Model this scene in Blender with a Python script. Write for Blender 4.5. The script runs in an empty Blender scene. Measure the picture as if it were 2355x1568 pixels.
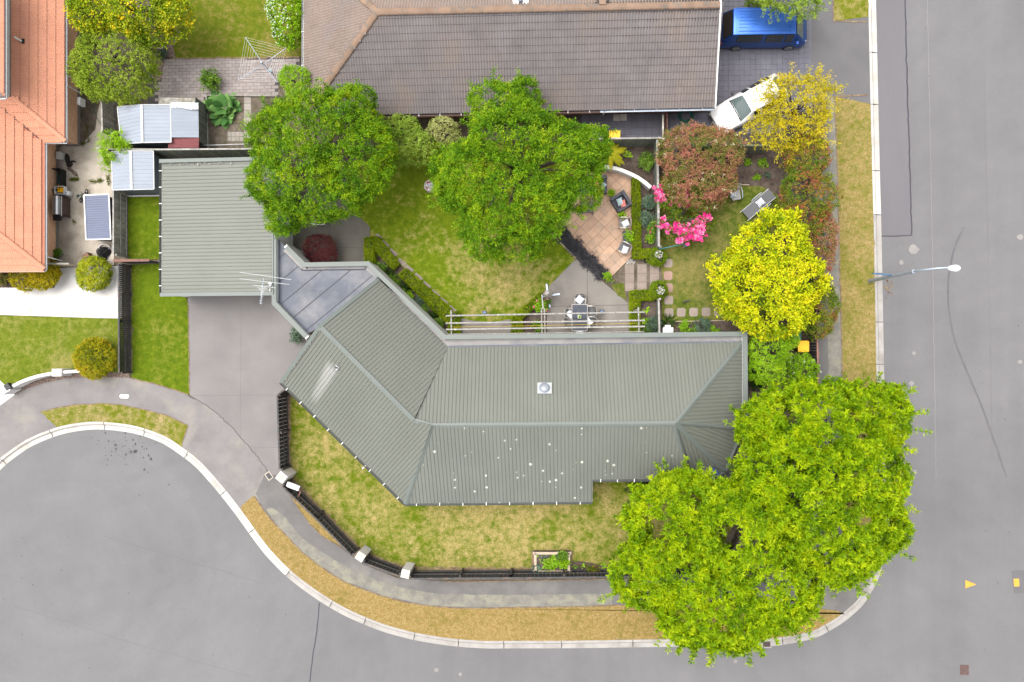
import bpy, math, random
import numpy as np
from mathutils import Vector, Matrix, Quaternion
R = math.radians
PI = math.pi
random.seed(7)
S = bpy.context.scene
COL = S.collection

# ------------------------------------------------------------------ camera
# coordinates below are read off a plan view of the place (x right, y down); W() turns them into metres on the ground
F, CX, CY, NX, NY, H = 1781.6, 1177.0, 784.0, 1264.0, 804.6, 44.0
_d = Vector((NX-CX, CY-NY, -F)).normalized()
Q = _d.rotation_difference(Vector((0, 0, -1)))
cam = bpy.data.objects.new('camera', bpy.data.cameras.new('camera'))
COL.objects.link(cam)
cam.data.sensor_fit = 'HORIZONTAL'; cam.data.sensor_width = 36.0
cam.data.lens = 36.0*F/2354.0
cam.data.clip_start = 0.5; cam.data.clip_end = 1500
cam.location = (0, 0, H); cam.rotation_mode = 'QUATERNION'; cam.rotation_quaternion = Q
S.camera = cam

# ------------------------------------------------------------------ overcast daylight
SUN_EL, SUN_AZ = R(72), R(300)          # azimuth measured clockwise from +y
w = bpy.data.worlds.new('World'); S.world = w; w.use_nodes = True
nt = w.node_tree; nt.nodes.clear()
sky = nt.nodes.new('ShaderNodeTexSky'); sky.sky_type = 'NISHITA'; sky.sun_disc = False
sky.sun_elevation = SUN_EL; sky.sun_rotation = SUN_AZ; sky.dust_density = 4.0; sky.air_density = 1.0; sky.ozone_density = 1.0
hs = nt.nodes.new('ShaderNodeHueSaturation'); hs.inputs['Saturation'].default_value = 0.16
bg = nt.nodes.new('ShaderNodeBackground'); bg.inputs['Strength'].default_value = 0.15
wo = nt.nodes.new('ShaderNodeOutputWorld')
nt.links.new(sky.outputs[0], hs.inputs['Color']); nt.links.new(hs.outputs[0], bg.inputs[0]); nt.links.new(bg.outputs[0], wo.inputs[0])
sun = bpy.data.objects.new('sun', bpy.data.lights.new('sun', 'SUN')); COL.objects.link(sun)
sun.data.energy = 1.25; sun.data.angle = R(48); sun.data.color = (1.0, 0.965, 0.91)
_sd = Vector((math.sin(SUN_AZ)*math.cos(SUN_EL), math.cos(SUN_AZ)*math.cos(SUN_EL), math.sin(SUN_EL)))
sun.rotation_mode = 'QUATERNION'; sun.rotation_quaternion = _sd.to_track_quat('Z', 'Y'); sun.location = (0, 0, 60)
S.view_settings.view_transform = 'Standard'; S.view_settings.look = 'None'
S.view_settings.exposure = 1.7; S.view_settings.gamma = 1.0; S.view_settings.use_curve_mapping = False
S.render.engine = 'CYCLES'
S.cycles.max_bounces = 6; S.cycles.diffuse_bounces = 4; S.cycles.glossy_bounces = 2; S.cycles.transmission_bounces = 4
S.cycles.transparent_max_bounces = 4; S.cycles.caustics_reflective = False; S.cycles.caustics_refractive = False

# ------------------------------------------------------------------ helpers
Z = Vector((0, 0, 1))
def ray(x, y):
    return Q @ Vector((x-CX, CY-y, -F))
def W(x, y, z=0.0):
    r = ray(x, y); t = (H-z)/-r.z
    return Vector((r.x*t, r.y*t, z))
def m(vlen, z=0.0):
    return vlen*(H-z)/F
def XY(pts, z=0.0):
    return [tuple(W(x, y, z)[:2]) for x, y in pts]
def yaw(dx, dy):            # direction in plan view (y down) -> world angle
    return math.atan2(-dy, dx)
class Plane:
    def __init__(s, a, b, c):
        s.p = a; n = (b-a).cross(c-a).normalized()
        s.n = n if n.z > 0 else -n
    def at(s, x, y):
        r = ray(x, y); o = Vector((0, 0, H))
        return o + r*((s.p-o).dot(s.n)/r.dot(s.n))
    def z(s, x, y):
        return s.p.z - (s.n.x*(x-s.p.x)+s.n.y*(y-s.p.y))/s.n.z

def area(p):
    return 0.5*sum(p[i][0]*p[(i+1) % len(p)][1]-p[(i+1) % len(p)][0]*p[i][1] for i in range(len(p)))
def ccw(p):
    return list(p) if area(p) > 0 else list(reversed(p))
def inside(p, x, y):
    c = False; j = len(p)-1
    for i in range(len(p)):
        if (p[i][1] > y) != (p[j][1] > y) and x < (p[j][0]-p[i][0])*(y-p[i][1])/(p[j][1]-p[i][1])+p[i][0]:
            c = not c
        j = i
    return c
def clip(poly, axis, val, keep_less):
    out = []
    for i in range(len(poly)):
        a, b = poly[i], poly[(i+1) % len(poly)]
        ia = (a[axis] <= val) if keep_less else (a[axis] >= val)
        ib = (b[axis] <= val) if keep_less else (b[axis] >= val)
        if ia: out.append(a)
        if ia != ib:
            t = (val-a[axis])/(b[axis]-a[axis])
            out.append((a[0]+(b[0]-a[0])*t, a[1]+(b[1]-a[1])*t))
    return out
def spline(pts, n=6, closed=False):
    out = []; k = len(pts)
    rng = range(k) if closed else range(k-1)
    for i in rng:
        p0 = pts[(i-1) % k] if closed else pts[max(i-1, 0)]
        p1 = pts[i]; p2 = pts[(i+1) % k]; p3 = pts[(i+2) % k] if closed else pts[min(i+2, k-1)]
        for j in range(n):
            t = j/n
            out.append(tuple(0.5*((2*p1[a])+(-p0[a]+p2[a])*t+(2*p0[a]-5*p1[a]+4*p2[a]-p3[a])*t*t+(-p0[a]+3*p1[a]-3*p2[a]+p3[a])*t**3) for a in range(len(p1))))
    if not closed: out.append(tuple(pts[-1]))
    return out
def offset(pts, d):
    out = []
    for i in range(len(pts)):
        a = pts[max(i-1, 0)]; b = pts[min(i+1, len(pts)-1)]
        tx, ty = b[0]-a[0], b[1]-a[1]; l = math.hypot(tx, ty) or 1
        out.append((pts[i][0]-ty/l*d, pts[i][1]+tx/l*d))
    return out
def ragged(poly, step=0.22, amp=0.03, seed=1):
    rr = random.Random(seed); out = []
    for i in range(len(poly)):
        a, b = poly[i], poly[(i+1) % len(poly)]
        l = math.hypot(b[0]-a[0], b[1]-a[1]); n = max(1, int(l/step))
        nx, ny = -(b[1]-a[1])/(l or 1), (b[0]-a[0])/(l or 1)
        for j in range(n):
            t = j/n; o = rr.gauss(0, amp) if j else 0
            out.append((a[0]+(b[0]-a[0])*t+nx*o, a[1]+(b[1]-a[1])*t+ny*o))
    return out

ORG = {}
def org(o):
    while o.parent is not None: o = o.parent
    return ORG.get(o.name, Vector((0, 0, 0)))
class MB:
    def __init__(s): s.v = []; s.f = []; s.mi = []; s.smooth = []
    def add(s, vs, fs, mi=0, sm=False):
        o = len(s.v); s.v += [tuple(v) for v in vs]
        for f in fs: s.f.append(tuple(i+o for i in f)); s.mi.append(mi); s.smooth.append(sm)
        return s
    def poly(s, pts, mi=0): return s.add(pts, [tuple(range(len(pts)))], mi)
    def flat(s, p2, z, mi=0): return s.poly([(x, y, z) for x, y in ccw(p2)], mi)
    def prism(s, p2, z0, z1, mi=0, bottom=False):
        p = ccw(p2); n = len(p)
        vs = [(x, y, z1) for x, y in p]+[(x, y, z0) for x, y in p]
        fs = [tuple(range(n))]+[(i+n, (i+1) % n+n, (i+1) % n, i) for i in range(n)]
        if bottom: fs.append(tuple(range(2*n-1, n-1, -1)))
        return s.add(vs, fs, mi)
    def box(s, c, size, rz=0.0, mi=0, M=None, taper=1.0):
        hx, hy, hz = size[0]/2, size[1]/2, size[2]/2
        vs = []
        for z, k in ((-hz, 1.0), (hz, taper)):
            for x, y in ((-hx, -hy), (hx, -hy), (hx, hy), (-hx, hy)):
                vs.append(Vector((x*k, y*k, z)))
        M2 = M if M is not None else Matrix.Rotation(rz, 3, 'Z')
        c = Vector(c)
        vs = [M2 @ v + c for v in vs]
        return s.add(vs, [(3, 2, 1, 0), (4, 5, 6, 7), (0, 1, 5, 4), (1, 2, 6, 5), (2, 3, 7, 6), (3, 0, 4, 7)], mi)
    def bar(s, p, q, wd, ht, mi=0, up=None):
        p, q = Vector(p), Vector(q); d = q-p; l = d.length
        if l < 1e-6: return s
        d.normalize(); u = Vector(up) if up is not None else Z
        sd = u.cross(d)
        if sd.length < 1e-4: sd = Vector((1, 0, 0)).cross(d)
        sd.normalize(); u = d.cross(sd)
        return s.box((p+q)/2, (l, wd, ht), M=Matrix((d, sd, u)).transposed(), mi=mi)
    def tube(s, pts, r, n=8, mi=0, sm=True, cap=True):
        pts = [Vector(p) for p in pts]; k = len(pts)
        rs = r if isinstance(r, (list, tuple)) else [r]*k
        vs = []; last = None
        for i in range(k):
            d = (pts[min(i+1, k-1)]-pts[max(i-1, 0)]).normalized()
            a = last if last is not None else (Vector((0, 0, 1)) if abs(d.z) < 0.9 else Vector((1, 0, 0)))
            a = (a-d*a.dot(d)).normalized(); b = d.cross(a); last = a
            for j in range(n):
                t = 2*PI*j/n; vs.append(pts[i]+(a*math.cos(t)+b*math.sin(t))*rs[i])
        fs = [(i*n+j, i*n+(j+1) % n, (i+1)*n+(j+1) % n, (i+1)*n+j) for i in range(k-1) for j in range(n)]
        s.add(vs, fs, mi, sm)
        if cap:
            s.add(vs[:n], [tuple(range(n-1, -1, -1))], mi); s.add(vs[-n:], [tuple(range(n))], mi)
        return s
    def cyl(s, c, r, h, n=16, mi=0, r2=None):
        c = Vector(c)
        return s.tube([c, c+Vector((0, 0, h))], [r, r if r2 is None else r2], n, mi)
    def lathe(s, c, prof, n=20, mi=0, sm=True):
        c = Vector(c); vs = []
        for r, z in prof:
            for j in range(n):
                t = 2*PI*j/n; vs.append(c+Vector((r*math.cos(t), r*math.sin(t), z)))
        fs = [(i*n+j, i*n+(j+1) % n, (i+1)*n+(j+1) % n, (i+1)*n+j) for i in range(len(prof)-1) for j in range(n)]
        return s.add(vs, fs, mi, sm)
    def ball(s, c, r, nu=10, nv=7, mi=0, rz=0.0):
        rx, ry, rzz = (r, r, r) if not isinstance(r, (tuple, list)) else r
        c = Vector(c); vs = []; M = Matrix.Rotation(rz, 3, 'Z')
        for i in range(nv+1):
            ph = PI*i/nv
            for j in range(nu):
                t = 2*PI*j/nu; vs.append(c+M @ Vector((rx*math.sin(ph)*math.cos(t), ry*math.sin(ph)*math.sin(t), rzz*math.cos(ph))))
        fs = [(i*nu+j, (i+1)*nu+j, (i+1)*nu+(j+1) % nu, i*nu+(j+1) % nu) for i in range(nv) for j in range(nu)]
        return s.add(vs, fs, mi, True)
    def mesh(s, name, mats, off=None):
        o = off or Vector((0, 0, 0))
        me = bpy.data.meshes.new(name)
        me.from_pydata([(x-o[0], y-o[1], z-o[2]) for x, y, z in s.v], [], s.f)
        for mt in (mats if isinstance(mats, (list, tuple)) else [mats]): me.materials.append(mt)
        me.polygons.foreach_set('material_index', s.mi)
        me.polygons.foreach_set('use_smooth', s.smooth)
        me.update()
        return me
    def build(s, name, mats, parent=None, local=False, origin=None, label=None):
        if parent is not None:
            o = Vector((0, 0, 0)) if local else org(parent)
            ob = bpy.data.objects.new(name, s.mesh(name, mats, o)); COL.objects.link(ob); ob.parent = parent
        else:
            o = Vector(origin) if origin is not None else Vector((0, 0, 0))
            ob = bpy.data.objects.new(name, s.mesh(name, mats, o)); COL.objects.link(ob); ob.location = o; ORG[ob.name] = o
        if label: ob['label'] = label
        return ob
def thing(name, label, cat, loc=(0, 0, 0), rz=0.0, group=None):
    o = bpy.data.objects.new(name, None); COL.objects.link(o); o.empty_display_size = 0.2
    o.location = loc; o.rotation_euler = (0, 0, rz); ORG[o.name] = Vector(loc)
    o['label'] = label; o['category'] = cat
    if group: o['group'] = group
    return o
def tag(o, label, cat, group=None):
    o['label'] = label; o['category'] = cat
    if group: o['group'] = group
    return o
def kind(o, k='structure'):
    o['kind'] = k; return o
def kids(o): return [c for c in bpy.data.objects if c.parent == o]
def dup(root, loc, rz, label=None, group=None):
    r = root.copy(); COL.objects.link(r); r.location = loc; r.rotation_euler = (0, 0, rz)
    if label: r['label'] = label
    if group: r['group'] = group
    for ch in kids(root):
        c = ch.copy(); COL.objects.link(c); c.parent = r
        for g in kids(ch):
            d = g.copy(); COL.objects.link(d); d.parent = c
    return r
def inst(name, me, parent, M):
    o = bpy.data.objects.new(name, me); COL.objects.link(o); o.parent = parent
    M = M.copy(); M.translation = M.translation-org(parent)
    o.matrix_basis = M
    return o

# ------------------------------------------------------------------ materials
def _mat(name):
    mt = bpy.data.materials.new(name); mt.use_nodes = True
    n = mt.node_tree; n.nodes.clear()
    out = n.nodes.new('ShaderNodeOutputMaterial'); b = n.nodes.new('ShaderNodeBsdfPrincipled')
    n.links.new(b.outputs[0], out.inputs[0])
    return mt, n, b
def _noise(n, pos, scale, detail=4.0, rough=0.55, stretch=None, dist=0.0):
    t = n.nodes.new('ShaderNodeTexNoise'); t.inputs['Scale'].default_value = scale
    t.inputs['Detail'].default_value = detail; t.inputs['Roughness'].default_value = rough
    t.inputs['Distortion'].default_value = dist
    if stretch:
        mp = n.nodes.new('ShaderNodeMapping'); mp.inputs['Scale'].default_value = stretch[:3]
        if len(stretch) > 3: mp.inputs['Rotation'].default_value = (0, 0, stretch[3])
        n.links.new(pos, mp.inputs[0]); n.links.new(mp.outputs[0], t.inputs['Vector'])
    else: n.links.new(pos, t.inputs['Vector'])
    return t.outputs[0]
def _ramp(n, fac, stops):
    r = n.nodes.new('ShaderNodeValToRGB'); e = r.color_ramp.elements
    while len(e) < len(stops): e.new(0.5)
    for i, (p, c) in enumerate(stops):
        e[i].position = p; e[i].color = (*c, 1) if len(c) == 3 else c
    n.links.new(fac, r.inputs[0])
    return r.outputs[0]
def _mix(n, fac, a, b, mode='MIX'):
    x = n.nodes.new('ShaderNodeMix'); x.data_type = 'RGBA'; x.blend_type = mode
    for sock, val in ((x.inputs[0], fac), (x.inputs[6], a), (x.inputs[7], b)):
        if isinstance(val, (float, int)): sock.default_value = val
        elif isinstance(val, tuple): sock.default_value = (*val, 1)
        else: n.links.new(val, sock)
    return x.outputs[2]
def _math(n, op, a, b=0.5, c=None):
    x = n.nodes.new('ShaderNodeMath'); x.operation = op
    for i, val in enumerate((a, b, c)):
        if val is None: continue
        if isinstance(val, (float, int)): x.inputs[i].default_value = val
        else: n.links.new(val, x.inputs[i])
    return x.outputs[0]
def _pos(n):
    return n.nodes.new('ShaderNodeNewGeometry').outputs['Position']
def blend(c, k): return tuple(min(1, x*k) for x in c)
KA = .785           # overall reflectance trim, set against the exposure
def pmat(name, c, var=0.18, scale=3.0, rough=0.8, bump=0.0, bscale=40.0, rand=0.0, c2=None, c2scale=0.6, c2amt=(0.45, 0.65),
         metal=0.0, spec=0.3, stretch=None, fine=0.0, fscale=60.0, spots=None, coat=0.0):
    c = blend(c, KA); c2 = blend(c2, KA) if c2 else None
    if spots: spots = (spots[0], spots[1], blend(spots[2], KA), spots[3])
    mt, n, b = _mat(name); p = _pos(n)
    col = _ramp(n, _noise(n, p, scale, stretch=stretch), [(0.3, blend(c, 1-var)), (0.7, blend(c, 1+var))])
    if c2:
        f = _ramp(n, _noise(n, p, c2scale, 5, 0.6), [(c2amt[0], (0, 0, 0)), (c2amt[1], (1, 1, 1))])
        col = _mix(n, f, col, c2)
    if fine:
        f = _noise(n, p, fscale, 2, 0.7)
        g = _ramp(n, f, [(0.35, (1-fine,)*3), (0.65, (1+fine,)*3)])
        # ramp colours clamp at render, so use value scaling around 1
        g = _math(n, 'MULTIPLY_ADD', f, 2*fine*2, 1-2*fine)
        x = n.nodes.new('ShaderNodeVectorMath'); x.operation = 'SCALE'
        n.links.new(col, x.inputs[0]); n.links.new(g, x.inputs['Scale']); col = x.outputs[0]
    if spots:
        sc, thr, scol, dens = spots
        v = n.nodes.new('ShaderNodeTexVoronoi'); v.inputs['Scale'].default_value = sc; n.links.new(p, v.inputs['Vector'])
        sep = n.nodes.new('ShaderNodeSeparateColor'); n.links.new(v.outputs['Color'], sep.inputs[0])
        rad = _math(n, 'MULTIPLY', _math(n, 'POWER', sep.outputs[0], 3.0), thr)
        a = _math(n, 'LESS_THAN', v.outputs['Distance'], rad)
        a = _math(n, 'MULTIPLY', a, _math(n, 'LESS_THAN', sep.outputs[1], dens))
        col = _mix(n, a, col, scol)
    if rand:
        oi = n.nodes.new('ShaderNodeObjectInfo')
        g = _math(n, 'MULTIPLY_ADD', oi.outputs['Random'], 2*rand, 1-rand)
        x = n.nodes.new('ShaderNodeVectorMath'); x.operation = 'SCALE'
        n.links.new(col, x.inputs[0]); n.links.new(g, x.inputs['Scale']); col = x.outputs[0]
    n.links.new(col, b.inputs['Base Color'])
    b.inputs['Roughness'].default_value = rough; b.inputs['Metallic'].default_value = metal
    b.inputs['Specular IOR Level'].default_value = spec
    if coat: b.inputs['Coat Weight'].default_value = coat; b.inputs['Coat Roughness'].default_value = 0.06
    if bump:
        bp = n.nodes.new('ShaderNodeBump'); bp.inputs['Strength'].default_value = bump; bp.inputs['Distance'].default_value = 0.02
        n.links.new(_noise(n, p, bscale, 4, 0.65), bp.inputs['Height']); n.links.new(bp.outputs[0], b.inputs['Normal'])
    return mt
def lawnmat(name, greens, straw, amount, patches=(), seed=0.0, bias=0.0):
    """mown grass: dark and light green, straw where it has dried out"""
    greens = [blend(q, KA) for q in greens]; straw = [blend(q, KA) for q in straw]
    mt, n, b = _mat(name); p0 = _pos(n)
    mp = n.nodes.new('ShaderNodeMapping'); mp.inputs['Location'].default_value = (seed, seed*1.7, 0); n.links.new(p0, mp.inputs[0]); p = mp.outputs[0]
    big = _noise(n, p, 0.55, 4, 0.6, dist=0.6); mid = _noise(n, p, 2.7, 5, 0.7, dist=0.15); fine = _noise(n, p, 14, 4, 0.75)
    g = _mix(n, _ramp(n, mid, [(0.33, (0, 0, 0)), (0.66, (1, 1, 1))]), greens[0], greens[1])
    d = _math(n, 'ADD', _math(n, 'MULTIPLY', big, 0.42), _math(n, 'MULTIPLY', mid, 0.58))
    for (cx, cy), rad, st in patches:
        wv = W(cx, cy)
        dv = n.nodes.new('ShaderNodeVectorMath'); dv.operation = 'DISTANCE'; n.links.new(p0, dv.inputs[0]); dv.inputs[1].default_value = wv
        t = _math(n, 'SUBTRACT', 1.0, _math(n, 'DIVIDE', dv.outputs['Value'], m(rad)))
        t = _math(n, 'MULTIPLY', _math(n, 'MAXIMUM', t, 0.0), st)
        d = _math(n, 'ADD', d, t)
    lo = 0.62-0.3*amount
    f = _ramp(n, d, [(lo, (0, 0, 0)), (lo+0.20, (1, 1, 1))])
    f2 = _math(n, 'MULTIPLY', f, _ramp(n, fine, [(0.3, (0.45,)*3), (0.6, (1, 1, 1))]))
    st = _mix(n, _ramp(n, _noise(n, p, 5, 4, 0.7), [(0.35, (0, 0, 0)), (0.65, (1, 1, 1))]), straw[0], straw[1])
    col = _mix(n, f2, g, st)
    k = _math(n, 'MULTIPLY_ADD', fine, 1.1, 0.45)
    x = n.nodes.new('ShaderNodeVectorMath'); x.operation = 'SCALE'; n.links.new(col, x.inputs[0]); n.links.new(k, x.inputs['Scale'])
    n.links.new(x.outputs[0], b.inputs['Base Color']); b.inputs['Roughness'].default_value = 0.95; b.inputs['Specular IOR Level'].default_value = 0.1
    bp = n.nodes.new('ShaderNodeBump'); bp.inputs['Strength'].default_value = 0.7; bp.inputs['Distance'].default_value = 0.03
    n.links.new(_noise(n, p, 26, 4, 0.8), bp.inputs['Height']); n.links.new(bp.outputs[0], b.inputs['Normal'])
    return mt
def leafmat(name, stops, trans=0.35, rough=0.5):
    mt = bpy.data.materials.new(name); mt.use_nodes = True; n = mt.node_tree; n.nodes.clear()
    out = n.nodes.new('ShaderNodeOutputMaterial')
    at = n.nodes.new('ShaderNodeAttribute'); at.attribute_name = 'tint'
    col = _ramp(n, at.outputs['Fac'], stops)
    b = n.nodes.new('ShaderNodeBsdfPrincipled'); b.inputs['Roughness'].default_value = rough; b.inputs['Specular IOR Level'].default_value = 0.08
    tr = n.nodes.new('ShaderNodeBsdfTranslucent'); ms = n.nodes.new('ShaderNodeMixShader'); ms.inputs[0].default_value = trans
    n.links.new(col, b.inputs['Base Color']); n.links.new(col, tr.inputs['Color'])
    n.links.new(b.outputs[0], ms.inputs[1]); n.links.new(tr.outputs[0], ms.inputs[2]); n.links.new(ms.outputs[0], out.inputs[0])
    return mt
M = {}
M['asphalt'] = pmat('asphalt', (0.120, 0.115, 0.121), .10, .35, .9, .25, 90, c2=(0.138, 0.131, 0.134), c2scale=.16, fine=.10, fscale=28, stretch=(1, .25, 1))
M['asphalt_court'] = pmat('asphalt_court', (0.122, 0.119, 0.123), .09, .3, .9, .25, 90, c2=(0.140, 0.136, 0.137), c2scale=.14, fine=.10, fscale=28, stretch=(.5, 1, 1, .28))
M['asphalt_patch'] = pmat('asphalt_patch', (0.108, 0.102, 0.108), .07, .5, .9, .25, 90, fine=.10, fscale=28, stretch=(1, .25, 1))
M['asphalt_dark'] = pmat('asphalt_dark', (0.095, 0.091, 0.094), .1, .6, .9, .25, 80, fine=.10, fscale=28)
M['path'] = pmat('path', (0.107, 0.101, 0.098), .14, .8, .92, .3, 70, c2=(0.146, 0.137, 0.125), c2scale=.5, c2amt=(.5, .7), fine=.2, fscale=30)
M['path_lichen'] = pmat('path_lichen', (0.139, 0.131, 0.114), .16, 2.0, .95, .4, 60, c2=(0.185, 0.175, 0.135), c2scale=1.6, c2amt=(.45, .62), fine=.3, fscale=24)
M['path_west'] = pmat('path_west', (0.149, 0.138, 0.136), .14, .7, .92, .3, 70, c2=(0.205, 0.183, 0.159), c2scale=.45, c2amt=(.5, .72), fine=.12, fscale=30)
M['drive'] = pmat('drive', (0.159, 0.146, 0.142), .10, .4, .92, .3, 90, c2=(0.132, 0.123, 0.121), c2scale=.25, fine=.22, fscale=30)
M['patio_grey'] = pmat('patio_grey', (0.185, 0.167, 0.150), .13, .7, .92, .3, 80, c2=(0.117, 0.105, 0.094), c2scale=.4, c2amt=(.5, .75), fine=.2, fscale=30)
M['patio_dark'] = pmat('patio_dark', (.115, .105, .088), .16, .6, .92, .3, 80, c2=(.075, .068, .058), c2scale=.4, c2amt=(.45, .7), fine=.2, fscale=30)
M['joint'] = pmat('joint', (.05, .045, .042), .1)
M['concrete_white'] = pmat('concrete_white', (.46, .44, .42), .06, 1.2, .9, .1, 40, c2=(.33, .30, .275), c2scale=.7, c2amt=(.58, .75))
M['concrete_yard'] = pmat('concrete_yard', (0.371, 0.327, 0.270), .14, 1.0, .93, .2, 50, c2=(0.226, 0.191, 0.146), c2scale=.7, c2amt=(.46, .66), fine=.12, fscale=20)
M['kerb'] = pmat('kerb', (0.265, 0.250, 0.232), .1, 1.5, .9, .15, 50, c2=(0.196, 0.176, 0.158), c2scale=1.1, c2amt=(.5, .7), rand=.06, fine=.1, fscale=25)
M['kerb_new'] = pmat('kerb_new', (.37, .352, .33), .06, 1.5, .9, .1, 50, rand=.05, c2=(.30, .28, .25), c2scale=1.0)
M['soil'] = pmat('soil', (.060, .042, .033), .4, 5, 1, .8, 40, c2=(.10, .078, .062), c2scale=1.5, fine=.4, fscale=25)
M['soil_pale'] = pmat('soil_pale', (.11, .088, .066), .3, 5, 1, .6, 40, c2=(.06, .05, .03), c2scale=1.5, fine=.3, fscale=25)
M['bark'] = pmat('bark', (.14, .10, .08), .5, 9, 1, .9, 40, fine=.5, fscale=20)
M['dead_edge'] = pmat('dead_edge', (.17, .125, .07), .35, 6, 1, .5, 40, c2=(.11, .07, .05), c2scale=2.5)
M['steel_roof'] = pmat('steel_roof', (0.107, 0.112, 0.093), .05, .5, .55, 0, rand=.025, fine=.04, fscale=12, spec=.35)
M['steel_lichen'] = pmat('steel_lichen', (0.116, 0.122, 0.105), .06, .5, .6, 0, rand=.025, fine=.05, fscale=12, spec=.3, spots=(3.0, .25, (0.409, 0.418, 0.356), .8))
M['steel_trim'] = pmat('steel_trim', (0.098, 0.112, 0.101), .05, .8, .5, spec=.35)
M['steel_dark'] = pmat('steel_dark', (.055, .06, .055), .1, 1, .6)
M['membrane'] = pmat('membrane', (0.067, 0.075, 0.098), .15, .8, .4, c2=(0.147, 0.143, 0.151), c2scale=.36, c2amt=(.50, .68), rand=.05, spec=.15)
M['membrane_gutter'] = pmat('membrane_gutter', (.19, .18, .172), .14, 1.4, .6, c2=(.13, .13, .14), c2scale=.8)
M['white'] = pmat('white', (.62, .61, .60), .05, 2, .6)
M['white_cloth'] = pmat('white_cloth', (.60, .62, .66), .05, 6, .9, .2, 60)
M['render_white'] = pmat('render_white', (.58, .56, .54), .06, 2, .85, .1, 40)
M['render_cap'] = pmat('render_cap', (.37, .33, .28), .15, 6, .95, .3, 40)
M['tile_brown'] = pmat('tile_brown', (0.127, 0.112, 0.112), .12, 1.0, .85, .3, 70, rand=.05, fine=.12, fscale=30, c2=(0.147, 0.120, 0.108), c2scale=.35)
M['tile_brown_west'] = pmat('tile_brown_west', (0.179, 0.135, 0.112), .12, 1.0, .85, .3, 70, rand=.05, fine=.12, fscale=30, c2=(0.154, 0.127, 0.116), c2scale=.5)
M['tile_ridge'] = pmat('tile_ridge', (0.179, 0.116, 0.080), .12, 2, .85, .2, 60, rand=.1, c2=(0.130, 0.104, 0.085), c2scale=2.5, c2amt=(.5, .62), spots=(7, .25, (0.344, 0.220, 0.090), .08))
M['tile_orange'] = pmat('tile_orange', (0.448, 0.199, 0.122), .07, .8, .7, .1, 50, rand=.03, fine=.04, fscale=20)
M['brick_tan'] = None
M['timber_grey'] = pmat('timber_grey', (0.285, 0.266, 0.237), .35, 6, .95, .5, 30, rand=.22, stretch=(1, 1, .2), c2=(0.171, 0.162, 0.114), c2scale=3)
M['timber_green'] = pmat('timber_green', (0.128, 0.139, 0.112), .3, 5, .95, .4, 30, rand=.2, c2=(0.187, 0.187, 0.128), c2scale=2, c2amt=(.55, .7))
M['timber_rail'] = pmat('timber_rail', (0.237, 0.225, 0.206), .3, 7, .95, .5, 30, rand=.1, c2=(0.425, 0.425, 0.338), c2scale=5, c2amt=(.6, .68))
M['timber_black'] = pmat('timber_black', (.018, .019, .022), .25, 6, .8, .3, 30, rand=.25)
M['timber_black_rail'] = pmat('timber_black_rail', (.045, .044, .047), .25, 6, .75, .3, 30, rand=.1, c2=(.09, .065, .055), c2scale=3, c2amt=(.5, .65))
M['timber_new'] = pmat('timber_new', (.36, .29, .215), .12, 8, .85, .2, 30, rand=.06)
M['timber_brown'] = pmat('timber_brown', (.17, .085, .065), .25, 6, .85, .3, 30, rand=.1)
M['zinc'] = pmat('zinc', (0.207, 0.230, 0.268), .06, .8, .6, rand=.04, spec=.3)
M['zinc_side'] = pmat('zinc_side', (.12, .145, .165), .08, .8, .5, rand=.05, metal=.2)
M['zinc_white'] = pmat('zinc_white', (.36, .36, .365), .05, 2, .5)
M['red_iron'] = pmat('red_iron', (.15, .04, .043), .1, 2, .7, spots=(9, .2, (.3, .2, .18), .4))
M['slate_iron'] = pmat('slate_iron', (0.079, 0.093, 0.146), .06, 1, .5, rand=.03)
M['black_plastic'] = pmat('black_plastic', (.012, .012, .013), .2, 5, .45)
M['black_metal'] = pmat('black_metal', (.02, .02, .022), .2, 5, .4, metal=.3)
M['stainless'] = pmat('stainless', (.45, .45, .45), .1, 3, .28, metal=.9)
M['glass_dark'] = pmat('glass_dark', (.012, .016, .017), .2, 1, .06, spec=.6)
M['glass_screen'] = pmat('glass_screen', (.075, .10, .098), .2, 1, .08, spec=.4)
M['rubber'] = pmat('rubber', (.015, .015, .016), .2, 8, .85)
M['alloy'] = pmat('alloy', (.33, .33, .34), .1, 5, .3, metal=.7)
M['paint_blue'] = pmat('paint_blue', (.020, .085, .33), .04, 1, .38, metal=.75, spec=.5, coat=.25)
M['paint_white'] = pmat('paint_white', (.66, .66, .66), .02, 1, .3, spec=.5, coat=.5)
M['red_lens'] = pmat('red_lens', (.35, .01, .015), .1, 5, .15)
M['clear_lens'] = pmat('clear_lens', (.5, .48, .42), .1, 5, .12)
M['wicker'] = pmat('wicker', (.052, .053, .062), .3, 18, .7, .5, 50)
M['wicker_dark'] = pmat('wicker_dark', (.03, .031, .037), .35, 18, .7, .5, 50)
M['alu_beige'] = pmat('alu_beige', (.24, .22, .195), .08, 5, .4, metal=.3)
M['sling_grey'] = pmat('sling_grey', (.098, .098, .104), .1, 20, .8, .2, 80)
M['sling_taupe'] = pmat('sling_taupe', (.145, .125, .115), .1, 12, .85, .2, 80)
M['sling_pale'] = pmat('sling_pale', (.25, .245, .245), .06, 12, .8, .2, 80)
M['table_glass'] = pmat('table_glass', (.055, .060, .078), .1, 3, .55, spec=.12)
M['coral'] = pmat('coral', (.52, .125, .105), .1, 30, .9, .2, 60, c2=(.58, .27, .24), c2scale=14)
M['teal_cloth'] = pmat('teal_cloth', (.24, .33, .35), .12, 30, .9, .2, 60, c2=(.42, .46, .46), c2scale=14)
M['navy'] = pmat('navy', (.012, .015, .04), .1, 10, .85)
M['terracotta_pot'] = pmat('terracotta_pot', (.30, .10, .045), .1, 6, .8)
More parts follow.
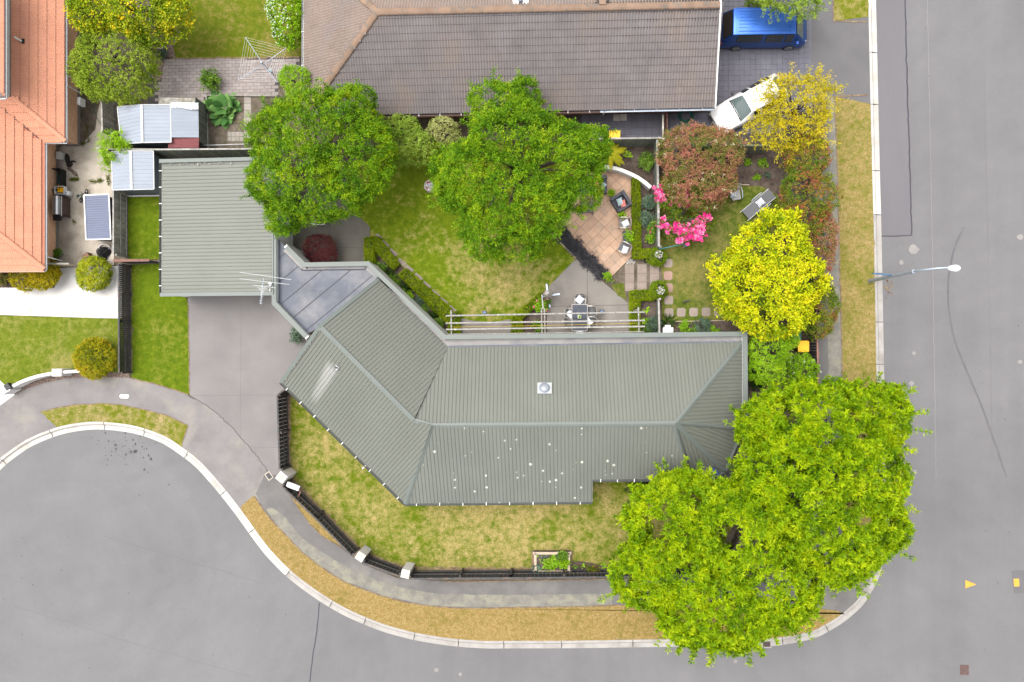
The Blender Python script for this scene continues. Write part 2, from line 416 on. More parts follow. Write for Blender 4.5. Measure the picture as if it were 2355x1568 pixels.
M['teal_pot'] = pmat('teal_pot', (.05, .16, .2), .1, 6, .3)
M['stone_grey'] = pmat('stone_grey', (.20, .17, .145), .2, 8, .9, .3, 40, rand=.1)
M['stone_pale'] = pmat('stone_pale', (.36, .33, .30), .15, 8, .9, .3, 40, rand=.15)
M['bin_yellow'] = pmat('bin_yellow', (.80, .40, .004), .04, 3, .5)
M['bin_green'] = pmat('bin_green', (.02, .12, .075), .1, 3, .5)
M['slab'] = pmat('slab', (.205, .165, .14), .1, 3, .9, .2, 50, rand=.09, fine=.1, fscale=30)
M['slab_pink'] = pmat('slab_pink', (.255, .165, .135), .1, 3, .9, .2, 50, fine=.1, fscale=30)
M['paver_grey'] = pmat('paver_grey', (0.230, 0.198, 0.186), .1, 3, .9, .2, 50, rand=.1, fine=.1, fscale=30, c2=(0.194, 0.163, 0.151), c2scale=.5)
M['paver_dark'] = pmat('paver_dark', (0.097, 0.095, 0.116), .1, 1.2, .85, .2, 50, rand=.06, fine=.1, fscale=30, c2=(0.130, 0.131, 0.157), c2scale=.45, c2amt=(.52, .7))
M['paver_pale'] = pmat('paver_pale', (.22, .195, .17), .1, 3, .9, .2, 50, rand=.1, fine=.1, fscale=30)
M['paver_terra'] = pmat('paver_terra', (0.406, 0.266, 0.181), .12, 2.2, .9, .3, 40, rand=.09, fine=.08, fscale=25, c2=(0.300, 0.226, 0.174), c2scale=.9, c2amt=(.52, .7))
M['yellow_paint'] = pmat('yellow_paint', (.50, .25, .035), .08, 5, .8, fine=.08, fscale=30)
M['tar'] = pmat('tar', (.035, .032, .042), .2, 4, .7)
M['skid'] = pmat('skid', (.088, .085, .092), .14, 2, .9, fine=.12, fscale=28)
M['oil'] = pmat('oil', (.045, .045, .045), .3, 9, .8)
M['iron'] = pmat('iron', (.085, .05, .045), .2, 8, .7)
M['galv'] = pmat('galv', (.32, .36, .42), .08, 4, .4, metal=.35)
M['sign_blue'] = pmat('sign_blue', (.03, .12, .27), .1, 4, .5)
M['dish'] = pmat('dish', (.075, .125, .22), .1, 4, .5)
M['rope_teal'] = pmat('rope_teal', (.03, .22, .28), .1, 10, .7)
M['rope_yellow'] = pmat('rope_yellow', (.38, .25, .02), .1, 10, .7)
M['hose_green'] = pmat('hose_green', (.005, .075, .055), .1, 10, .5)
M['trunk'] = pmat('trunk', (.075, .058, .045), .3, 6, .95, .7, 25)
M['twig'] = pmat('twig', (.16, .14, .10), .25, 6, .95)
M['orange_plaster'] = pmat('orange_plaster', (.46, .45, .42), .06, 2, .85)
def brickmat(name, c1, c2, mortar):
    mt, n, b = _mat(name); p = _pos(n)
    sx = n.nodes.new('ShaderNodeSeparateXYZ'); n.links.new(p, sx.inputs[0])
    cb = n.nodes.new('ShaderNodeCombineXYZ')
    n.links.new(_math(n, 'ADD', sx.outputs[0], sx.outputs[1]), cb.inputs[0]); n.links.new(sx.outputs[2], cb.inputs[1])
    t = n.nodes.new('ShaderNodeTexBrick'); t.inputs['Scale'].default_value = 1.0
    t.inputs['Brick Width'].default_value = .23; t.inputs['Row Height'].default_value = .086; t.inputs['Mortar Size'].default_value = .008
    t.inputs['Color1'].default_value = (*c1, 1); t.inputs['Color2'].default_value = (*c2, 1); t.inputs['Mortar'].default_value = (*mortar, 1)
    n.links.new(cb.outputs[0], t.inputs['Vector']); n.links.new(t.outputs['Color'], b.inputs['Base Color']); b.inputs['Roughness'].default_value = .9
    bp = n.nodes.new('ShaderNodeBump'); bp.inputs['Strength'].default_value = .4; bp.inputs['Distance'].default_value = .01; bp.invert = True
    n.links.new(t.outputs['Fac'], bp.inputs['Height']); n.links.new(bp.outputs[0], b.inputs['Normal'])
    return mt
M['brick_tan'] = brickmat('brick_tan', (0.462, 0.242, 0.126), (0.588, 0.326, 0.179), (0.462, 0.357, 0.273))
M['brick_red'] = brickmat('brick_red', (0.360, 0.132, 0.048), (0.456, 0.180, 0.072), (0.336, 0.216, 0.144))
GR1, GR2 = (.058, .094, .003), (.124, .160, .006)
ST1, ST2 = (.235, .18, .058), (.33, .25, .12)
M['lawn_back'] = lawnmat('lawn_back', (GR1, GR2), (ST1, ST2), .36, [((1135, 630), 150, .16), ((1220, 655), 90, .08)], 3.0)
M['lawn_side'] = lawnmat('lawn_side', ((0.047, 0.071, 0.007), (0.090, 0.113, 0.013)), ((0.148, 0.126, 0.036), (0.187, 0.151, 0.058)), .55, [((1600, 600), 90, .1), ((1590, 640), 60, .1)], 11.0)
M['lawn_front'] = lawnmat('lawn_front', (GR1, (0.112, 0.132, 0.005)), (ST1, ST2), .62, [((1150, 1230), 260, .07), ((760, 1120), 110, .04)], 23.0)
M['lawn_west'] = lawnmat('lawn_west', ((0.045, 0.079, 0.002), (0.094, 0.127, 0.004)), ((0.148, 0.142, 0.021), (0.197, 0.172, 0.048)), .30, [((385, 765), 60, .08)], 31.0)
M['lawn_neighbour'] = lawnmat('lawn_neighbour', ((0.068, 0.094, 0.006), (0.116, 0.141, 0.011)), ((0.168, 0.155, 0.037), (0.216, 0.185, 0.068)), .45, [((150, 855), 60, .2)], 37.0)
M['verge_court'] = lawnmat('verge_court', ((0.078, 0.097, 0.005), (0.131, 0.135, 0.008)), ((0.238, 0.176, 0.082), (0.287, 0.213, 0.123)), .60, [], 43.0)
M['verge_gold'] = lawnmat('verge_gold', ((0.105, 0.091, 0.013), (0.140, 0.112, 0.021)), ((0.189, 0.122, 0.038), (0.259, 0.182, 0.081)), 1.05, [], 51.0)
M['verge_east'] = lawnmat('verge_east', ((0.090, 0.105, 0.009), (0.135, 0.128, 0.015)), ((0.191, 0.131, 0.045), (0.262, 0.191, 0.090)), .86, [], 61.0)
M['lawn_top'] = lawnmat('lawn_top', ((.062, .088, .004), (.11, .120, .008)), ((.17, .135, .04), (.21, .15, .06)), .42, [((640, 110), 70, .15)], 71.0)
# foliage colours run from the old dark leaves to the young pale ones
def L(name, *c, trans=.35, rough=.5):
    k = len(c); M[name] = leafmat(name, [(i/(k-1) if k > 1 else 0, cc) for i, cc in enumerate(c)], trans, rough)
L('leaf_lime', (.035, .085, .001), (.115, .215, .001), (.205, .30, .002), (.33, .40, .004))
L('leaf_green', (.025, .078, .003), (.072, .165, .004), (.14, .25, .005), (.28, .34, .008))
L('leaf_pale', (.09, .16, .014), (.19, .28, .03), (.32, .41, .07))
L('leaf_variegated', (.12, .16, .03), (.27, .29, .08), (.45, .44, .2))
L('leaf_gold', (.10, .17, .004), (.29, .34, .004), (.43, .44, .006), (.52, .46, .010))
L('leaf_sparse', (.22, .20, .01), (.40, .34, .01), (.52, .38, .02))
L('leaf_magnolia', (.06, .115, .006), (.16, .23, .008), (.29, .33, .01), (.58, .42, .01))
L('leaf_pitto', (.055, .11, .006), (.16, .23, .012), (.30, .37, .045))
L('leaf_photinia', (.07, .105, .014), (.13, .15, .025), (.24, .12, .06), (.36, .13, .10))
L('leaf_photinia_green', (.045, .095, .006), (.10, .155, .010), (.19, .15, .02), (.30, .07, .045))
L('leaf_hedge', (.070, .125, .003), (.16, .215, .004), (.26, .30, .008))
L('leaf_ball', (.07, .13, .003), (.125, .19, .005), (.18, .23, .01))
L('leaf_burgundy', (.035, .016, .012), (.085, .020, .024), (.15, .03, .042), (.11, .085, .03))
L('leaf_mustard', (.10, .105, .004), (.26, .235, .005), (.44, .33, .010))
L('leaf_yellowball', (.09, .135, .010), (.24, .28, .012), (.46, .43, .02))
L('leaf_redtip', (.08, .11, .004), (.22, .225, .005), (.34, .28, .008), (.46, .2, .03))
L('leaf_bright', (.07, .16, .004), (.17, .32, .006), (.27, .42, .02))
L('leaf_plant', (.045, .105, .008), (.10, .19, .018), (.19, .28, .045))
L('leaf_bluegreen', (.04, .075, .045), (.09, .14, .09), (.16, .21, .14))
L('leaf_dark', (.010, .028, .004), (.025, .055, .008), (.05, .09, .012))
L('leaf_black', (.03, .03, .034), (.075, .072, .082), (.17, .16, .155), trans=.1)
L('leaf_fern', (.12, .14, .004), (.27, .27, .008), (.36, .33, .012))
L('leaf_rhubarb', (.04, .115, .03), (.09, .20, .05), (.16, .28, .08))
L('leaf_veg', (.08, .20, .008), (.17, .32, .012), (.28, .40, .04))
L('leaf_grass', (.04, .07, .004), (.10, .125, .008), (.2, .16, .06))
L('petal_pink', (.60, .018, .18), (.72, .06, .27), (.75, .30, .45), trans=.25)
L('petal_white', (.48, .47, .42), (.6, .6, .58), trans=.2)
L('petal_cream', (.42, .34, .22), (.55, .48, .36), trans=.2)
L('petal_red', (.42, .06, .05), (.5, .12, .1), trans=.2)
M['fur_dark'] = pmat('fur_dark', (.018, .012, .011), .3, 9, .95, .5, 40)
M['fur_brown'] = pmat('fur_brown', (.11, .06, .045), .5, 14, .95, .5, 40, c2=(.2, .17, .15), c2scale=12)
M['asphalt_pale'] = pmat('asphalt_pale', (.19, .178, .17), .08, 3, .9, .2, 80, fine=.1, fscale=28)
M['petal_cloth'] = pmat('petal_cloth', (.48, .42, .37), .15, 7, .9, .2, 40)
M['dome'] = pmat('dome', (.20, .215, .24), .1, 4, .12, spec=.5)
M['tile_under'] = pmat('tile_under', (.035, .028, .026), .2, 6, .95)  # deck coloured dark so the course gaps carry shadow and dirt
M['tile_under_orange'] = pmat('tile_under_orange', (.46, .17, .10), .1, 6, .9)
def streakmat():
    mt = M['steel_roof'].copy(); mt.name = 'steel_streak'; n = mt.node_tree; b = [q for q in n.nodes if q.type == 'BSDF_PRINCIPLED'][0]
    base = b.inputs['Base Color'].links[0].from_socket; p = _pos(n); A, B = W(777, 828, 3.6), W(716, 928, 2.7); dr = (B-A); l = dr.length; dr.normalize(); sd = Z.cross(dr).normalized()
    def dot(v, o):
        s = n.nodes.new('ShaderNodeVectorMath'); s.operation = 'SUBTRACT'; n.links.new(p, s.inputs[0]); s.inputs[1].default_value = A
        q = n.nodes.new('ShaderNodeVectorMath'); q.operation = 'DOT_PRODUCT'; n.links.new(s.outputs[0], q.inputs[0]); q.inputs[1].default_value = v; return q.outputs['Value']
    t = _math(n, 'DIVIDE', dot(dr, A), l); q = _math(n, 'ABSOLUTE', dot(sd, A)); wv = _math(n, 'MULTIPLY_ADD', t, -.18, .48)
    f = _ramp(n, _math(n, 'DIVIDE', q, wv), [(.45, (1, 1, 1)), (1.0, (0, 0, 0))])
    f = _math(n, 'MULTIPLY', f, _ramp(n, t, [(-.0, (0, 0, 0)), (.18, (1, 1, 1)), (.8, (.6,)*3), (1.0, (0, 0, 0))])); f = _math(n, 'MULTIPLY', f, .7)
    n.links.new(_mix(n, f, base, (.21, .208, .195)), b.inputs['Base Color']); M['steel_streak'] = mt
streakmat()
def asphaltmat(name, base, centre=None):
    mt, n, b = _mat(name); p = _pos(n)
    if centre:
        c = W(*centre); dv = n.nodes.new('ShaderNodeVectorMath'); dv.operation = 'DISTANCE'; n.links.new(p, dv.inputs[0]); dv.inputs[1].default_value = c
        cb = n.nodes.new('ShaderNodeCombineXYZ'); n.links.new(dv.outputs['Value'], cb.inputs[0]); q = cb.outputs[0]
        ax = n.nodes.new('ShaderNodeVectorMath'); ax.operation = 'MULTIPLY_ADD'; n.links.new(p, ax.inputs[0]); ax.inputs[1].default_value = (.22, .22, 0); n.links.new(q, ax.inputs[2]); q = ax.outputs[0]
        lane = _noise(n, q, .45, 4, .6)
    else: lane = _noise(n, p, .55, 4, .6, stretch=(1, .035, 1))
    big = _noise(n, p, .14, 5, .62); mid = _noise(n, p, 1.1, 5, .7); fine = _noise(n, p, 22, 3, .8)
    k = _math(n, 'MULTIPLY_ADD', lane, .26, _math(n, 'MULTIPLY_ADD', big, .50, _math(n, 'MULTIPLY_ADD', mid, .20, _math(n, 'MULTIPLY_ADD', fine, .34, .35))))
    x = n.nodes.new('ShaderNodeVectorMath'); x.operation = 'SCALE'; x.inputs[0].default_value = blend(base, KA); n.links.new(k, x.inputs['Scale'])
    n.links.new(x.outputs[0], b.inputs['Base Color']); b.inputs['Roughness'].default_value = .9; b.inputs['Specular IOR Level'].default_value = .2
    bp = n.nodes.new('ShaderNodeBump'); bp.inputs['Strength'].default_value = .25; bp.inputs['Distance'].default_value = .02
    n.links.new(_noise(n, p, 90, 3, .7), bp.inputs['Height']); n.links.new(bp.outputs[0], b.inputs['Normal']); M[name] = mt
asphaltmat('asphalt', (.119, .115, .1175)); asphaltmat('asphalt_court', (.122, .1195, .121), (190, 1330))
# ------------------------------------------------------------------ foliage
def np_mesh(name, V, quads, tint, mat):
    me = bpy.data.meshes.new(name)
    nv, nf = len(V), len(quads); k = quads.shape[1]
    me.vertices.add(nv); me.vertices.foreach_set('co', V.astype(np.float32).ravel())
    me.loops.add(nf*k); me.loops.foreach_set('vertex_index', quads.astype(np.int32).ravel())
    me.polygons.add(nf); me.polygons.foreach_set('loop_start', np.arange(0, nf*k, k, dtype=np.int32))
    a = me.attributes.new('tint', 'FLOAT', 'FACE'); a.data.foreach_set('value', tint.astype(np.float32))
    me.materials.append(mat); me.update(calc_edges=True)
    return me
def unit(a): return a/np.maximum(np.linalg.norm(a, axis=-1, keepdims=True), 1e-9)
def leaves(P, D, per, ln, wd, rng, spread=(0.5, 1.5), tint=None, jitter=.5, fold=.25, up=.0, ljit=.3, back=.0):
    """per leaves round every sprig at P pointing along D; each leaf is a folded rhomb"""
    n = len(P)
    ref = np.where(np.abs(D[:, 2:3]) < .9, np.array([[0, 0, 1.]]), np.array([[1., 0, 0]]))
    A = unit(np.cross(D, ref)); B = np.cross(D, A)
    az = rng.uniform(0, 2*PI, (n, per)); th = rng.uniform(spread[0], spread[1], (n, per))
    d = (D[:, None]*np.cos(th)[..., None] + (A[:, None]*np.cos(az)[..., None]+B[:, None]*np.sin(az)[..., None])*np.sin(th)[..., None])
    d[..., 2] += up; d = unit(d)
    l = ln*(1+ljit*rng.uniform(-1, 1, (n, per, 1)))
    base = P[:, None] + rng.normal(0, jitter*ln, (n, per, 3))*np.array([1, 1, .6]) - d*back*l
    nr = unit(D[:, None]+rng.normal(0, .45, (n, per, 3))+np.array([0, 0, .65])); s = unit(np.cross(d, nr)); nn = np.cross(s, d)
    w = wd*l/ln
    v0 = base; v2 = base+d*l; mid = base+d*l*.5
    v1 = mid+s*w*.5+nn*w*fold; v3 = mid-s*w*.5+nn*w*fold
    V = np.stack([v0, v1, v2, v3], axis=2).reshape(-1, 3)
    nf = n*per; quads = np.arange(nf*4).reshape(nf, 4)
    t = np.clip((tint[:, None] if tint is not None else .5)+rng.normal(0, .16, (n, per)), 0, 1).ravel()
    return V, quads, t
def lump(P, s, rng):
    o = rng.uniform(0, 9, 3)
    q = P*s+o
    return (np.sin(q[:, 0]*1.9+np.sin(q[:, 1]*1.3)*1.7)+np.sin(q[:, 1]*2.1+np.sin(q[:, 2]*1.7+q[:, 0])*1.5)+np.sin(q[:, 2]*2.3+q[:, 0]*.7))/3
def crown_points(lobes, n, rng, shell=.16, rough=.14, low=-.35, freq=1.1):
    """sprig positions spread through the outer part of a set of ellipsoids (world centre, radii)"""
    C = np.array([l[0] for l in lobes]); Rr = np.array([l[1] for l in lobes])
    wgt = (Rr[:, 0]*Rr[:, 1]+Rr[:, 0]*Rr[:, 2]+Rr[:, 1]*Rr[:, 2]); k = rng.choice(len(lobes), n*3, p=wgt/wgt.sum())
    u = unit(rng.normal(0, 1, (n*3, 3))); ok = u[:, 2] > low+rng.uniform(-.3, .3, n*3); u, k = u[ok], k[ok]
    rad = 1-np.abs(rng.normal(0, shell, len(u)))
    P = C[k]+u*Rr[k]*rad[:, None]
    P = P+u*Rr[k]*(lump(P, freq, rng)*rough)[:, None]+u*(lump(P, freq*2.9, rng)*rough*.75)[:, None]
    q = (P[:, None]-C[None])/Rr[None]; dd = np.linalg.norm(q, axis=2); dd[np.arange(len(P)), k] = 9
    keep = dd.min(axis=1) > .78; P, u, k = P[keep][:n], u[keep][:n], k[keep][:n]
    D = unit(u/Rr[k]*Rr[k].mean(axis=1, keepdims=True))
    return P, D
def lobesW(lobes):
    """(x, y, z, rx, ry, rz): plan position, height and plan radii -> world"""
    return [(W(x, y, z), (m(rx, z), m(ry, z), rz)) for x, y, z, rx, ry, rz in lobes]
def foliage(name, parent, lobes, n, ln, wd, per, mat, seed, shell=.16, rough=.14, low=-.35, freq=1.1, spread=(.5, 1.5), upness=.5,
            jitter=.5, twigs=0, twig_len=.5, tv=.25, tb=.45, fold=.25, up=0., raw=False, gap=None, cut=-.36):
    rng = np.random.default_rng(seed); LW = lobes if raw else lobesW(lobes)
    LW = [(np.array(c), r) for c, r in LW]
    P, D = crown_points(LW, n, rng, shell, rough, low, freq)
    if gap:                                   # leave openings where the foliage is thin
        keep = lump(P, gap[0], rng)+rng.uniform(-.25, .25, len(P)) > gap[1]; P, D = P[keep], D[keep]
    keep = lump(P, 3.4/max(ln*8, .6), rng)+rng.uniform(-.12, .12, len(P)) > cut; P, D = P[keep], D[keep]
    if twigs:
        idx = rng.choice(len(P), twigs); sel = P[idx]; dr = unit(D[idx]+rng.normal(0, .25, (twigs, 3))+np.array([0, 0, .15]))
        steps = np.linspace(.15, 1, 5)[None, :, None]; lens = twig_len*rng.uniform(.4, 1.2, (twigs, 1, 1))
        TP = (sel[:, None]+dr[:, None]*steps*lens).reshape(-1, 3); TD = np.repeat(dr, 5, axis=0)
        P = np.concatenate([P, TP]); D = np.concatenate([D, TD])
    D = unit(D+np.array([0, 0, upness])+rng.normal(0, .3, P.shape))
    t = np.clip(tb+tv*lump(P, 1.7, rng)+rng.normal(0, tv*.55, len(P)), 0, 1)
    V, Qd, T = leaves(P, D, per, ln, wd, rng, spread, t, jitter, fold, up)
    o = org(parent) if parent is not None else Vector((0, 0, 0))
    V = V-np.array(o)
    ob = bpy.data.objects.new(name, np_mesh(name, V, Qd, T, M[mat])); COL.objects.link(ob)
    if parent is not None: ob.parent = parent
    return ob, P, D
def trunk(parent, base, lobes, r, seed, limbs=5, name='trunk', mat='trunk'):
    rr = random.Random(seed); mb = MB(); LW = lobesW(lobes); b = Vector(base)
    top = sum((c for c, _ in LW), Vector())/len(LW); f = Vector((b.x+(top.x-b.x)*.35, b.y+(top.y-b.y)*.35, top.z*.45))
    mb.tube([b, b+(f-b)*.5+Vector((rr.uniform(-.1, .1), rr.uniform(-.1, .1), 0)), f], [r*1.25, r, r*.8], 9)
    for c, rad in LW:
        for i in range(max(1, limbs//len(LW)+1)):
            a = rr.uniform(0, 2*PI); q = rr.uniform(.3, .75)
            e = c+Vector((rad[0]*q*math.cos(a), rad[1]*q*math.sin(a), rad[2]*rr.uniform(-.1, .5)))
            mid = f+(e-f)*.5+Vector((rr.uniform(-.2, .2), rr.uniform(-.2, .2), .15*(e-f).length))
            mb.tube([f, mid, e], [r*.55, r*.33, r*.1], 6)
            for j in range(2):
                e2 = e+Vector((rr.uniform(-1, 1)*rad[0]*.4, rr.uniform(-1, 1)*rad[1]*.4, rad[2]*rr.uniform(.05, .35)))
                mb.tube([mid+(e-mid)*.5, (mid+e2)*.5, e2], [r*.2, r*.13, r*.05], 5)
    return mb.build(name, M[mat], parent)
def tree(name, label, cat, base, lobes, n, ln, wd, per, mat, seed, tr=.14, crown='crown', group=None, limbs=6, **kw):
    b = W(*base); t = thing(name, label, cat, b, group=group)
    c, P, D = foliage(crown, t, lobes, n, ln, wd, per, mat, seed, **kw)
    trunk(t, b, lobes, tr, seed, limbs)
    return t, P, D
def flowers(name, parent, P, D, n, mat, size, per, seed, pick=None, spread=(.7, 1.5), wd=.7, lift=.06, jitter=.25):
    rng = np.random.default_rng(seed); idx = rng.choice(len(P), n, replace=n > len(P)) if pick is None else pick
    V, Qd, T = leaves(P[idx]+D[idx]*lift, unit(D[idx]+np.array([0, 0, .5])), per, size, size*wd, rng, spread, rng.uniform(.1, .9, len(idx)), jitter, .15)
    V = V-np.array(org(parent)); ob = bpy.data.objects.new(name, np_mesh(name, V, Qd, T, M[mat])); COL.objects.link(ob); ob.parent = parent
    return ob
def shrub(label, x, y, r, h, mat, seed, name='shrub', cat='shrub', n=None, ln=.09, wd=.045, per=7, ry=None, z0=.0, group=None, stems=True, **kw):
    """a small plant: stems and a leafy body h high over plan spot x, y"""
    b = W(x, y, 0); t = thing(name, label, cat, b, group=group); ry = ry or r
    zc = z0+h*.5
    lob = [(Vector((b.x, b.y, zc)), (m(r), m(ry), h*.5))]
    n = n or int(90*m(r)*m(ry)/.02*.35)+30
    kw.setdefault('shell', .3); kw.setdefault('rough', .22); kw.setdefault('freq', 3.0)
    f, P, D = foliage('foliage', t, lob, n, ln, wd, per, mat, seed, raw=True, **kw)
    if stems:
        rr = random.Random(seed); mb = MB()
        for i in range(5):
            a = rr.uniform(0, 6.28); mb.tube([b, b+Vector((math.cos(a)*m(r)*.3, math.sin(a)*m(r)*.3, h*.35)), b+Vector((math.cos(a)*m(r)*.6, math.sin(a)*m(r)*.6, h*.75))], [.016, .012, .006], 5)
        mb.build('stem', M['trunk'], t)
    return t, P, D
def hedge(label, poly, h, seed, mat='leaf_hedge', name='box_hedge', dens=420, ln=.05, wd=.034, round_=.05):
    """clipped hedge: leaves packed on the top and sides of a block"""
    rng = np.random.default_rng(seed); p2 = ccw(XY(poly)); cx = sum(p[0] for p in p2)/len(p2); cy = sum(p[1] for p in p2)/len(p2)
    t = thing(name, label, 'hedge', (cx, cy, 0))
    xs = [p[0] for p in p2]; ys = [p[1] for p in p2]
    pts = []; ar = abs(area(p2)); k = int(ar*dens); dd = []
    while len(pts) < k:
        x, y = rng.uniform(min(xs), max(xs)), rng.uniform(min(ys), max(ys))
        if inside(p2, x, y): pts.append((x, y, h-rng.uniform(0, .05))); dd.append((0, 0, 1))
    for i in range(len(p2)):
        a, b = p2[i], p2[(i+1) % len(p2)]; l = math.hypot(b[0]-a[0], b[1]-a[1]); nx, ny = (b[1]-a[1])/l, -(b[0]-a[0])/l
        for j in range(int(l*h*dens*.8)):
            u = rng.uniform(); pts.append((a[0]+(b[0]-a[0])*u, a[1]+(b[1]-a[1])*u, rng.uniform(.02, h))); dd.append((nx, ny, .3))
    P = np.array(pts); D = unit(np.array(dd)+rng.normal(0, .3, P.shape))
    P += D*(lump(P, 3.5, rng)*.03)[:, None]
    tt = np.clip(.45+.25*lump(P, 2.2, rng)+rng.normal(0, .15, len(P)), 0, 1)
    V, Qd, T = leaves(P, D, 5, ln, wd, rng, (.4, 1.4), tt, .5, .2)
    ob = bpy.data.objects.new('foliage', np_mesh('foliage', V-np.array((cx, cy, 0)), Qd, T, M[mat])); COL.objects.link(ob); ob.parent = t
    q = [(cx+(x-cx)*.94, cy+(y-cy)*.94) for x, y in p2]
    core = MB(); core.prism(offset_in(p2, .05), 0.0, h-.06); core.build('branches', M['core'], t)
    return t
def offset_in(p, d):
    p = ccw(p); out = []; k = len(p)
    for i in range(k):
        a, b, c = p[i-1], p[i], p[(i+1) % k]
        def nrm(u, v):
            l = math.hypot(v[0]-u[0], v[1]-u[1]) or 1; return (-(v[1]-u[1])/l, (v[0]-u[0])/l)
        n1, n2 = nrm(a, b), nrm(b, c); s = 1+n1[0]*n2[0]+n1[1]*n2[1]; s = max(s, .35)
        out.append((b[0]+(n1[0]+n2[0])*d/s, b[1]+(n1[1]+n2[1])*d/s))
    return out
M['core'] = pmat('core', (.03, .035, .01), .4, 8, 1, .5, 30)
def leafy(label, x, y, n, ln, wd, mat, seed, name='plant', cat='plant', z0=.0, tilt=(.5, 1.3), r=.04, arch=.25, group=None, parent=None, part='leaf_clump'):
    """broad or strap leaves springing from one point, each a bent three-piece blade"""
    rng = random.Random(seed); b = W(x, y, 0); vs = []; fs = []; tint = []
    for i in range(n):
        a = rng.uniform(0, 6.283); th = rng.uniform(*tilt); l = ln*rng.uniform(.65, 1.1)
        d = Vector((math.cos(a)*math.sin(th), math.sin(a)*math.sin(th), math.cos(th))); s = Vector((-math.sin(a), math.cos(a), 0))
        p = b+Vector((math.cos(a)*r*rng.random(), math.sin(a)*r*rng.random(), z0)); pts = []
        dr = d.copy()
        prof = ((0, .25), (.3, .9), (.62, 1.0), (.86, .6), (1, .04)) if wd/ln > .3 else ((0, .5), (.35, 1), (.7, .85), (1, .05))
        last = 0
        for k, (tt, ww) in enumerate(prof):
            p = p+dr*l*(tt-last); last = tt; dr = (dr-Vector((0, 0, arch*.5))).normalized()
            nn = s.cross(dr)
            pts.append((p-s*wd*.5*ww*l/ln+nn*wd*.12*ww, p, p+s*wd*.5*ww*l/ln+nn*wd*.12*ww))
        o = len(vs); t0 = rng.random()
        for q in pts: vs += q
        for k in range(len(pts)-1):
            for j in range(2): fs.append((o+3*k+j, o+3*k+j+1, o+3*k+j+4, o+3*k+j+3)); tint.append(min(1, max(0, t0+rng.uniform(-.08, .08))))
    t = thing(name, label, cat, b, group=group) if parent is None else parent
    V = np.array([tuple(v) for v in vs])-np.array(org(t))
    ob = bpy.data.objects.new(part, np_mesh(part, V, np.array(fs), np.array(tint), M[mat])); COL.objects.link(ob); ob.parent = t
    return t

# ------------------------------------------------------------------ ground, road, kerb
def sheet(name, pts, z, mat, world=False, thick=0.0, rag=0.0, seed=1):
    p = pts if world else XY(pts, z)
    if rag: p = ragged(p, .25, rag, seed)
    mb = MB()
    if thick: mb.prism(p, z-thick, z)
    else: mb.flat(p, z)
    return kind(mb.build(name, M[mat]))
g = MB(); g.flat([(-400, -400), (400, -400), (400, 400), (-400, 400)], -.17); kind(g.build('ground', M['lawn_neighbour']))
RZ = -.12
BIG = [(-700, -700), (3100, -700), (3100, 2300), (-700, 2300)]
sheet('road', [(-500, 950), (900, 950), (1100, 1300), (1900, 1300), (1960, 900), (1940, -600), (3000, -600), (3000, 2200), (-500, 2200)], RZ, 'asphalt')
sheet('turning_circle', [(-300, 1000), (300, 960), (520, 1100), (640, 1260), (738, 1366), (712, 1568), (690, 2000), (-500, 2000)], RZ+.004, 'asphalt_court')
sheet('road_patch', [(2000, -300), (2081-7, -300), (2081, 0), (2092, 392), (2095.5, 541), (2000, 543)], RZ+.004, 'asphalt_patch')
KE = [(-120, 1210), (-60, 1140), (0, 1081.5), (25, 1059), (72.5, 1026.5), (122.5, 1005), (162.5, 994), (207.5, 988), (250, 988.5), (300, 995), (337.5, 1005), (377.5, 1021.5),
      (417.5, 1048), (450, 1074), (480, 1106.5), (507.5, 1139), (535, 1174), (562, 1211), (588.5, 1248), (618.5, 1285), (668.5, 1333.5), (733.5, 1381), (793.5, 1416),
      (863.5, 1446), (911, 1461), (963.5, 1473.5), (1038.5, 1485), (1113.5, 1490.5), (1177, 1490.5), (1327, 1490), (1540, 1487), (1700, 1487), (1765, 1486), (1800.5, 1482),
      (1840.5, 1475), (1875.5, 1466), (1905.5, 1451), (1938, 1431), (1965.5, 1408.5), (1985.5, 1388.5), (2003, 1361), (2015.5, 1338.5), (2024, 1318.5), (2029, 1297),
      (2034, 1240), (2035, 1100), (2033, 900), (2031, 784), (2026, 527), (2022.5, 392), (2018, 200), (2013.5, 0), (2008, -200), (2000, -420)]
ke = spline(KE, 5)
edge = [tuple(W(x, y, RZ)[:2]) for x, y in ke]                # road edge of the channel
lens = [0]
for i in range(1, len(edge)): lens.append(lens[-1]+math.hypot(edge[i][0]-edge[i-1][0], edge[i][1]-edge[i-1][1]))
PROF = [(0, RZ+.012), (.27, RZ+.018), (.31, -.02), (.34, .002), (.47, .004), (.475, -.06)]
lines = [offset(edge, d) for d, _ in PROF]
kerb = bpy.data.objects.new('kerb', None); COL.objects.link(kerb); kerb['kind'] = 'structure'; ORG['kerb'] = Vector((0, 0, 0))
def kerb_piece(i0, i1, mat):
    mb = MB(); vs = []
    for i in range(i0, i1+1):
        for (d, z), ln_ in zip(PROF, lines): vs.append((*ln_[i], z))
    k = len(PROF); fs = []
    for i in range(i1-i0):
        for j in range(k-1): fs.append((i*k+j, (i+1)*k+j, (i+1)*k+j+1, i*k+j+1))
    mb.add(vs, fs); mb.add(vs[:k], [tuple(range(k))]); mb.add(vs[-k:], [tuple(range(k-1, -1, -1))])
    e, dd = [Vector(v) for v in vs[-k:]], (Vector(vs[-k])-Vector(vs[-2*k])).normalized()*.035
    mb.add([v+Z*.003 for v in e[:-1]]+[v-dd+Z*.003 for v in e[:-1]], [(j, j+1, j+k, j+k-1) for j in range(k-2)], 1)
    mb.build('kerb_section', [M[mat], M['joint']], kerb)
i0 = 0; nxt = 2.4
rk = random.Random(3)
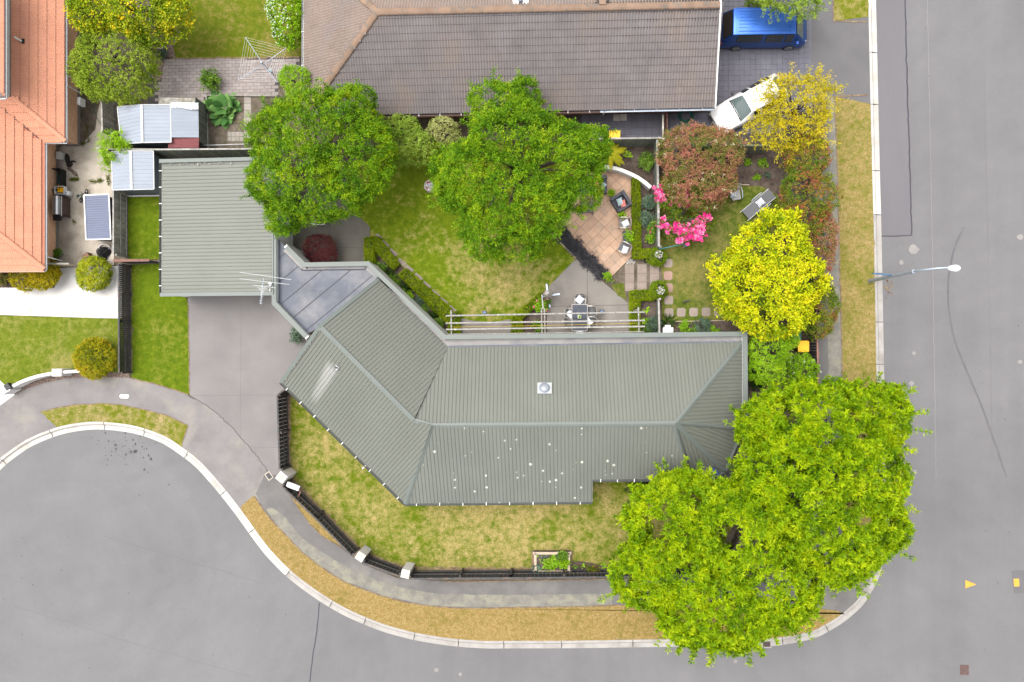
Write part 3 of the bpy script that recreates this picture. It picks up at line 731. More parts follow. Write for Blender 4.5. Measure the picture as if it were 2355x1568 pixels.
for i in range(1, len(edge)):
    if lens[i]-lens[i0] > nxt or i == len(edge)-1:
        x, y = ke[(i+i0)//2]
        kerb_piece(i0, i, 'kerb_new' if (x < 640 and y < 1300) or (x > 1980 and y < 530) else 'kerb')
        i0 = i; nxt = rk.choice([2.2, 2.6, 3.0])
mb = MB()
for i in range(len(edge)-1):
    a = lines[1]; q = offset(edge, .262)
    mb.add([(*q[i], RZ+.024), (*q[i+1], RZ+.024), (*lines[1][i+1], RZ+.024), (*lines[1][i], RZ+.024)], [(0, 1, 2, 3)])
kind(mb.build('channel_strip', M['stone_grey']))  # thin darker strip along the foot of the kerb face
land = [p for p in lines[4]]
land += [tuple(W(1990, -900)[:2]), tuple(W(-900, -900)[:2]), tuple(W(-900, 1250)[:2])]
mb = MB(); mb.prism(land, -.155, -.03); kind(mb.build('land', M['soil_pale']))
KB = lambda i: lines[4][i]
def near(x, y):
    return min(range(len(ke)), key=lambda i: (ke[i][0]-x)**2+(ke[i][1]-y)**2)
def kerb_run(a, b):            # back line of the kerb between two plan spots, world coordinates
    i, j = near(*a), near(*b)
    return [lines[5][k] for k in (range(i, j+1) if i <= j else range(i, j-1, -1))]
def Pw(pts, z=0.0): return [tuple(W(x, y, z)[:2]) for x, y in pts]
# footpath: asphalt between the fences and the verges, meeting the kerb at the crossings
back = [(-120, 940), (0, 931), (36, 905), (60, 893), (100, 881), (150, 870), (200, 866.5), (285, 867), (325, 875), (375, 888), (412, 901), (436, 911)]
sheet('footpath', Pw([(-300, 960)]+back+[(462.5, 924), (487.5, 941.5), (512.5, 963), (537.5, 986.5), (557.5, 1011.5), (588.5, 1046.5), (613.5, 1079), (640, 1103)])
      + kerb_run((560, 1205), (-60, 1140)), -.004, 'path_west', world=True, thick=.06)
up = [(640, 1103), (668, 1140), (691, 1176), (713.5, 1206), (738.5, 1231), (783.5, 1260), (835, 1297), (913, 1329), (1025, 1337), (1177, 1335), (1410, 1331), (1700, 1330), (1800, 1310), (1862, 1240), (1872, 1100), (1874, 900), (1866, 560), (1880, 392), (1895, 300), (1903, 220)]
sheet('footpath', Pw([(588, 1135), (613.5, 1079)]+up+[(1919, 222), (1925, 392), (1928, 527), (1935, 784), (1938, 1000), (1940, 1240)])+kerb_run((2034, 1240), (1943, 1426))
      + Pw([(1925, 1404), (1850, 1395), (1760, 1391), (1600, 1391), (1415, 1392), (1277, 1396), (1101, 1398.5), (988, 1393.5), (888.5, 1373.5), (788.5, 1336), (738.5, 1303.5), (693.5, 1268.5), (633.5, 1206), (606, 1172)]), -.002, 'path', world=True, thick=.06)
sheet('footpath_strip', [(612, 1170), (625, 1168), (648, 1181), (671, 1208.5), (693.5, 1236), (728.5, 1261), (763.5, 1283.5), (813.5, 1311), (863.5, 1333.5), (913.5, 1348.5), (963.5, 1358.5), (1013.5, 1366), (1177, 1368), (1302, 1366), (1406, 1364.5),
       (1408, 1390), (1277, 1394.5), (1101, 1396.5), (988, 1391.5), (888.5, 1371.5), (788.5, 1334), (738.5, 1301.5), (693.5, 1266.5), (633.5, 1204)], .003, 'path_lichen', rag=.012)
sheet('footpath_strip', [(1904, 225), (1917, 225), (1924.5, 392), (1926.5, 527), (1933, 784), (1936, 1000), (1906, 1000), (1903, 784), (1899, 620), (1908, 520), (1909, 392)], .003, 'path_lichen', rag=.012)
sheet('asphalt_crossing', Pw([(1858, -40), (1860, 0), (1862, 120), (1866, 222), (1905, 226), (1919, 222)])+kerb_run((2018, 222), (2014, -60)), -.001, 'asphalt_dark', world=True, thick=.06)
# verges
sheet('verge', Pw([(92.5, 948), (130, 937.5), (175, 930), (237.5, 927.5), (287.5, 931.5), (337.5, 942.5), (387.5, 956.5), (432.5, 977.5), (420, 1014)])+kerb_run((412, 1043), (136, 1000)), .012, 'verge_court', world=True, thick=.06, rag=.015, seed=2)
VT = [(556, 1161.5), (584, 1140), (606, 1172), (633.5, 1206), (663.5, 1236), (693.5, 1268.5), (738.5, 1303.5), (788.5, 1336), (838.5, 1356), (888.5, 1373.5), (938.5, 1386), (988.5, 1393.5), (1038.5, 1397), (1101, 1398.5), (1177, 1396.5),
      (1277, 1396), (1415, 1392), (1600, 1391), (1760, 1391), (1850, 1395), (1925, 1404), (1943, 1412)]
sheet('verge', Pw(VT)+kerb_run((1952, 1420), (540, 1182)), .012, 'verge_gold', world=True, thick=.06, rag=.015, seed=3)
sheet('verge', Pw([(1940, 1230), (1938, 1000), (1935, 784), (1928, 527), (1925, 392), (1919, 222)])+kerb_run((2018, 222), (2034, 1230)), .012, 'verge_east', world=True, thick=.06, rag=.015, seed=4)
sheet('verge', Pw([(1916, 49), (1914, -60)])+kerb_run((2012, -60), (2015, 49)), .012, 'verge_court', world=True, thick=.06, rag=.015, seed=5)
def edging(name, pts, wd, mat, z=.016, seed=1, amp=.012):
    p = Pw(pts); l = ragged_line(p, .2, amp, seed); a = offset(l, wd/2); b = offset(l, -wd/2)
    mb = MB()
    for i in range(len(l)-1): mb.add([(*a[i], z), (*b[i], z), (*b[i+1], z), (*a[i+1], z)], [(0, 1, 2, 3)])
    return kind(mb.build(name, M[mat]))
def ragged_line(p, step, amp, seed):
    rr = random.Random(seed); out = []
    for i in range(len(p)-1):
        a, b = p[i], p[i+1]; l = math.hypot(b[0]-a[0], b[1]-a[1]); n = max(1, int(l/step))
        for j in range(n): out.append((a[0]+(b[0]-a[0])*j/n+rr.gauss(0, amp), a[1]+(b[1]-a[1])*j/n+rr.gauss(0, amp)))
    out.append(p[-1]); return out
edging('verge_edge', VT[1:-2], .07, 'dead_edge', .018, 2)
edging('verge_edge', [(92.5, 948), (130, 937.5), (175, 930), (237.5, 927.5), (287.5, 931.5), (337.5, 942.5), (387.5, 956.5), (432.5, 977.5), (420, 1014)], .06, 'dead_edge', .018, 3)
edging('verge_edge', [(1938, 1000), (1935, 784), (1928, 527), (1925, 392), (1919, 225)], .07, 'dead_edge', .018, 4)
edging('verge_edge', [(1916, -40), (1916, 48), (1992, 51)], .08, 'dead_edge', .018, 6)
edging('verge_edge', [(1922, 222), (1995, 219)], .09, 'dead_edge', .018, 7)
edging('path_edge', [(668, 1142), (691, 1176), (713.5, 1206), (738.5, 1231), (783.5, 1258)], .05, 'dead_edge', .008, 8)
edging('path_edge', [(1025, 1338), (1177, 1336), (1403, 1332)], .05, 'dead_edge', .008, 9)
# drives and yards
sheet('driveway', [(405, 640), (432, 683), (434, 750), (436, 908), (462.5, 924), (487.5, 941.5), (512.5, 963), (537.5, 986.5), (557.5, 1011.5), (588.5, 1046.5), (613.5, 1079), (626, 1092), (650, 1096), (662, 1070), (700, 900), (760, 800), (690, 640)], 0.0, 'drive', thick=.08)
def joints(name, segs, wd=.018, z=.004, mat='joint'):
    mb = MB()
    for a, b in segs:
        p, q = W(*a), W(*b); d = (q-p).normalized(); s = Vector((-d.y, d.x, 0))*wd/2
        mb.add([(*(p+s)[:2], z), (*(p-s)[:2], z), (*(q-s)[:2], z), (*(q+s)[:2], z)], [(3, 2, 1, 0)])
    return kind(mb.build(name, M[mat]))
joints('control_joint', [((436, 910), (660, 908)), ((555, 700), (552, 1005)), ((589, 1029), (655, 1029))], .014, .005, 'asphalt_dark')
ck = ragged_line(Pw([(436, 911), (462.5, 924), (487.5, 941.5), (512.5, 963), (537.5, 986.5), (557.5, 1011.5), (588.5, 1046.5), (613.5, 1079), (620, 1090)]), .12, .02, 5)
mb = MB(); a, b = offset(ck, .018), offset(ck, -.018)
for i in range(len(ck)-1): mb.add([(*a[i], .006), (*b[i], .006), (*b[i+1], .006), (*a[i+1], .006)], [(0, 1, 2, 3)])
kind(mb.build('crack', M['joint']))
sheet('neighbour_drive', [(-60, 661), (125, 662), (138, 616), (205, 612), (280, 612), (280, 732), (215, 731), (100, 727), (-60, 722)], .0, 'concrete_white', thick=.08)
sheet('neighbour_drive', [(-80, 850), (-20, 865), (0, 874), (13, 886), (36, 906), (0, 932), (-80, 975)], .004, 'concrete_white', thick=.08)
sheet('lawn', [(-60, 723), (100, 727.5), (215, 731.5), (282, 732.5), (290, 866), (250, 868), (192, 856), (150, 858), (100, 869), (60, 881), (32, 893), (12, 886), (-2, 873), (-80, 850)], .012, 'lawn_neighbour', thick=.06, rag=.012, seed=6)
sheet('mulch', [(32, 908), (62, 893), (100, 881), (150, 870), (200, 866.5), (285, 868), (300, 868), (296, 856), (190, 856), (150, 857), (100, 868), (60, 881), (36, 896)], .016, 'bark', thick=.05)
sheet('yard', [(100, 330), (185, 330), (219, 296), (224, 260), (230, 226), (262, 240), (262, 320), (262, 610), (100, 612)], .0, 'concrete_yard', thick=.06)
sheet('yard_slab', [(134, 330), (159, 360), (163, 375), (163, 394), (160, 420), (161, 550), (136, 552)], .006, 'concrete_yard', thick=.06)
sheet('gravel', [(160, 200), (200, 190), (232, 226), (224, 260), (219, 298), (183, 336), (150, 336)], .002, 'soil_pale', thick=.05)
sheet('lawn', [(291, 450), (369, 450), (372, 520), (374, 595), (330, 598), (293, 600)], .012, 'lawn_west', thick=.06, rag=.01, seed=7)
sheet('lawn', [(299, 609), (371, 606), (400, 640), (431, 692), (434, 750), (436, 907), (375, 888), (325, 875), (302, 868)], .012, 'lawn_west', thick=.06, rag=.01, seed=8)
edging('lawn_edge', [(432, 694), (434, 750), (435.5, 905)], .05, 'dead_edge', .016, 9)
edging('lawn_edge', [(303, 869), (325, 875), (375, 888), (433, 907)], .07, 'dead_edge', .016, 10)
edging('lawn_edge', [(300, 612), (301, 700), (301, 862)], .13, 'soil_pale', .016, 11, .03)
# front lawn
FL = [(666, 905), (664, 1000), (664, 1075), (672, 1106), (741, 1178), (825, 1264), (847, 1278), (931, 1309), (951, 1313), (1177, 1311), (1415, 1308), (1500, 1305), (1640, 1300), (1690, 1200), (1660, 1120), (1560, 1060), (960, 1060), (700, 900)]
sheet('lawn', FL, .012, 'lawn_front', thick=.06, rag=.01, seed=12)
edging('lawn_edge', [(666, 910), (664.5, 1000), (666, 1075), (674, 1104), (743, 1176), (827, 1262), (849, 1276), (932, 1306), (1177, 1309), (1415, 1306)], .16, 'dead_edge', .016, 13, .03)
sheet('fence_foot', [(660, 905), (667, 905), (665, 1075), (673, 1106), (650, 1100), (659, 1040)], .014, 'soil')
sheet('footpath_sliver', [(668, 1141), (692, 1175), (714, 1205), (739, 1230), (788, 1258), (770, 1240), (736, 1200), (695, 1152)], .008, 'verge_gold', rag=.01)
# back garden
sheet('lawn', [(790, 380), (880, 340), (1060, 320), (1345, 330), (1345, 430), (1262, 532), (1324, 594), (1262, 658), (1248, 672), (1215, 705), (1180, 732), (1150, 738), (1120, 740), (1085, 737), (1058, 731), (1046, 722), (851, 548), (850, 521), (811, 485)],
      .012, 'lawn_back', thick=.06, rag=.01, seed=14)
sheet('bed', [(560, 345), (900, 335), (1345, 318), (1505, 318), (1505, 420), (1455, 408), (1392, 388), (1345, 345), (1100, 352), (960, 385), (850, 392), (700, 420), (560, 420)], .008, 'soil', thick=.05, rag=.02, seed=15)
sheet('patio', [(665, 440), (790, 400), (860, 430), (811, 485), (850, 521), (850, 548), (846, 625), (690, 625), (640, 560)], .004, 'patio_dark', thick=.06)
joints('patio_joint', [((758, 470), (758, 610)), ((775, 569), (846, 569)), ((670, 572), (700, 569))], .02, .008)
sheet('bed', [(864, 545), (880, 560), (1040, 712), (1060, 775), (1020, 780), (846, 620), (846, 548)], .006, 'soil', thick=.05, rag=.01, seed=16)
sheet('path_by_house', [(1058, 728), (1085, 736), (1120, 740), (1150, 738), (1178, 731), (1178, 790), (1058, 790)], .002, 'patio_grey', thick=.06)
sheet('bed', [(1178, 731), (1240, 678), (1258, 690), (1257, 790), (1178, 790)], .006, 'soil', thick=.05)
sheet('patio', [(1324.5, 594.5), (1349, 617), (1448, 700), (1450, 790), (1257, 790), (1257, 690), (1258, 664), (1262, 658)], .004, 'patio_grey', thick=.06)
joints('patio_joint', [((1349.5, 618), (1352.5, 785)), ((1257, 704.5), (1448, 701))], .02, .008)
sheet('gravel_patch', [(1406, 636), (1453, 590), (1455, 592), (1525, 588), (1530, 672), (1506, 690), (1448, 690), (1448, 700), (1395, 655)], .004, 'soil_pale', thick=.05, rag=.03, seed=17)
sheet('lawn_fringe', [(1405, 655), (1432, 650), (1440, 690), (1446, 696), (1420, 680)], .010, 'lawn_side', rag=.04, seed=18)
sheet('bed', [(1468, 412), (1502, 412), (1506, 578), (1468, 575)], .006, 'soil', thick=.05)
sheet('bed', [(1466, 690), (1512, 690), (1517, 790), (1466, 790)], .006, 'soil', thick=.05)
sheet('lawn', [(1506, 400), (1690, 425), (1712, 428), (1752, 428), (1790, 450), (1800, 600), (1790, 735), (1700, 737), (1553, 739), (1522, 738), (1520, 690), (1528, 672), (1516, 585)], .012, 'lawn_side', thick=.06, rag=.012, seed=19)
sheet('bed', [(1506, 330), (1800, 330), (1870, 300), (1868, 620), (1865, 900), (1720, 900), (1720, 790), (1520, 790), (1520, 739), (1790, 737), (1805, 600), (1788, 455), (1752, 432), (1690, 428), (1600, 540), (1516, 545), (1508, 420)], .008, 'soil', thick=.05, rag=.02, seed=20)
sheet('porch_slab', [(1560, 1080), (1720, 960), (1800, 1010), (1700, 1180), (1625, 1130)], .02, 'asphalt_dark', thick=.05)
joints('patio_joint', [((1640, 1085), (1690, 1130)), ((1660, 1135), (1700, 1085))], .03, .026)
# top left yard
sheet('lawn', [(330, -60), (700, -60), (700, 120), (688, 132), (376, 133), (370, 100)], .012, 'lawn_top', thick=.06, rag=.02, seed=21)
edging('lawn_edge', [(380, 134), (500, 134), (600, 133), (688, 131)], .09, 'dead_edge', .016, 22, .02)
sheet('leaf_litter', [(360, 70), (415, 72), (398, 110), (404, 132), (376, 134), (372, 180), (352, 190), (340, 120)], .016, 'bark', rag=.04, seed=23)
sheet('courtyard', [(340, 134), (692, 133), (690, 150), (640, 190), (635, 235), (474, 220), (474, 260), (340, 260)], -.012, 'joint', thick=.04)
sheet('bed', [(476, 220), (640, 222), (640, 345), (478, 340)], .004, 'soil_pale', thick=.05)
sheet('fence_side_strip', [(380, 352), (640, 352), (640, 372), (380, 372)], .004, 'soil_pale', thick=.05)
sheet('front_bed', [(-40, 612), (140, 612), (125, 660), (-40, 661)], .006, 'soil', thick=.05)
# right drive in front of the brown house
sheet('paved_drive_base', [(1300, 255), (1645, 240), (1650, -80), (1862, -80), (1863, 225), (1880, 300), (1740, 318), (1300, 320)], -.012, 'joint', thick=.04)
edging('drive_edge', [(1862, -60), (1862, 150), (1865, 250)], .12, 'paver_dark', .008, 24, .004)
# ------------------------------------------------------------------ pieces laid one by one
def pave(parent_name, poly, pl, pw, ang, mat, stag=.5, gap=.012, z=.0, name='paver', cap=300, th=.04, label=None, jit=.004, seed=1, skip=None, pool=None):
    """lay single pavers over a polygon; the first ones are objects of their own, any past the cap are joined"""
    par = bpy.data.objects.new(parent_name, None); COL.objects.link(par); par['kind'] = 'structure'
    p2 = ccw(XY(poly)); ORG[par.name] = Vector((0, 0, 0)); rr = random.Random(seed)
    ca, sa = math.cos(ang), math.sin(ang)
    loc = [(x*ca+y*sa, -x*sa+y*ca) for x, y in p2]
    us = [q[0] for q in loc]; vs = [q[1] for q in loc]
    mb = MB(); b = .006; hx, hy = (pl-gap)/2, (pw-gap)/2
    mb.add([(-hx+b, -hy+b, 0), (hx-b, -hy+b, 0), (hx-b, hy-b, 0), (-hx+b, hy-b, 0), (-hx, -hy, -b), (hx, -hy, -b), (hx, hy, -b), (-hx, hy, -b), (-hx, -hy, -th), (hx, -hy, -th), (hx, hy, -th), (-hx, hy, -th)],
           [(0, 1, 2, 3)]+[(i+4, (i+1) % 4+4, (i+1) % 4, i) for i in range(4)]+[(i+8, (i+1) % 4+8, (i+1) % 4+4, i+4) for i in range(4)])
    me = mb.mesh(name, M[mat]); rest = MB(); k = 0; items = []
    r0, r1 = math.floor(min(vs)/pw), math.ceil(max(vs)/pw)
    for r in range(r0, r1+1):
        for c in range(math.floor(min(us)/pl)-1, math.ceil(max(us)/pl)+2):
            u = c*pl+(stag*pl if r % 2 else 0); v = r*pw
            if not inside(loc, u, v): continue
            x, y = u*ca-v*sa, u*sa+v*ca
            if skip and skip(x, y): continue
            items.append((x, y))
    fx = lambda q: abs(q[0])+abs(q[1])
    items.sort(key=fx)
    for x, y in items:
        zz = z+rr.uniform(-jit, jit); a = ang+rr.gauss(0, .004); Mt = Matrix.Translation((x, y, zz)) @ Matrix.Rotation(a, 4, 'Z')
        if k < cap: inst(name, me, par, Mt)
        else: rest.add([Mt @ Vector(v) for v in mb.v], mb.f)
        k += 1
    if rest.v: kind(rest.build(name+'s', M[mat], par), 'stuff')
    return par
pave('courtyard_paving', [(370, 135), (690, 134), (688, 150), (640, 188), (634, 232), (476, 220), (474, 330), (352, 300), (362, 200)], .42, .19, yaw(1, -.01), 'paver_grey', seed=3)
pave('drive_paving', [(1638, 256), (1652, 60), (1654, -60), (1859, -60), (1861, 240), (1800, 300), (1530, 320), (1530, 262)], .30, .30, 0, 'paver_dark', stag=0, gap=.008, seed=4)
pave('side_path_paving', [(1340, 262), (1528, 262), (1528, 320), (1340, 322)], .40, .40, 0, 'paver_dark', stag=0, gap=.01, seed=5)
# terracotta terrace: big and half slabs on the diagonal
terr = [(1287, 503), (1300, 470), (1320, 400), (1388, 386), (1421, 393), (1450, 408), (1453, 588), (1406, 636), (1388, 640)]
sheet('terrace_base', terr, -.008, 'soil_pale', thick=.03)
def terrace():
    par = bpy.data.objects.new('terrace', None); COL.objects.link(par); par['kind'] = 'structure'; ORG['terrace'] = Vector((0, 0, 0))
    p2 = ccw(XY(terr)); ang = yaw(410, 420)+PI/2; ca, sa = math.cos(ang), math.sin(ang); u0 = .47; rr = random.Random(9)
    loc = [(x*ca+y*sa, -x*sa+y*ca) for x, y in p2]; us = [q[0] for q in loc]; vs = [q[1] for q in loc]
    i0, i1, j0, j1 = math.floor(min(us)/u0)-1, math.ceil(max(us)/u0)+1, math.floor(min(vs)/u0)-1, math.ceil(max(vs)/u0)+1
    used = set(); cells = []
    for i in range(i0, i1):
        for j in range(j0, j1):
            if (i, j) in used: continue
            a, b = rr.choice([(2, 1), (1, 1), (1, 1), (1, 2)])
            if any((i+x, j+y) in used for x in range(a) for y in range(b)): a = b = 1
            for x in range(a):
                for y in range(b): used.add((i+x, j+y))
            cells.append((i, j, a, b))
    gm = .014
    for i, j, a, b in cells:
        q = [(i*u0+gm/2, j*u0+gm/2), ((i+a)*u0-gm/2, j*u0+gm/2), ((i+a)*u0-gm/2, (j+b)*u0-gm/2), (i*u0+gm/2, (j+b)*u0-gm/2)]
        # trim to the terrace outline
        q = trim(q, loc)
        if len(q) < 3 or abs(area(q)) < .01: continue
        c = (sum(x for x, _ in q)/len(q), sum(y for _, y in q)/len(q)); o = Vector((c[0]*ca-c[1]*sa, c[0]*sa+c[1]*ca, 0))
        mb = MB(); mb.prism([((x-c[0])*ca-(y-c[1])*sa, (x-c[0])*sa+(y-c[1])*ca) for x, y in q], -.03, .012+rr.uniform(-.004, .004))
        ob = mb.build('paver', M['paver_terra'], par, local=True); ob.location = o
    return par
def trim(q, conv):
    """clip q by the convex hull edges of conv"""
    h = hull(conv); out = q
    for i in range(len(h)):
        a, b = h[i], h[(i+1) % len(h)]; nx, ny = -(b[1]-a[1]), b[0]-a[0]
        res = []
        for k in range(len(out)):
            p, r = out[k], out[(k+1) % len(out)]
            dp = (p[0]-a[0])*nx+(p[1]-a[1])*ny; dr = (r[0]-a[0])*nx+(r[1]-a[1])*ny
            if dp >= 0: res.append(p)
            if (dp >= 0) != (dr >= 0):
                t = dp/(dp-dr); res.append((p[0]+(r[0]-p[0])*t, p[1]+(r[1]-p[1])*t))
        out = res
        if not out: return []
    return out
def hull(p):
    p = sorted(set(p)); lo = []; hi = []
    cr = lambda o, a, b: (a[0]-o[0])*(b[1]-o[1])-(a[1]-o[1])*(b[0]-o[0])
    for q in p:
        while len(lo) > 1 and cr(lo[-2], lo[-1], q) <= 0: lo.pop()
        lo.append(q)
    for q in reversed(p):
        while len(hi) > 1 and cr(hi[-2], hi[-1], q) <= 0: hi.pop()
        hi.append(q)
    return lo[:-1]+hi[:-1]
terrace()
def slabs(parent_name, quads, mat, th=.05, z=.02, name='slab', mats=None):
    par = bpy.data.objects.new(parent_name, None); COL.objects.link(par); par['kind'] = 'structure'; ORG[par.name] = Vector((0, 0, 0))
    for i, q in enumerate(quads):
        p = XY(q, z); c = (sum(x for x, _ in p)/len(p), sum(y for _, y in p)/len(p)); mb = MB()
        pr = [(x-c[0], y-c[1]) for x, y in p]
        mb.prism(pr, -th, -.008); mb.prism(offset_in(pr, .010), -.008, 0)
        ob = mb.build(name, M[(mats or {}).get(i, mat)], par, local=True); ob.location = (c[0], c[1], z)
    return par
# stepping stones along the clipped hedge
st = []
for cx, cy, sc in ((871, 543, .7), (884, 560.5, 1), (903, 579.5, 1), (923, 602, 1), (940, 617, 1), (961, 636, 1), (980, 655, 1), (1000, 674, 1), (1019, 692, 1), (1038.5, 710, 1)):
    a = (6.2*sc, 8*sc); b = (7*sc, -6*sc)       # half vectors in plan
    st.append([(cx-12*sc, cy-2.5*sc), (cx-4.5*sc, cy-9.5*sc), (cx+12*sc, cy+4*sc), (cx+4.5*sc, cy+11*sc)])
slabs('stepping_stones', st, 'slab', z=.025, name='stone')
col = []
for x0, x1 in ((1437, 1457.5), (1465, 1486.5), (1494, 1514.5)):
    for y0, y1 in ((607.5, 628), (628.7, 648.3), (649, 669)): col.append([(x0, y0), (x1, y0), (x1, y1), (x0, y1)])
slabs('slab_path', col, 'slab', z=.02)
sq = []
for cx, cy in ((1536, 605), (1536, 633.5), (1536.5, 661.5), (1537.5, 690), (1538, 718.5), (1566, 718), (1594.5, 717.5), (1623, 717), (1651.5, 717)):
    k = 10; c2 = 3.2; sq.append([(cx-k, cy-k+c2), (cx-k+c2, cy-k), (cx+k-c2, cy-k), (cx+k, cy-k+c2), (cx+k, cy+k-c2), (cx+k-c2, cy+k), (cx-k+c2, cy+k), (cx-k, cy+k-c2)])
slabs('square_stepping_stones', sq, 'slab', z=.022, name='stone', mats={1: 'slab_pink', 2: 'slab_pink'})
# pale pavers in the vegetable bed at the top
vg = []
for k in range(6): vg.append([(561, 222+k*16), (577, 222+k*16), (577, 237.4+k*16), (561, 237.4+k*16)])
for k in range(4):
    for j in range(2): vg.append([(523+k*9.4, 303+j*11), (532+k*9.4, 303+j*11), (532+k*9.4, 313.4+j*11), (523+k*9.4, 313.4+j*11)])
slabs('vegetable_path', vg, 'paver_pale', z=.02, name='paver')
slabs('side_flags', [[(1410, 263), (1425, 263), (1425, 278), (1410, 278)], [(1426, 262), (1441, 262), (1441, 277), (1426, 277)]], 'stone_pale', z=.03, name='flagstone')

# ------------------------------------------------------------------ roofs
def ribbed(parent, plane, pts, along, mat, pitch=.195, per=4, rib=.030, name='roof_sheet', lift=0.0, rw=.032, cap=300):
    """profiled steel: pans and upstanding ribs, cut to the outline, laid in sheets of a few ribs"""
    n = plane.n; u = Vector(along); u = (u-n*u.dot(n)).normalized(); v = n.cross(u); o = pts[0]
    q = ccw([((p-o).dot(u), (p-o).dot(v)) for p in pts])
    us = [a for a, _ in q]; k0, k1 = math.floor(min(us)/pitch), math.ceil(max(us)/pitch)
    prof = [(0, 0), (pitch-rw-.012, 0), (pitch-rw, rib), (pitch-.012, rib), (pitch, 0)]
    mb = MB(); cnt = 0
    def flush():
        nonlocal mb
        if mb.v: mb.build(name, M[mat], parent)
        mb = MB()
    for k in range(k0, k1):
        for (a, ha), (b, hb) in zip(prof[:-1], prof[1:]):
            x0, x1 = k*pitch+a, k*pitch+b
            c = clip(clip(q, 0, x0, False), 0, x1, True)
            if len(c) < 3 or abs(area(c)) < 1e-5: continue
            mb.poly([o+u*x+v*y+n*(lift+ha+(hb-ha)*(x-x0)/(x1-x0)) for x, y in c])
        if (k-k0) % per == per-1: flush()
    flush()
def deck(pts, drop=.02):
    mb = MB(); mb.poly([p-Vector((0, 0, drop)) for p in pts]); return mb
TB = {}
def tile_mesh(key, w_, l, rolls, h):
    """one interlocking tile: rolls across, a thick lower lip"""
    k = rolls*4; mb = MB(); top = []
    for i in range(k+1):
        x = -w_/2+w_*i/k; z = h*(.5-.5*math.cos(2*PI*i/4)) if i % 4 else 0.0
        top.append((x, z))
    lo, hi = -l/2+.03, l/2+.012
    vs = [(x, lo, z+.026) for x, z in top]+[(x, hi, z) for x, z in top]+[(x, lo, z-.004) for x, z in top]
    n = k+1
    mb.add(vs, [(i, i+1, i+1+n, i+n) for i in range(k)]+[(i+2*n, i+1+2*n, i+1, i) for i in range(k)])
    TB[key] = mb
    return mb
def tiles(plane, pts, along, w_, l, grow=.12, vis=None):
    n = plane.n; u = Vector(along); u = (u-n*u.dot(n)).normalized(); v = n.cross(u); o = pts[0]
    if v.z < 0: v = -v; u = -u
    q = ccw([((p-o).dot(u), (p-o).dot(v)) for p in pts]); q = offset_in(q, -grow*.5)
    us = [a for a, _ in q]; vs = [b for _, b in q]; out = []
    R3 = Matrix((u, v, n)).transposed()
    for r in range(math.floor(min(vs)/l), math.ceil(max(vs)/l)+1):
        for c in range(math.floor(min(us)/w_), math.ceil(max(us)/w_)+1):
            x, y = (c+.5)*w_, (r+.5)*l
            if not inside(q, x, y): continue
            p = o+u*x+v*y+n*.012
            out.append(Matrix.Translation(p) @ R3.to_4x4())
    return out
def lay(parent, mats_, key, mat, name, cap, rest_name, rr):
    mb = TB[key]; me = mb.mesh(name, M[mat]); rest = MB()
    for i, Mt in enumerate(mats_):
        Mt = Mt @ Matrix.Translation((0, 0, rr.uniform(-.003, .003))) @ Matrix.Rotation(rr.gauss(0, .006), 4, 'Z')
        if i < cap: inst(name, me, parent, Mt)
        else: rest.add([Mt @ Vector(v) for v in mb.v], mb.f)
    if rest.v: kind(rest.build(rest_name, M[mat], parent), 'stuff')
def ridge_tiles(parent, a, b, mat, name='ridge_tile', l=.42, wd=.2, h=.1):
    d = (b-a); k = max(1, int(d.length/l)); s = d/k; dn = d.normalized(); sd = Z.cross(dn).normalized(); un = dn.cross(sd)
    mb = MB(); n = 5; vs = []
    for e, g in ((-.5, 1.0), (.53, .9)):
        for i in range(n+1):
            t = PI*i/n; vs.append((e*s.length, math.cos(t)*wd*g, math.sin(t)*h*g))
    mb.add(vs, [(i, i+1, i+n+2, i+n+1) for i in range(n)]+[tuple(range(n, -1, -1)), tuple(range(n+1, 2*n+2))])
    me = mb.mesh(name, M[mat]); R3 = Matrix((dn, sd, un)).transposed().to_4x4()
    for i in range(k): inst(name, me, parent, Matrix.Translation(a+s*(i+.5)) @ R3)
def capstrip(mb, a, b, wd, th=.03, lift=.05, mi=0):
    mb.bar(Vector(a)+Z*lift, Vector(b)+Z*lift, wd, th, mi)
def gutter(parent, a, b, out, mat='steel_dark', name='gutter', brackets=0, bmat='white', w_=.12, h=.1):
    d = (b-a).normalized(); o = Vector(out).normalized(); mb = MB()
    prof = [(0.0, -.01), (0.01, -h), (w_-.01, -h), (w_, 0.0)]
    vs = [a+o*x+Z*z for x, z in prof]+[b+o*x+Z*z for x, z in prof]
    inn = [a+o*x+Z*z for x, z in ((.012, -.01), (.02, -h+.012), (w_-.02, -h+.012), (w_-.012, 0))]+[b+o*x+Z*z for x, z in ((.012, -.01), (.02, -h+.012), (w_-.02, -h+.012), (w_-.012, 0))]
    mb.add(vs, [(i, i+1, i+5, i+4) for i in range(3)]); mb.add(inn, [(i+4, i+5, i+1, i) for i in range(3)])
    mb.add([vs[3], vs[7], inn[7], inn[3]], [(0, 1, 2, 3)])
    g = mb.build(name, M[mat], parent)
    l = (b-a).length
    for i in range(brackets):
        p = a+(b-a)*((i+.5)/brackets); bm = MB(); bm.bar(p+o*-.03+Z*.015, p+o*(w_+.01)+Z*.015, .04, .012); bm.build('gutter_bracket', M[bmat], g)
    return g

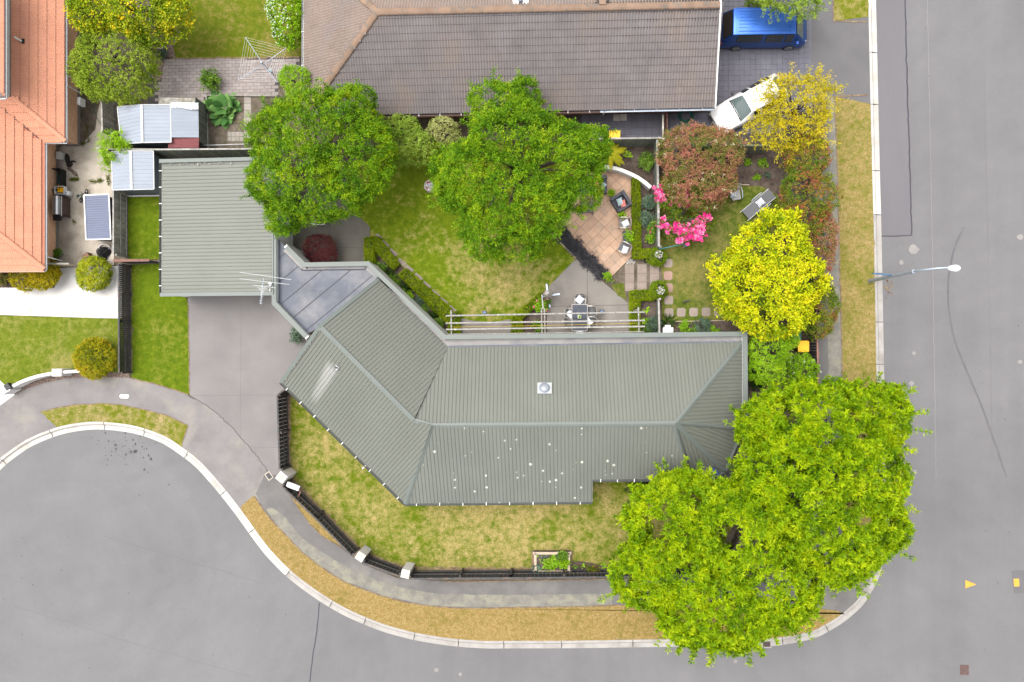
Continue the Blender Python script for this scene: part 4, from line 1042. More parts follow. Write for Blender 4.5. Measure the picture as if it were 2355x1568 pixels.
# ---- the green-roofed house
house = thing('house', 'long bent house with grey-green ribbed metal roofs and attached flat-fronted garage', 'house', W(1200, 900))
zE, zR = 2.5, 4.4
pn = Plane(W(1029, 798, zE), W(1707, 786, zE), W(1553, 973, zR))
ps = Plane(W(932, 1159, zE), W(1360, 1155, zE), W(1553, 973, zR))
pw1 = Plane(W(872, 643, zE), W(1029, 798, zE), W(737, 752, zR))
pw2 = Plane(W(648, 880, zE), W(932, 1158, zE), W(737, 752, zR))
pe = Plane(W(1707, 786, zE), W(1712, 990, zE), W(1553, 973, zR))
pb1 = Plane(W(1697, 1001, zE), W(1664.5, 1081.5, zE), W(1553, 973, zR))
pb2 = Plane(W(1664.5, 1081.5, zE), W(1592, 1110, zE), W(1553, 973, zR))
def pp(pl, pts): return [pl.at(x, y) for x, y in pts]
NP = pp(pn, [(1029, 798), (951, 966), (992, 978), (1553, 973), (1706, 787)])
SP = pp(ps, [(992, 978), (932, 1158), (1360, 1154), (1361.5, 1103), (1590, 1101), (1580, 1082), (1553, 974)])
W1 = pp(pw1, [(873, 644), (737, 752), (951, 966), (1029, 798)])
W2 = pp(pw2, [(737, 752), (648, 880), (932, 1158), (992, 978), (951, 966)])
EP = pp(pe, [(1706, 787), (1553, 973), (1700, 985), (1711, 985)])
B1 = pp(pb1, [(1553, 973), (1664.5, 1081), (1697, 1001), (1699, 985)])
B2 = pp(pb2, [(1553, 973), (1580, 1082), (1592, 1109), (1664.5, 1081)])
rf = MB()
for pts in (NP, SP, W1, W2, EP, B1, B2): rf.poly([p-Z*.03 for p in pts])
roof = rf.build('roof', M['steel_roof'], house)
ribbed(roof, pn, NP, W(1707, 786, zE)-W(1029, 798, zE), 'steel_roof')
ribbed(roof, ps, SP, W(1360, 1155, zE)-W(932, 1159, zE), 'steel_lichen')
ribbed(roof, pw1, W1, W(1029, 798, zE)-W(872, 643, zE), 'steel_roof')
ribbed(roof, pw2, W2, W(932, 1158, zE)-W(648, 880, zE), 'steel_streak')
ribbed(roof, pe, EP, W(1712, 990, zE)-W(1707, 786, zE), 'steel_roof')
ribbed(roof, pb1, B1, W(1664.5, 1081, zE)-W(1697, 1001, zE), 'steel_roof')
ribbed(roof, pb2, B2, W(1592, 1109, zE)-W(1664.5, 1081, zE), 'steel_roof')
def ridgecap(a, b, wd=.24, mat='steel_trim', name='ridge_cap', lift=.055, th=.02):
    mb = MB(); d = (b-a).normalized(); sd = Z.cross(d).normalized(); un = d.cross(sd)
    for s in (-1, 1):
        e = sd*s*wd/2-un*.035
        q = [a+un*lift, b+un*lift, b+un*lift+e, a+un*lift+e]
        mb.add(q+[p-un*th for p in q], [(0, 1, 2, 3) if s < 0 else (3, 2, 1, 0), (4, 5, 6, 7), (2, 3, 7, 6), (0, 4, 7, 3), (1, 2, 6, 5)])
    return mb.build(name, M[mat], roof)
ridgecap(pw1.at(737, 752), pw1.at(951, 966)); ridgecap(pw2.at(951, 966), pn.at(992, 978)); ridgecap(pn.at(992, 978), pn.at(1553, 973))
ridgecap(ps.at(992, 978), ps.at(932, 1158)); ridgecap(pn.at(1553, 973), pn.at(1707, 786))
ridgecap(pb1.at(1555, 975), pb1.at(1664, 1081)); 
def valley(a, b, wd=.16, lift=-.002):
    mb = MB(); mb.bar(a+Z*lift, b+Z*lift, wd, .012); mb.build('valley', M['steel_dark'], roof)
valley(pn.at(1029, 798), pn.at(951, 966)); valley(ps.at(1553, 975), ps.at(1583, 1085)); valley(pe.at(1555, 973), pe.at(1700, 985.5))
ridgecap(ps.at(1551, 976), ps.at(1581, 1088), .16, lift=.04); ridgecap(pe.at(1560, 972), pe.at(1700, 984), .16, lift=.04)
# barge and end trims of the bent wing
tb_ = MB()
for a, b in ((pw1.at(871, 642), pw1.at(736, 750)), (pw2.at(736, 750), pw2.at(647, 879))):
    tb_.bar(a+Z*.05, b+Z*.05, .20, .03); tb_.bar(a-Z*.1, b-Z*.1, .03, .24)
tb_.build('barge_cap', M['steel_trim'], house)
lb = MB(); rr = random.Random(4)
for i in range(34):
    t = rr.random(); p = pw2.at(736+(647-736)*t+5, 750+(879-750)*t+3)+Z*.07; lb.ball(p, (rr.uniform(.02, .05), rr.uniform(.02, .05), .012), 6, 3)
kind(lb.build('lichen', M['paver_pale'], house), 'stuff')
# gutters with their white brackets
e1, e2 = pw2.at(645, 878), pw2.at(932, 1159); gutter(house, e1, e2, Vector(((e2-e1).y, -(e2-e1).x, 0)) if ((e2-e1).y) < 0 and False else Vector((-(e1-e2).y, (e1-e2).x, 0))*(1 if Vector((-(e1-e2).y, (e1-e2).x, 0)).dot(W(600, 1100)-W(800, 1000)) > 0 else -1), brackets=9)
gutter(house, ps.at(931, 1158), ps.at(1361, 1154), (0, -1, 0), brackets=8)
gutter(house, ps.at(1361.5, 1103), ps.at(1594, 1101.5), (0, -1, 0), brackets=6)
for a, b in (((1664.5, 1081.5), (1592, 1110)), ((1697, 1001), (1664.5, 1081.5))):
    p, q = W(*a, zE), W(*b, zE); mb = MB(); d = (q-p).normalized(); o = Vector((-d.y, d.x, 0)); o = o if o.dot(W(1700, 1100)-W(1600, 1000)) > 0 else -o
    mb.bar(p+o*.06-Z*.04, q+o*.06-Z*.04, .2, .05); mb.bar(p+o*.15-Z*.14, q+o*.15-Z*.14, .02, .2); mb.build('fascia', M['steel_trim'], house)
mb = MB(); mb.bar(ps.at(1361, 1154)-Z*.06, ps.at(1361.5, 1103)-Z*.06, .05, .16); mb.build('fascia', M['steel_trim'], house)
# walls: footprint pulled in under the eaves
fp = [W(x, y, zE) for x, y in ((873, 644), (1029, 798), (1707, 786), (1711, 985), (1697, 1001), (1664.5, 1081.5), (1592, 1109), (1361.5, 1103), (1360, 1155), (932, 1158), (648, 880))]
fp2 = offset_in([tuple(p[:2]) for p in fp], .5)
mb = MB(); mb.prism(fp2, 0, 2.42); mb.build('wall', M['brick_red'], house)
mb = MB(); mb.prism(offset_in([tuple(p[:2]) for p in fp], .03), 2.36, 2.42, bottom=True); mb.build('soffit', M['orange_plaster'], house)
# box gutter, parapet and the low link roof
bgm = MB(); bgz = 2.42
bgm.flat(XY([(868, 640), (1022, 776), (1713, 767), (1712, 792), (1030, 803), (1015, 792), (866, 648)], bgz), bgz)
bgm.build('box_gutter', M['membrane_gutter'], house)
fs_ = MB(); fs_.bar(pn.at(1031, 797)+Z*.0, pn.at(1707, 785.5)+Z*.0, .1, .03); fs_.build('eave_flashing', M['membrane'], house)
pz = 2.82
def parapet(pts, wd=.24, base=0.0, z=pz, wallmat='white', name='parapet'):
    par = None
    for (a, b) in zip(pts[:-1], pts[1:]):
        p, q = W(*a, z), W(*b, z); d = (q-p).normalized()
        mb = MB(); mb.bar(Vector((p.x, p.y, (base+z-.03)/2))-d*.09, Vector((q.x, q.y, (base+z-.03)/2))+d*.09, wd-.03, z-.03-base); w_ = mb.build(name, M[wallmat], house)
    # capping in one piece
    P2 = [tuple(W(*a, z)[:2]) for a in pts]; l, r = offset_mitre(P2, wd/2), offset_mitre(P2, -wd/2)
    mb = MB()
    for i in range(len(P2)-1):
        q = [(*l[i], z), (*r[i], z), (*r[i+1], z), (*l[i+1], z)]
        mb.add(q+[(x, y, zz-.05) for x, y, zz in q], [(0, 1, 2, 3), (0, 3, 7, 4), (1, 5, 6, 2), (0, 4, 5, 1), (2, 6, 7, 3)])
    mb.build('parapet_cap', M['steel_trim'], house)
def offset_mitre(pts, d):
    out = []
    for i in range(len(pts)):
        def nr(a, b):
            l = math.hypot(b[0]-a[0], b[1]-a[1]); return (-(b[1]-a[1])/l, (b[0]-a[0])/l)
        if i == 0: n = nr(pts[0], pts[1]); out.append((pts[0][0]+n[0]*d, pts[0][1]+n[1]*d)); continue
        if i == len(pts)-1: n = nr(pts[-2], pts[-1]); out.append((pts[-1][0]+n[0]*d, pts[-1][1]+n[1]*d)); continue
        a, b = nr(pts[i-1], pts[i]), nr(pts[i], pts[i+1]); s = 1+a[0]*b[0]+a[1]*b[1]
        out.append((pts[i][0]+(a[0]+b[0])*d/s, pts[i][1]+(a[1]+b[1])*d/s))
    return out
parapet([(658, 567.5), (699, 608.5), (845, 606), (1022, 775), (1713, 767.5), (1714.5, 990)])
parapet([(629, 368), (630, 697), (704, 774)], .26)
lz = 2.44; lk = [(636, 545), (652, 562), (699, 611), (846, 609), (872, 641), (735, 751), (700, 772), (634, 702)]
lp = Plane(W(636, 545, lz), W(846, 609, lz), W(700, 772, lz)); LP = [W(x, y, lz) for x, y in lk]
rfm = MB(); rfm.prism([tuple(p[:2]) for p in LP], 0, lz-.02); rfm.build('link', M['render_white'], house)
dv = (W(735, 751, lz)-W(868, 641, lz)).normalized(); q = [((p-LP[0]).dot(dv), (p-LP[0]).dot(Vector((-dv.y, dv.x, 0)))) for p in LP]
q = ccw(q); vs_ = [b for _, b in q]; k = 0; wv = Vector((-dv.y, dv.x, 0)); y0 = min(vs_)
while y0 < max(vs_):
    c = clip(clip(q, 1, y0, False), 1, y0+1.08, True)
    if len(c) > 2:
        mb = MB(); mb.poly([LP[0]+dv*x+wv*y+Z*(.006*(k % 2)+.004*(1-(y-y0))) for x, y in c]); mb.build('membrane_sheet', M['membrane'], house)
        ln = [p for p in c if abs(p[1]-y0) < .01]
        if len(ln) >= 2 and k:
            a, b = LP[0]+dv*ln[0][0]+wv*ln[0][1], LP[0]+dv*ln[-1][0]+wv*ln[-1][1]; mb = MB(); mb.bar(a+Z*.012, b+Z*.012, .045, .008); mb.build('seam', M['tar'], house)
    y0 += 1.0; k += 1
mb = MB()
for a, b in (((656, 574), (697, 616)), ((697, 616), (842, 614)), ((842, 614), (868, 638))):
    p, q2 = W(*a, lz), W(*b, lz); mb.bar(p+Z*.05, q2+Z*.05, .22, .1)
mb.build('upstand', M['membrane_gutter'], house)
mb = MB()
for a, b in (((655, 581), (695, 621.5)), ((695, 621.5), (845, 619.5)), ((845, 619.5), (866, 642))):
    mb.bar(W(*a, lz)+Z*.018, W(*b, lz)+Z*.018, .05, .02)
mb.build('upstand_flashing', M['tar'], house)
mb = MB(); mb.cyl(W(707, 617, lz)+Z*.1, .06, .006, 12); mb.build('roof_drain', M['black_plastic'], house)
# garage
gz0, gz1 = 2.45, 2.72
pg = Plane(W(371, 376, gz0), W(371, 674, gz0), W(624, 520, gz1)); GP = pp(pg, [(372, 374), (371, 674), (624, 672), (624, 369)])
gr = MB(); gr.poly([p-Z*.03 for p in GP]); groof = gr.build('garage_roof', M['steel_roof'], house)
ribbed(groof, pg, GP, W(371, 674, gz0)-W(371, 376, gz0), 'steel_roof', pitch=.2)
mb = MB(); mb.bar(W(366, 370.5, 2.62), W(626, 364, 2.8), .2, .04); mb.bar(W(368, 677.5, 2.62), W(626, 675, 2.8), .2, .04); mb.bar(W(626.5, 366, 2.84), W(627, 676, 2.84), .07, .05); mb.build('garage_flashing', M['steel_trim'], house)
mb = MB(); a, b = W(369, 680, 2.6), W(626, 677.5, 2.76); mb.bar(a-Z*.11, b-Z*.11, .03, .2); mb.build('fascia', M['white'], house)
lm = MB(); rr = random.Random(6)
for i in range(46):
    p = pg.at(385+rr.random()**1.5*150+rr.gauss(0, 6), 375.5+rr.gauss(0, 2.2)); lm.ball(p+Z*.05, (rr.uniform(.03, .09), rr.uniform(.02, .05), .01), 6, 3)
for i in range(22): lm.ball(pg.at(372.5+rr.uniform(0, 3), rr.uniform(380, 670))+Z*.04, (.03, .03, .01), 5, 3)
kind(lm.build('lichen', M['timber_rail'], house), 'stuff')
gutter(house, W(371, 676, gz0), W(371, 374, gz0), (-1, 0, 0), brackets=8)
g = [tuple(W(x, y, gz0)[:2]) for x, y in ((372, 374), (626, 370), (626, 676), (371, 678))]; g = [(p[0]+o[0], p[1]+o[1]) for p, o in zip(g, ((.15, -.15), (0, -.15), (0, .55), (.15, .55)))]
mb = MB(); mb.prism(g, 0, 2.36); mb.build('garage_wall', M['render_white'], house)
c0 = W(371, 678, gz0); mb = MB(); mb.box((c0.x+.32, c0.y+.30, 1.2), (.35, .5, 2.4)); mb.build('garage_pier', M['white'], house)
mb = MB(); c1 = W(500, 678, gz0); mb.box((c1.x, c1.y+.5, 1.05), (5.0, .06, 2.1)); mb.build('garage_door', M['orange_plaster'], house)
# things on the roof that belong to it
p = pn.at(1252, 893.5); mb = MB(); R3 = Matrix((Vector((1, 0, 0)), pn.n.cross(Vector((1, 0, 0))), pn.n)).transposed()
mb.box(p+pn.n*.05, (.74, .60, .1), M=R3); sk = mb.build('skylight', M['zinc_white'], house)
mb = MB(); mb.lathe((0, 0, 0), [(.27, 0), (.27, .05), (.24, .11), (.16, .17), (.0, .19)], 22); mb.v = [tuple(R3 @ Vector(v)+p+pn.n*.1) for v in mb.v]
mb.build('dome', M['dome'], sk)
mb = MB(); mb.lathe((0, 0, 0), [(.30, .0), (.30, .03), (.27, .03), (.27, .0)], 22); mb.v = [tuple(R3 @ Vector(v)+p+pn.n*.1) for v in mb.v]; mb.build('ring', M['galv'], sk)
p = pw2.at(775, 845); mb = MB(); mb.box(p+pw2.n*.04, (.2, .2, .05), rz=R(-40)); mb.cyl(p, .05, .3, 10); fl = mb.build('flue', M['zinc_white'], house)
mb = MB(); mb.cyl(p+Z*.3, .07, .05, 10); mb.build('cowl', M['black_metal'], fl)
mb = MB(); a = W(841, 1070, 2.4); b = W(833.5, 1077, 2.2); mb.tube([a, b, b-Z*.15], .04, 8); mb.build('spout', M['white'], house)
mb = MB()
for x, y in ((701, 772), (697, 763)): mb.tube([W(x, y, 2.5), W(x+4, y+8, 2.3), W(x+5, y+10, 1.6)], .035, 8)
mb.build('downpipe', M['white'], house)

# ---- brown tiled house
bh = thing('brown_tiled_house', 'brown concrete-tiled house with long ridge behind the green-roofed house', 'house', W(1180, 150))
ez, rz_ = 2.4, 4.75
rA, rB = W(867, 28, rz_), W(1654, 11, rz_); sA, sB = W(698, 268, ez), W(1641.5, 248, ez)
pS = Plane(sA, sB, rA)
nA = Vector((sA.x, 2*rA.y-sA.y+.1, ez)); nB = Vector((sB.x, 2*rB.y-sB.y, ez)); pN = Plane(nA, nB, rA); pWt = Plane(sA, nA, rA)
SPb = [sA, sB, rB, rA]; WPb = [sA, rA, nA]; NPb = [rA, rB, nB, nA]
mb = MB()
for q in (SPb, WPb, NPb): mb.poly([p-Z*.02 for p in q])
broof = mb.build('roof', M['tile_under'], bh)
tile_mesh('brown', .30, .37, 2, .042)
rr = random.Random(11)
sm = tiles(pS, SPb, sB-sA, .30, .37); wm = tiles(pWt, WPb, sA-nA, .30, .37); nm = tiles(pN, NPb, nA-nB, .30, .37)
inframe = lambda Mt, z=3.5: True
sm.sort(key=lambda q: -q.translation.x+0*q.translation.y)
lay(broof, sm, 'brown', 'tile_brown', 'roof_tile', 230, 'roof_tiles', rr)
wm.sort(key=lambda q: q.translation.y)
lay(broof, wm, 'brown', 'tile_brown_west', 'roof_tile', 70, 'roof_tiles', rr)
lay(broof, nm, 'brown', 'tile_brown_west', 'roof_tile', 0, 'roof_tiles', rr)
ridge_tiles(broof, rA+Z*.03, rB+Z*.03, 'tile_ridge'); ridge_tiles(broof, sA+Z*.03, rA+Z*.03, 'tile_ridge'); ridge_tiles(broof, nA+Z*.03, rA+Z*.03, 'tile_ridge')
gutter(bh, sA-Z*.02, W(1380, 253.5, ez), (0, -1, 0), 'iron', brackets=14, bmat='zinc_white'); gutter(bh, W(1380, 253.5, ez), sB-Z*.02, (0, -1, 0), 'galv', brackets=5, bmat='zinc_white')
gutter(bh, nA, sA, (-1, 0, 0), 'zinc_white', brackets=5)
mb = MB(); mb.bar(sB+Vector((.05, 0, .03)), rB+Vector((.05, 0, .05)), .07, .16); mb.bar(rB+Vector((.05, 0, .05)), nB+Vector((.05, 0, .03)), .07, .16); mb.build('barge_board', M['white'], bh)
mb = MB(); mb.prism([(sA.x+.55, sA.y+.55), (sB.x-.25, sB.y+.55), (nB.x-.25, nB.y-.55), (nA.x+.55, nA.y-.55)], 0, 2.3); mb.build('wall', M['brick_red'], bh)
mb = MB(); mb.prism([(sA.x+.03, sA.y+.03), (sB.x-.03, sB.y+.03), (nB.x-.03, nB.y-.03), (nA.x+.03, nA.y-.03)], 2.3, 2.36, bottom=True); mb.build('soffit', M['timber_brown'], bh)
mb = MB(); mb.prism([(rB.x+.0, rB.y), (sB.x-.25, sB.y+.55), (sB.x-.2, sB.y+.55), (nB.x-.2, nB.y-.55), (nB.x-.25, nB.y-.55)], 2.36, 2.37); mb.build('gable_sill', M['timber_brown'], bh)
mb = MB(); mb.poly([(sB.x-.22, sB.y+.3, ez), (nB.x-.22, nB.y-.3, ez), (rB.x-.22, rB.y, rz_-.15)]); mb.build('gable', M['brick_red'], bh)
p = pN.at(1197, 5); mb = MB(); mb.box(p+Z*.05, (.8, .6, .1)); ch = mb.build('roof_vent', M['white'], bh); mb = MB(); mb.cyl(p+Z*.08, .12, .4, 12); mb.build('pipe', M['galv'], ch)
mb = MB(); mb.tube([W(1390, 255, 2.35), W(1387, 263, 2.1), W(1386, 264, .1)], .045, 8); mb.build('downpipe', M['galv'], bh)
mb = MB()
for y_ in (-6, 12): mb.bar(W(1368, y_-6, 4.6), W(1378, 9, 4.72), .05, .04); mb.bar(W(1404, y_-6, 4.6), W(1394, 9, 4.72), .05, .04)
mb.build('valley_flashing', M['black_metal'], bh)
mb = MB(); mb.bar(W(1385, -14, 4.85), W(1385, 11, 4.85), .34, .14); mb.build('ridge_cover', M['tile_ridge'], bh)

# ---- orange tiled house
oh = thing('orange_tiled_house', 'orange tiled house with white gutters and tan brick walls beside the concrete yard', 'house', W(60, 300))
pE = Plane(W(149.5, -20, 2.4), W(149.5, 323, 2.4), W(28, 223, 3.65)); pS2 = Plane(W(97, 325.5, 2.4), W(150, 325.5, 2.4), W(28, 223, 3.65))
pL = Plane(W(102.5, 330, 2.4), W(102.5, 618, 2.4), W(0, 245, 3.5)); pB = Plane(W(0, 620, 2.4), W(101, 619, 2.4), W(0, 539, 3.3))
Ep = pp(pE, [(26, -60), (28, 223), (150, 324), (149.5, -60)]); Sp = pp(pS2, [(28, 223), (-20, 226), (-8, 240), (97, 325.5), (150, 325.5)])
Lp = pp(pL, [(-8, 238), (-60, 238), (-60, 492), (0, 539), (102, 618), (102.5, 328), (97, 325)]); Bp = pp(pB, [(-60, 492), (-60, 621), (102, 619), (0, 539)])
mb = MB()
for q in (Ep, Sp, Lp, Bp): mb.poly([p-Z*.02 for p in (q if (q[1]-q[0]).cross(q[2]-q[1]).z > 0 else q[::-1])])
oroof = mb.build('roof', M['tile_under_orange'], oh)
tile_mesh('orange', .33, .42, 3, .02); rr = random.Random(12)
allo = tiles(pE, Ep, W(149.5, 323, 2.4)-W(149.5, -20, 2.4), .33, .42)+tiles(pL, Lp, W(102.5, 618, 2.4)-W(102.5, 330, 2.4), .33, .42)
allo += tiles(pS2, Sp, (1, 0, 0), .33, .42)+tiles(pB, Bp, (1, 0, 0), .33, .42)
hx0 = W(-5, 300, 3).x
allo.sort(key=lambda q: -q.translation.x)
lay(oroof, allo, 'orange', 'tile_orange', 'roof_tile', 300, 'roof_tiles', rr)
ridge_tiles(oroof, pE.at(28, 223)+Z*.02, pE.at(150, 324)+Z*.02, 'tile_orange', wd=.15, h=.08); ridge_tiles(oroof, pL.at(-4, 536)+Z*.02, pL.at(102, 618)+Z*.02, 'tile_orange', wd=.15, h=.08)
mb = MB(); mb.bar(pL.at(-8, 239)+Z*.03, pL.at(97, 325)+Z*.03, .05, .02); mb.build('valley', M['iron'], oroof)
gutter(oh, W(149.5, -60, 2.4), W(149.5, 326, 2.4), (1, 0, 0), 'zinc_white'); gutter(oh, W(152, 325.5, 2.4), W(97, 325.5, 2.4), (0, -1, 0), 'zinc_white')
gutter(oh, W(102.5, 326, 2.4), W(102.5, 620, 2.4), (1, 0, 0), 'zinc_white'); gutter(oh, W(104, 619.5, 2.4), W(-60, 621, 2.4), (0, -1, 0), 'zinc_white')
wl = [W(x, y) for x, y in ((182.5, -60), (182.5, 333), (133, 333), (133, 612), (-120, 612), (-120, -60))]
mb = MB(); mb.prism([tuple(p[:2]) for p in wl], 0, 2.36); mb.build('wall', M['brick_tan'], oh)
mb = MB()
for a, b in (((183.5, -60), (183.5, 334)), ((184, 334), (133, 334)), ((134, 333), (134, 612))): mb.bar(W(*a)+Z*.1, W(*b)+Z*.1, .06, .2)
mb.build('plinth', M['stone_grey'], oh)
sf = [W(x, y, 2.4) for x, y in ((149.5, -60), (149.5, 325), (102.5, 325), (102.5, 619), (-60, 619), (-60, -60))]
mb = MB(); mb.prism([tuple(p[:2]) for p in sf], 2.3, 2.37, bottom=True); mb.build('soffit', M['orange_plaster'], oh)
# upper storey seen at the frame edge
uz = 5.0; mb = MB(); p1, p2 = W(27.5, -60, 3.5), W(27.5, 224, 3.5); mb.prism([(p1.x, p1.y), (p2.x, p2.y), (p2.x-4, p2.y), (p1.x-4, p1.y)], 2.5, uz-.1); up_ = mb.build('upper_wall', M['orange_plaster'], oh)
pU = Plane(W(10.5, -60, uz), W(10.5, 222, uz), W(-60, 100, uz+.7)); Up = pp(pU, [(10.5, -60), (10.5, 222), (-30, 180), (-60, 160), (-60, -60)])
mb = MB(); mb.poly(Up if (Up[1]-Up[0]).cross(Up[2]-Up[1]).z > 0 else Up[::-1]); ur = mb.build('upper_roof', M['tile_under_orange'], oh)
lay(ur, tiles(pU, Up, W(10.5, 222, uz)-W(10.5, -60, uz), .33, .42), 'orange', 'tile_orange', 'roof_tile', 60, 'roof_tiles', rr)
gutter(oh, W(10.5, -60, uz), W(10.5, 224, uz), (1, 0, 0), 'zinc_white'); gutter(oh, W(12, 223, uz), W(-60, 226, uz), (0, -1, 0), 'zinc_white')
p = pE.at(50, 95); mb = MB(); mb.box(p+pE.n*.02, (.3, .26, .03)); vp = mb.build('vent_pipe', M['black_metal'], oh); mb = MB(); mb.cyl(p, .05, .55, 10); mb.build('pipe', M['white'], vp)
# yard window
def wallwin(x, ya, yb, z0, z1, parent, divs=1):
    a, b = W(x, ya), W(x, yb); X = a.x+.01; mb = MB()
    mb.box((X, (a.y+b.y)/2, (z0+z1)/2), (.06, abs(a.y-b.y), z1-z0)); f = mb.build('window', M['white'], parent)
    n = divs+1; l = abs(a.y-b.y)-.12; y0 = max(a.y, b.y)-.06
    fr = [.32, .68] if n == 2 else [1/n]*n; s = 0
    for k in range(n):
        w_ = l*fr[k]; mb = MB(); mb.box((X+.035, y0-s*l-w_/2, (z0+z1)/2), (.012, w_-.06, z1-z0-.14)); mb.build('pane', M['glass_dark'], f); s += fr[k]
    return f
f = wallwin(133, 341, 390, .95, 2.2, oh, 1)
mb = MB(); pW_ = W(133, 372); mb.lathe((0, 0, 0), [(.17, 0), (.23, .012), (.29, 0)], 20); mb.v = [(pW_.x+.062+z, pW_.y+x*.8, 1.5+y*1.35) for x, y, z in mb.v]; mb.build('ring_sticker', M['white'], f)
wallwin(133, 452, 522, 1.9, 2.2, oh, 0)
mb = MB()
for a, b in (((152, 171, 2.3), (183, 189, 1.5)), ((152, 195, 2.3), (185, 214, .9)), ((104, 589, 2.3), (142, 600, .8)), ((152, 28, 2.3), (172, 46, 1.6))): mb.tube([W(*a), W(*b)], .035, 8)
mb.build('downpipe', M['white'], oh)
mb = MB(); p = W(187, 235, 1.0); mb.box(p, (.18, .42, .5)); mb.build('meter_box', M['white'], oh)
mb = MB(); p = W(139, 378-19, .25); mb.box(p, (.25, .42, .45)); mb.build('gas_box', M['orange_plaster'], oh)
mb = MB(); p = W(106, 560, 2.0); mb.box((W(133, 560).x+.03, p.y, 2.0), (.05, .45, .3)); mb.build('wall_vent', M['zinc_side'], oh)
# ------------------------------------------------------------------ fences and walls
def fence(label, pts, h, paling='timber_black', rail='timber_black_rail', bw=.18, gap=.02, posts=2.4, side=1, rails=(.15, .55), top=True, name='fence', thick=.02, post_mat=None, seed=1, capw=.09, ragtop=0.0, topmat=None, skip=None):
    """pts: foot of the fence in plan; side +1 puts rails and posts on the left of the run"""
    P = Pw(pts); t = thing(name, label, 'fence', (*P[0], 0)); rr = random.Random(seed)
    proto = None
    for (a, b) in zip(P[:-1], P[1:]):
        l = math.hypot(b[0]-a[0], b[1]-a[1]); d = Vector(((b[0]-a[0])/l, (b[1]-a[1])/l, 0)); sd = Vector((-d.y, d.x, 0))*side; A = Vector((*a, 0)); ang = math.atan2(d.y, d.x)
        n = max(1, round(l/(bw+gap))); stp = l/n
        if proto is None:
            mb = MB(); mb.box((0, 0, h/2), (bw, thick, h)); proto = mb.mesh('paling', M[paling])
        for i in range(n):
            c = A+d*(i+.5)*stp
            Mt = Matrix.Translation(c+Vector((0, 0, .02+rr.uniform(-ragtop, ragtop)))) @ Matrix.Rotation(ang+rr.gauss(0, .01), 4, 'Z') @ Matrix.Diagonal((stp/(bw+gap), 1, 1, 1))
            inst('paling', proto, t, Mt)
        for z in rails:
            mb = MB(); q = sd*(thick/2+.03); mb.bar(A+q+Z*z*h, A+d*l+q+Z*z*h, .045, .09); mb.build('rail', M[rail], t)
        if top:
            mb = MB(); mb.bar(A+Z*(h+.045), A+d*l+Z*(h+.045), capw, .035); mb.build('top_rail', M[topmat or rail], t)
        if posts:
            k = max(1, round(l/posts))
            for i in range(k+1):
                p = A+d*(l*i/k)+sd*.1; mb = MB(); mb.box((p.x, p.y, (h-.03)/2), (.1, .1, h-.03), rz=ang); mb.build('post', M[post_mat or rail], t)
    return t
fence('black paling fence running along the driveway beside the front lawn', [(658.5, 906), (663.5, 1070)], 1.45, side=1, rails=(.12, .55), seed=1, bw=.2)
fence('low black fence panel between the driveway fence and the first white pillar', [(664, 1071), (668, 1100)], 1.1, side=1, seed=2, bw=.2)
t = fence('dark gate panel closing the gap to the house corner', [(659, 905), (681, 887)], 1.45, side=-1, name='gate', seed=3, posts=0); t['category'] = 'gate'
fence('black curved fence between the first and second white pillars', [(668, 1108), (741, 1177), (823, 1262)], 1.4, side=1, seed=4, bw=.2)
fence('short black fence between the two neighbouring white pillars', [(849, 1278), (928, 1307)], 1.4, side=1, seed=5, bw=.2)
fence('long straight black fence along the front footpath', [(953, 1312), (1177, 1310.5), (1415, 1308), (1640, 1300)], 1.5, side=1, seed=6, bw=.2)
fence('weathered grey paling fence showing its rails beside the narrow side lawn', [(292, 592), (292, 448), (288, 320)], 1.38, 'timber_grey', 'timber_rail', .10, .006, 2.6, side=-1, rails=(.08, .52), seed=7, ragtop=.02)
mb = MB()
fence('black fence between the neighbour lawn and the west lawn strip', [(298, 612), (298.5, 740), (299, 856)], 1.12, side=1, seed=8, bw=.1, gap=.015, posts=2.1, rails=(.1, .5))
fence('grey-green paling fence between the tin sheds and the garage', [(262, 358), (292, 361), (400, 362), (572, 361), (640, 360)], 1.75, 'timber_green', 'timber_rail', .12, .006, 0, side=1, rails=(), seed=9, ragtop=.015, topmat='timber_rail')
fence('green-stained paling fence behind the fern bed and the yellow bin', [(1335, 338), (1420, 337), (1524, 336)], 1.65, 'timber_green', 'timber_rail', .135, .01, 0, side=1, rails=(), seed=10, topmat='timber_rail')
fence('lichen-capped fence dividing the terrace bed from the side lawn', [(1502, 333), (1506, 575)], 1.5, 'timber_green', 'timber_rail', .135, .008, 2.4, side=1, rails=(.95, .5), seed=11, capw=.12, topmat='timber_rail')
fence('dark green fence panel behind the red-leaved bush', [(1560, 350), (1640, 352), (1752, 352)], 1.6, 'timber_green', 'timber_green', .12, .004, 2.0, side=1, seed=12)
fence('short grey fence between the slab path and the house wall', [(1508, 690), (1510, 772)], 1.0, 'timber_green', 'timber_rail', .13, .006, 1.8, side=1, rails=(.5,), seed=13, capw=.1, topmat='timber_rail')
fence('dark slatted fence between the footpath and the bin corner', [(1853, 560), (1857, 720), (1861, 905), (1861, 1080)], 1.4, 'timber_black', 'timber_brown', .12, .03, 2.3, side=1, rails=(.1, .85), seed=14, topmat='timber_brown')
fence('low tan board fence across the neighbour path', [(110, 612), (196, 613)], 1.5, 'timber_new', 'timber_grey', .13, .004, 0, side=1, rails=(), seed=15)
fence('dark fence panel with a red-brown capping beside the garage corner', [(293, 606), (374, 605)], 1.45, 'timber_black', 'timber_brown', .15, .01, 0, side=1, rails=(.5,), seed=16, capw=.14, topmat='timber_brown')
fence('dark slatted pen fence left of the larger tin shed', [(268, 238), (270, 318)], 1.5, 'timber_grey', 'timber_grey', .1, .02, 2.0, side=-1, seed=17)
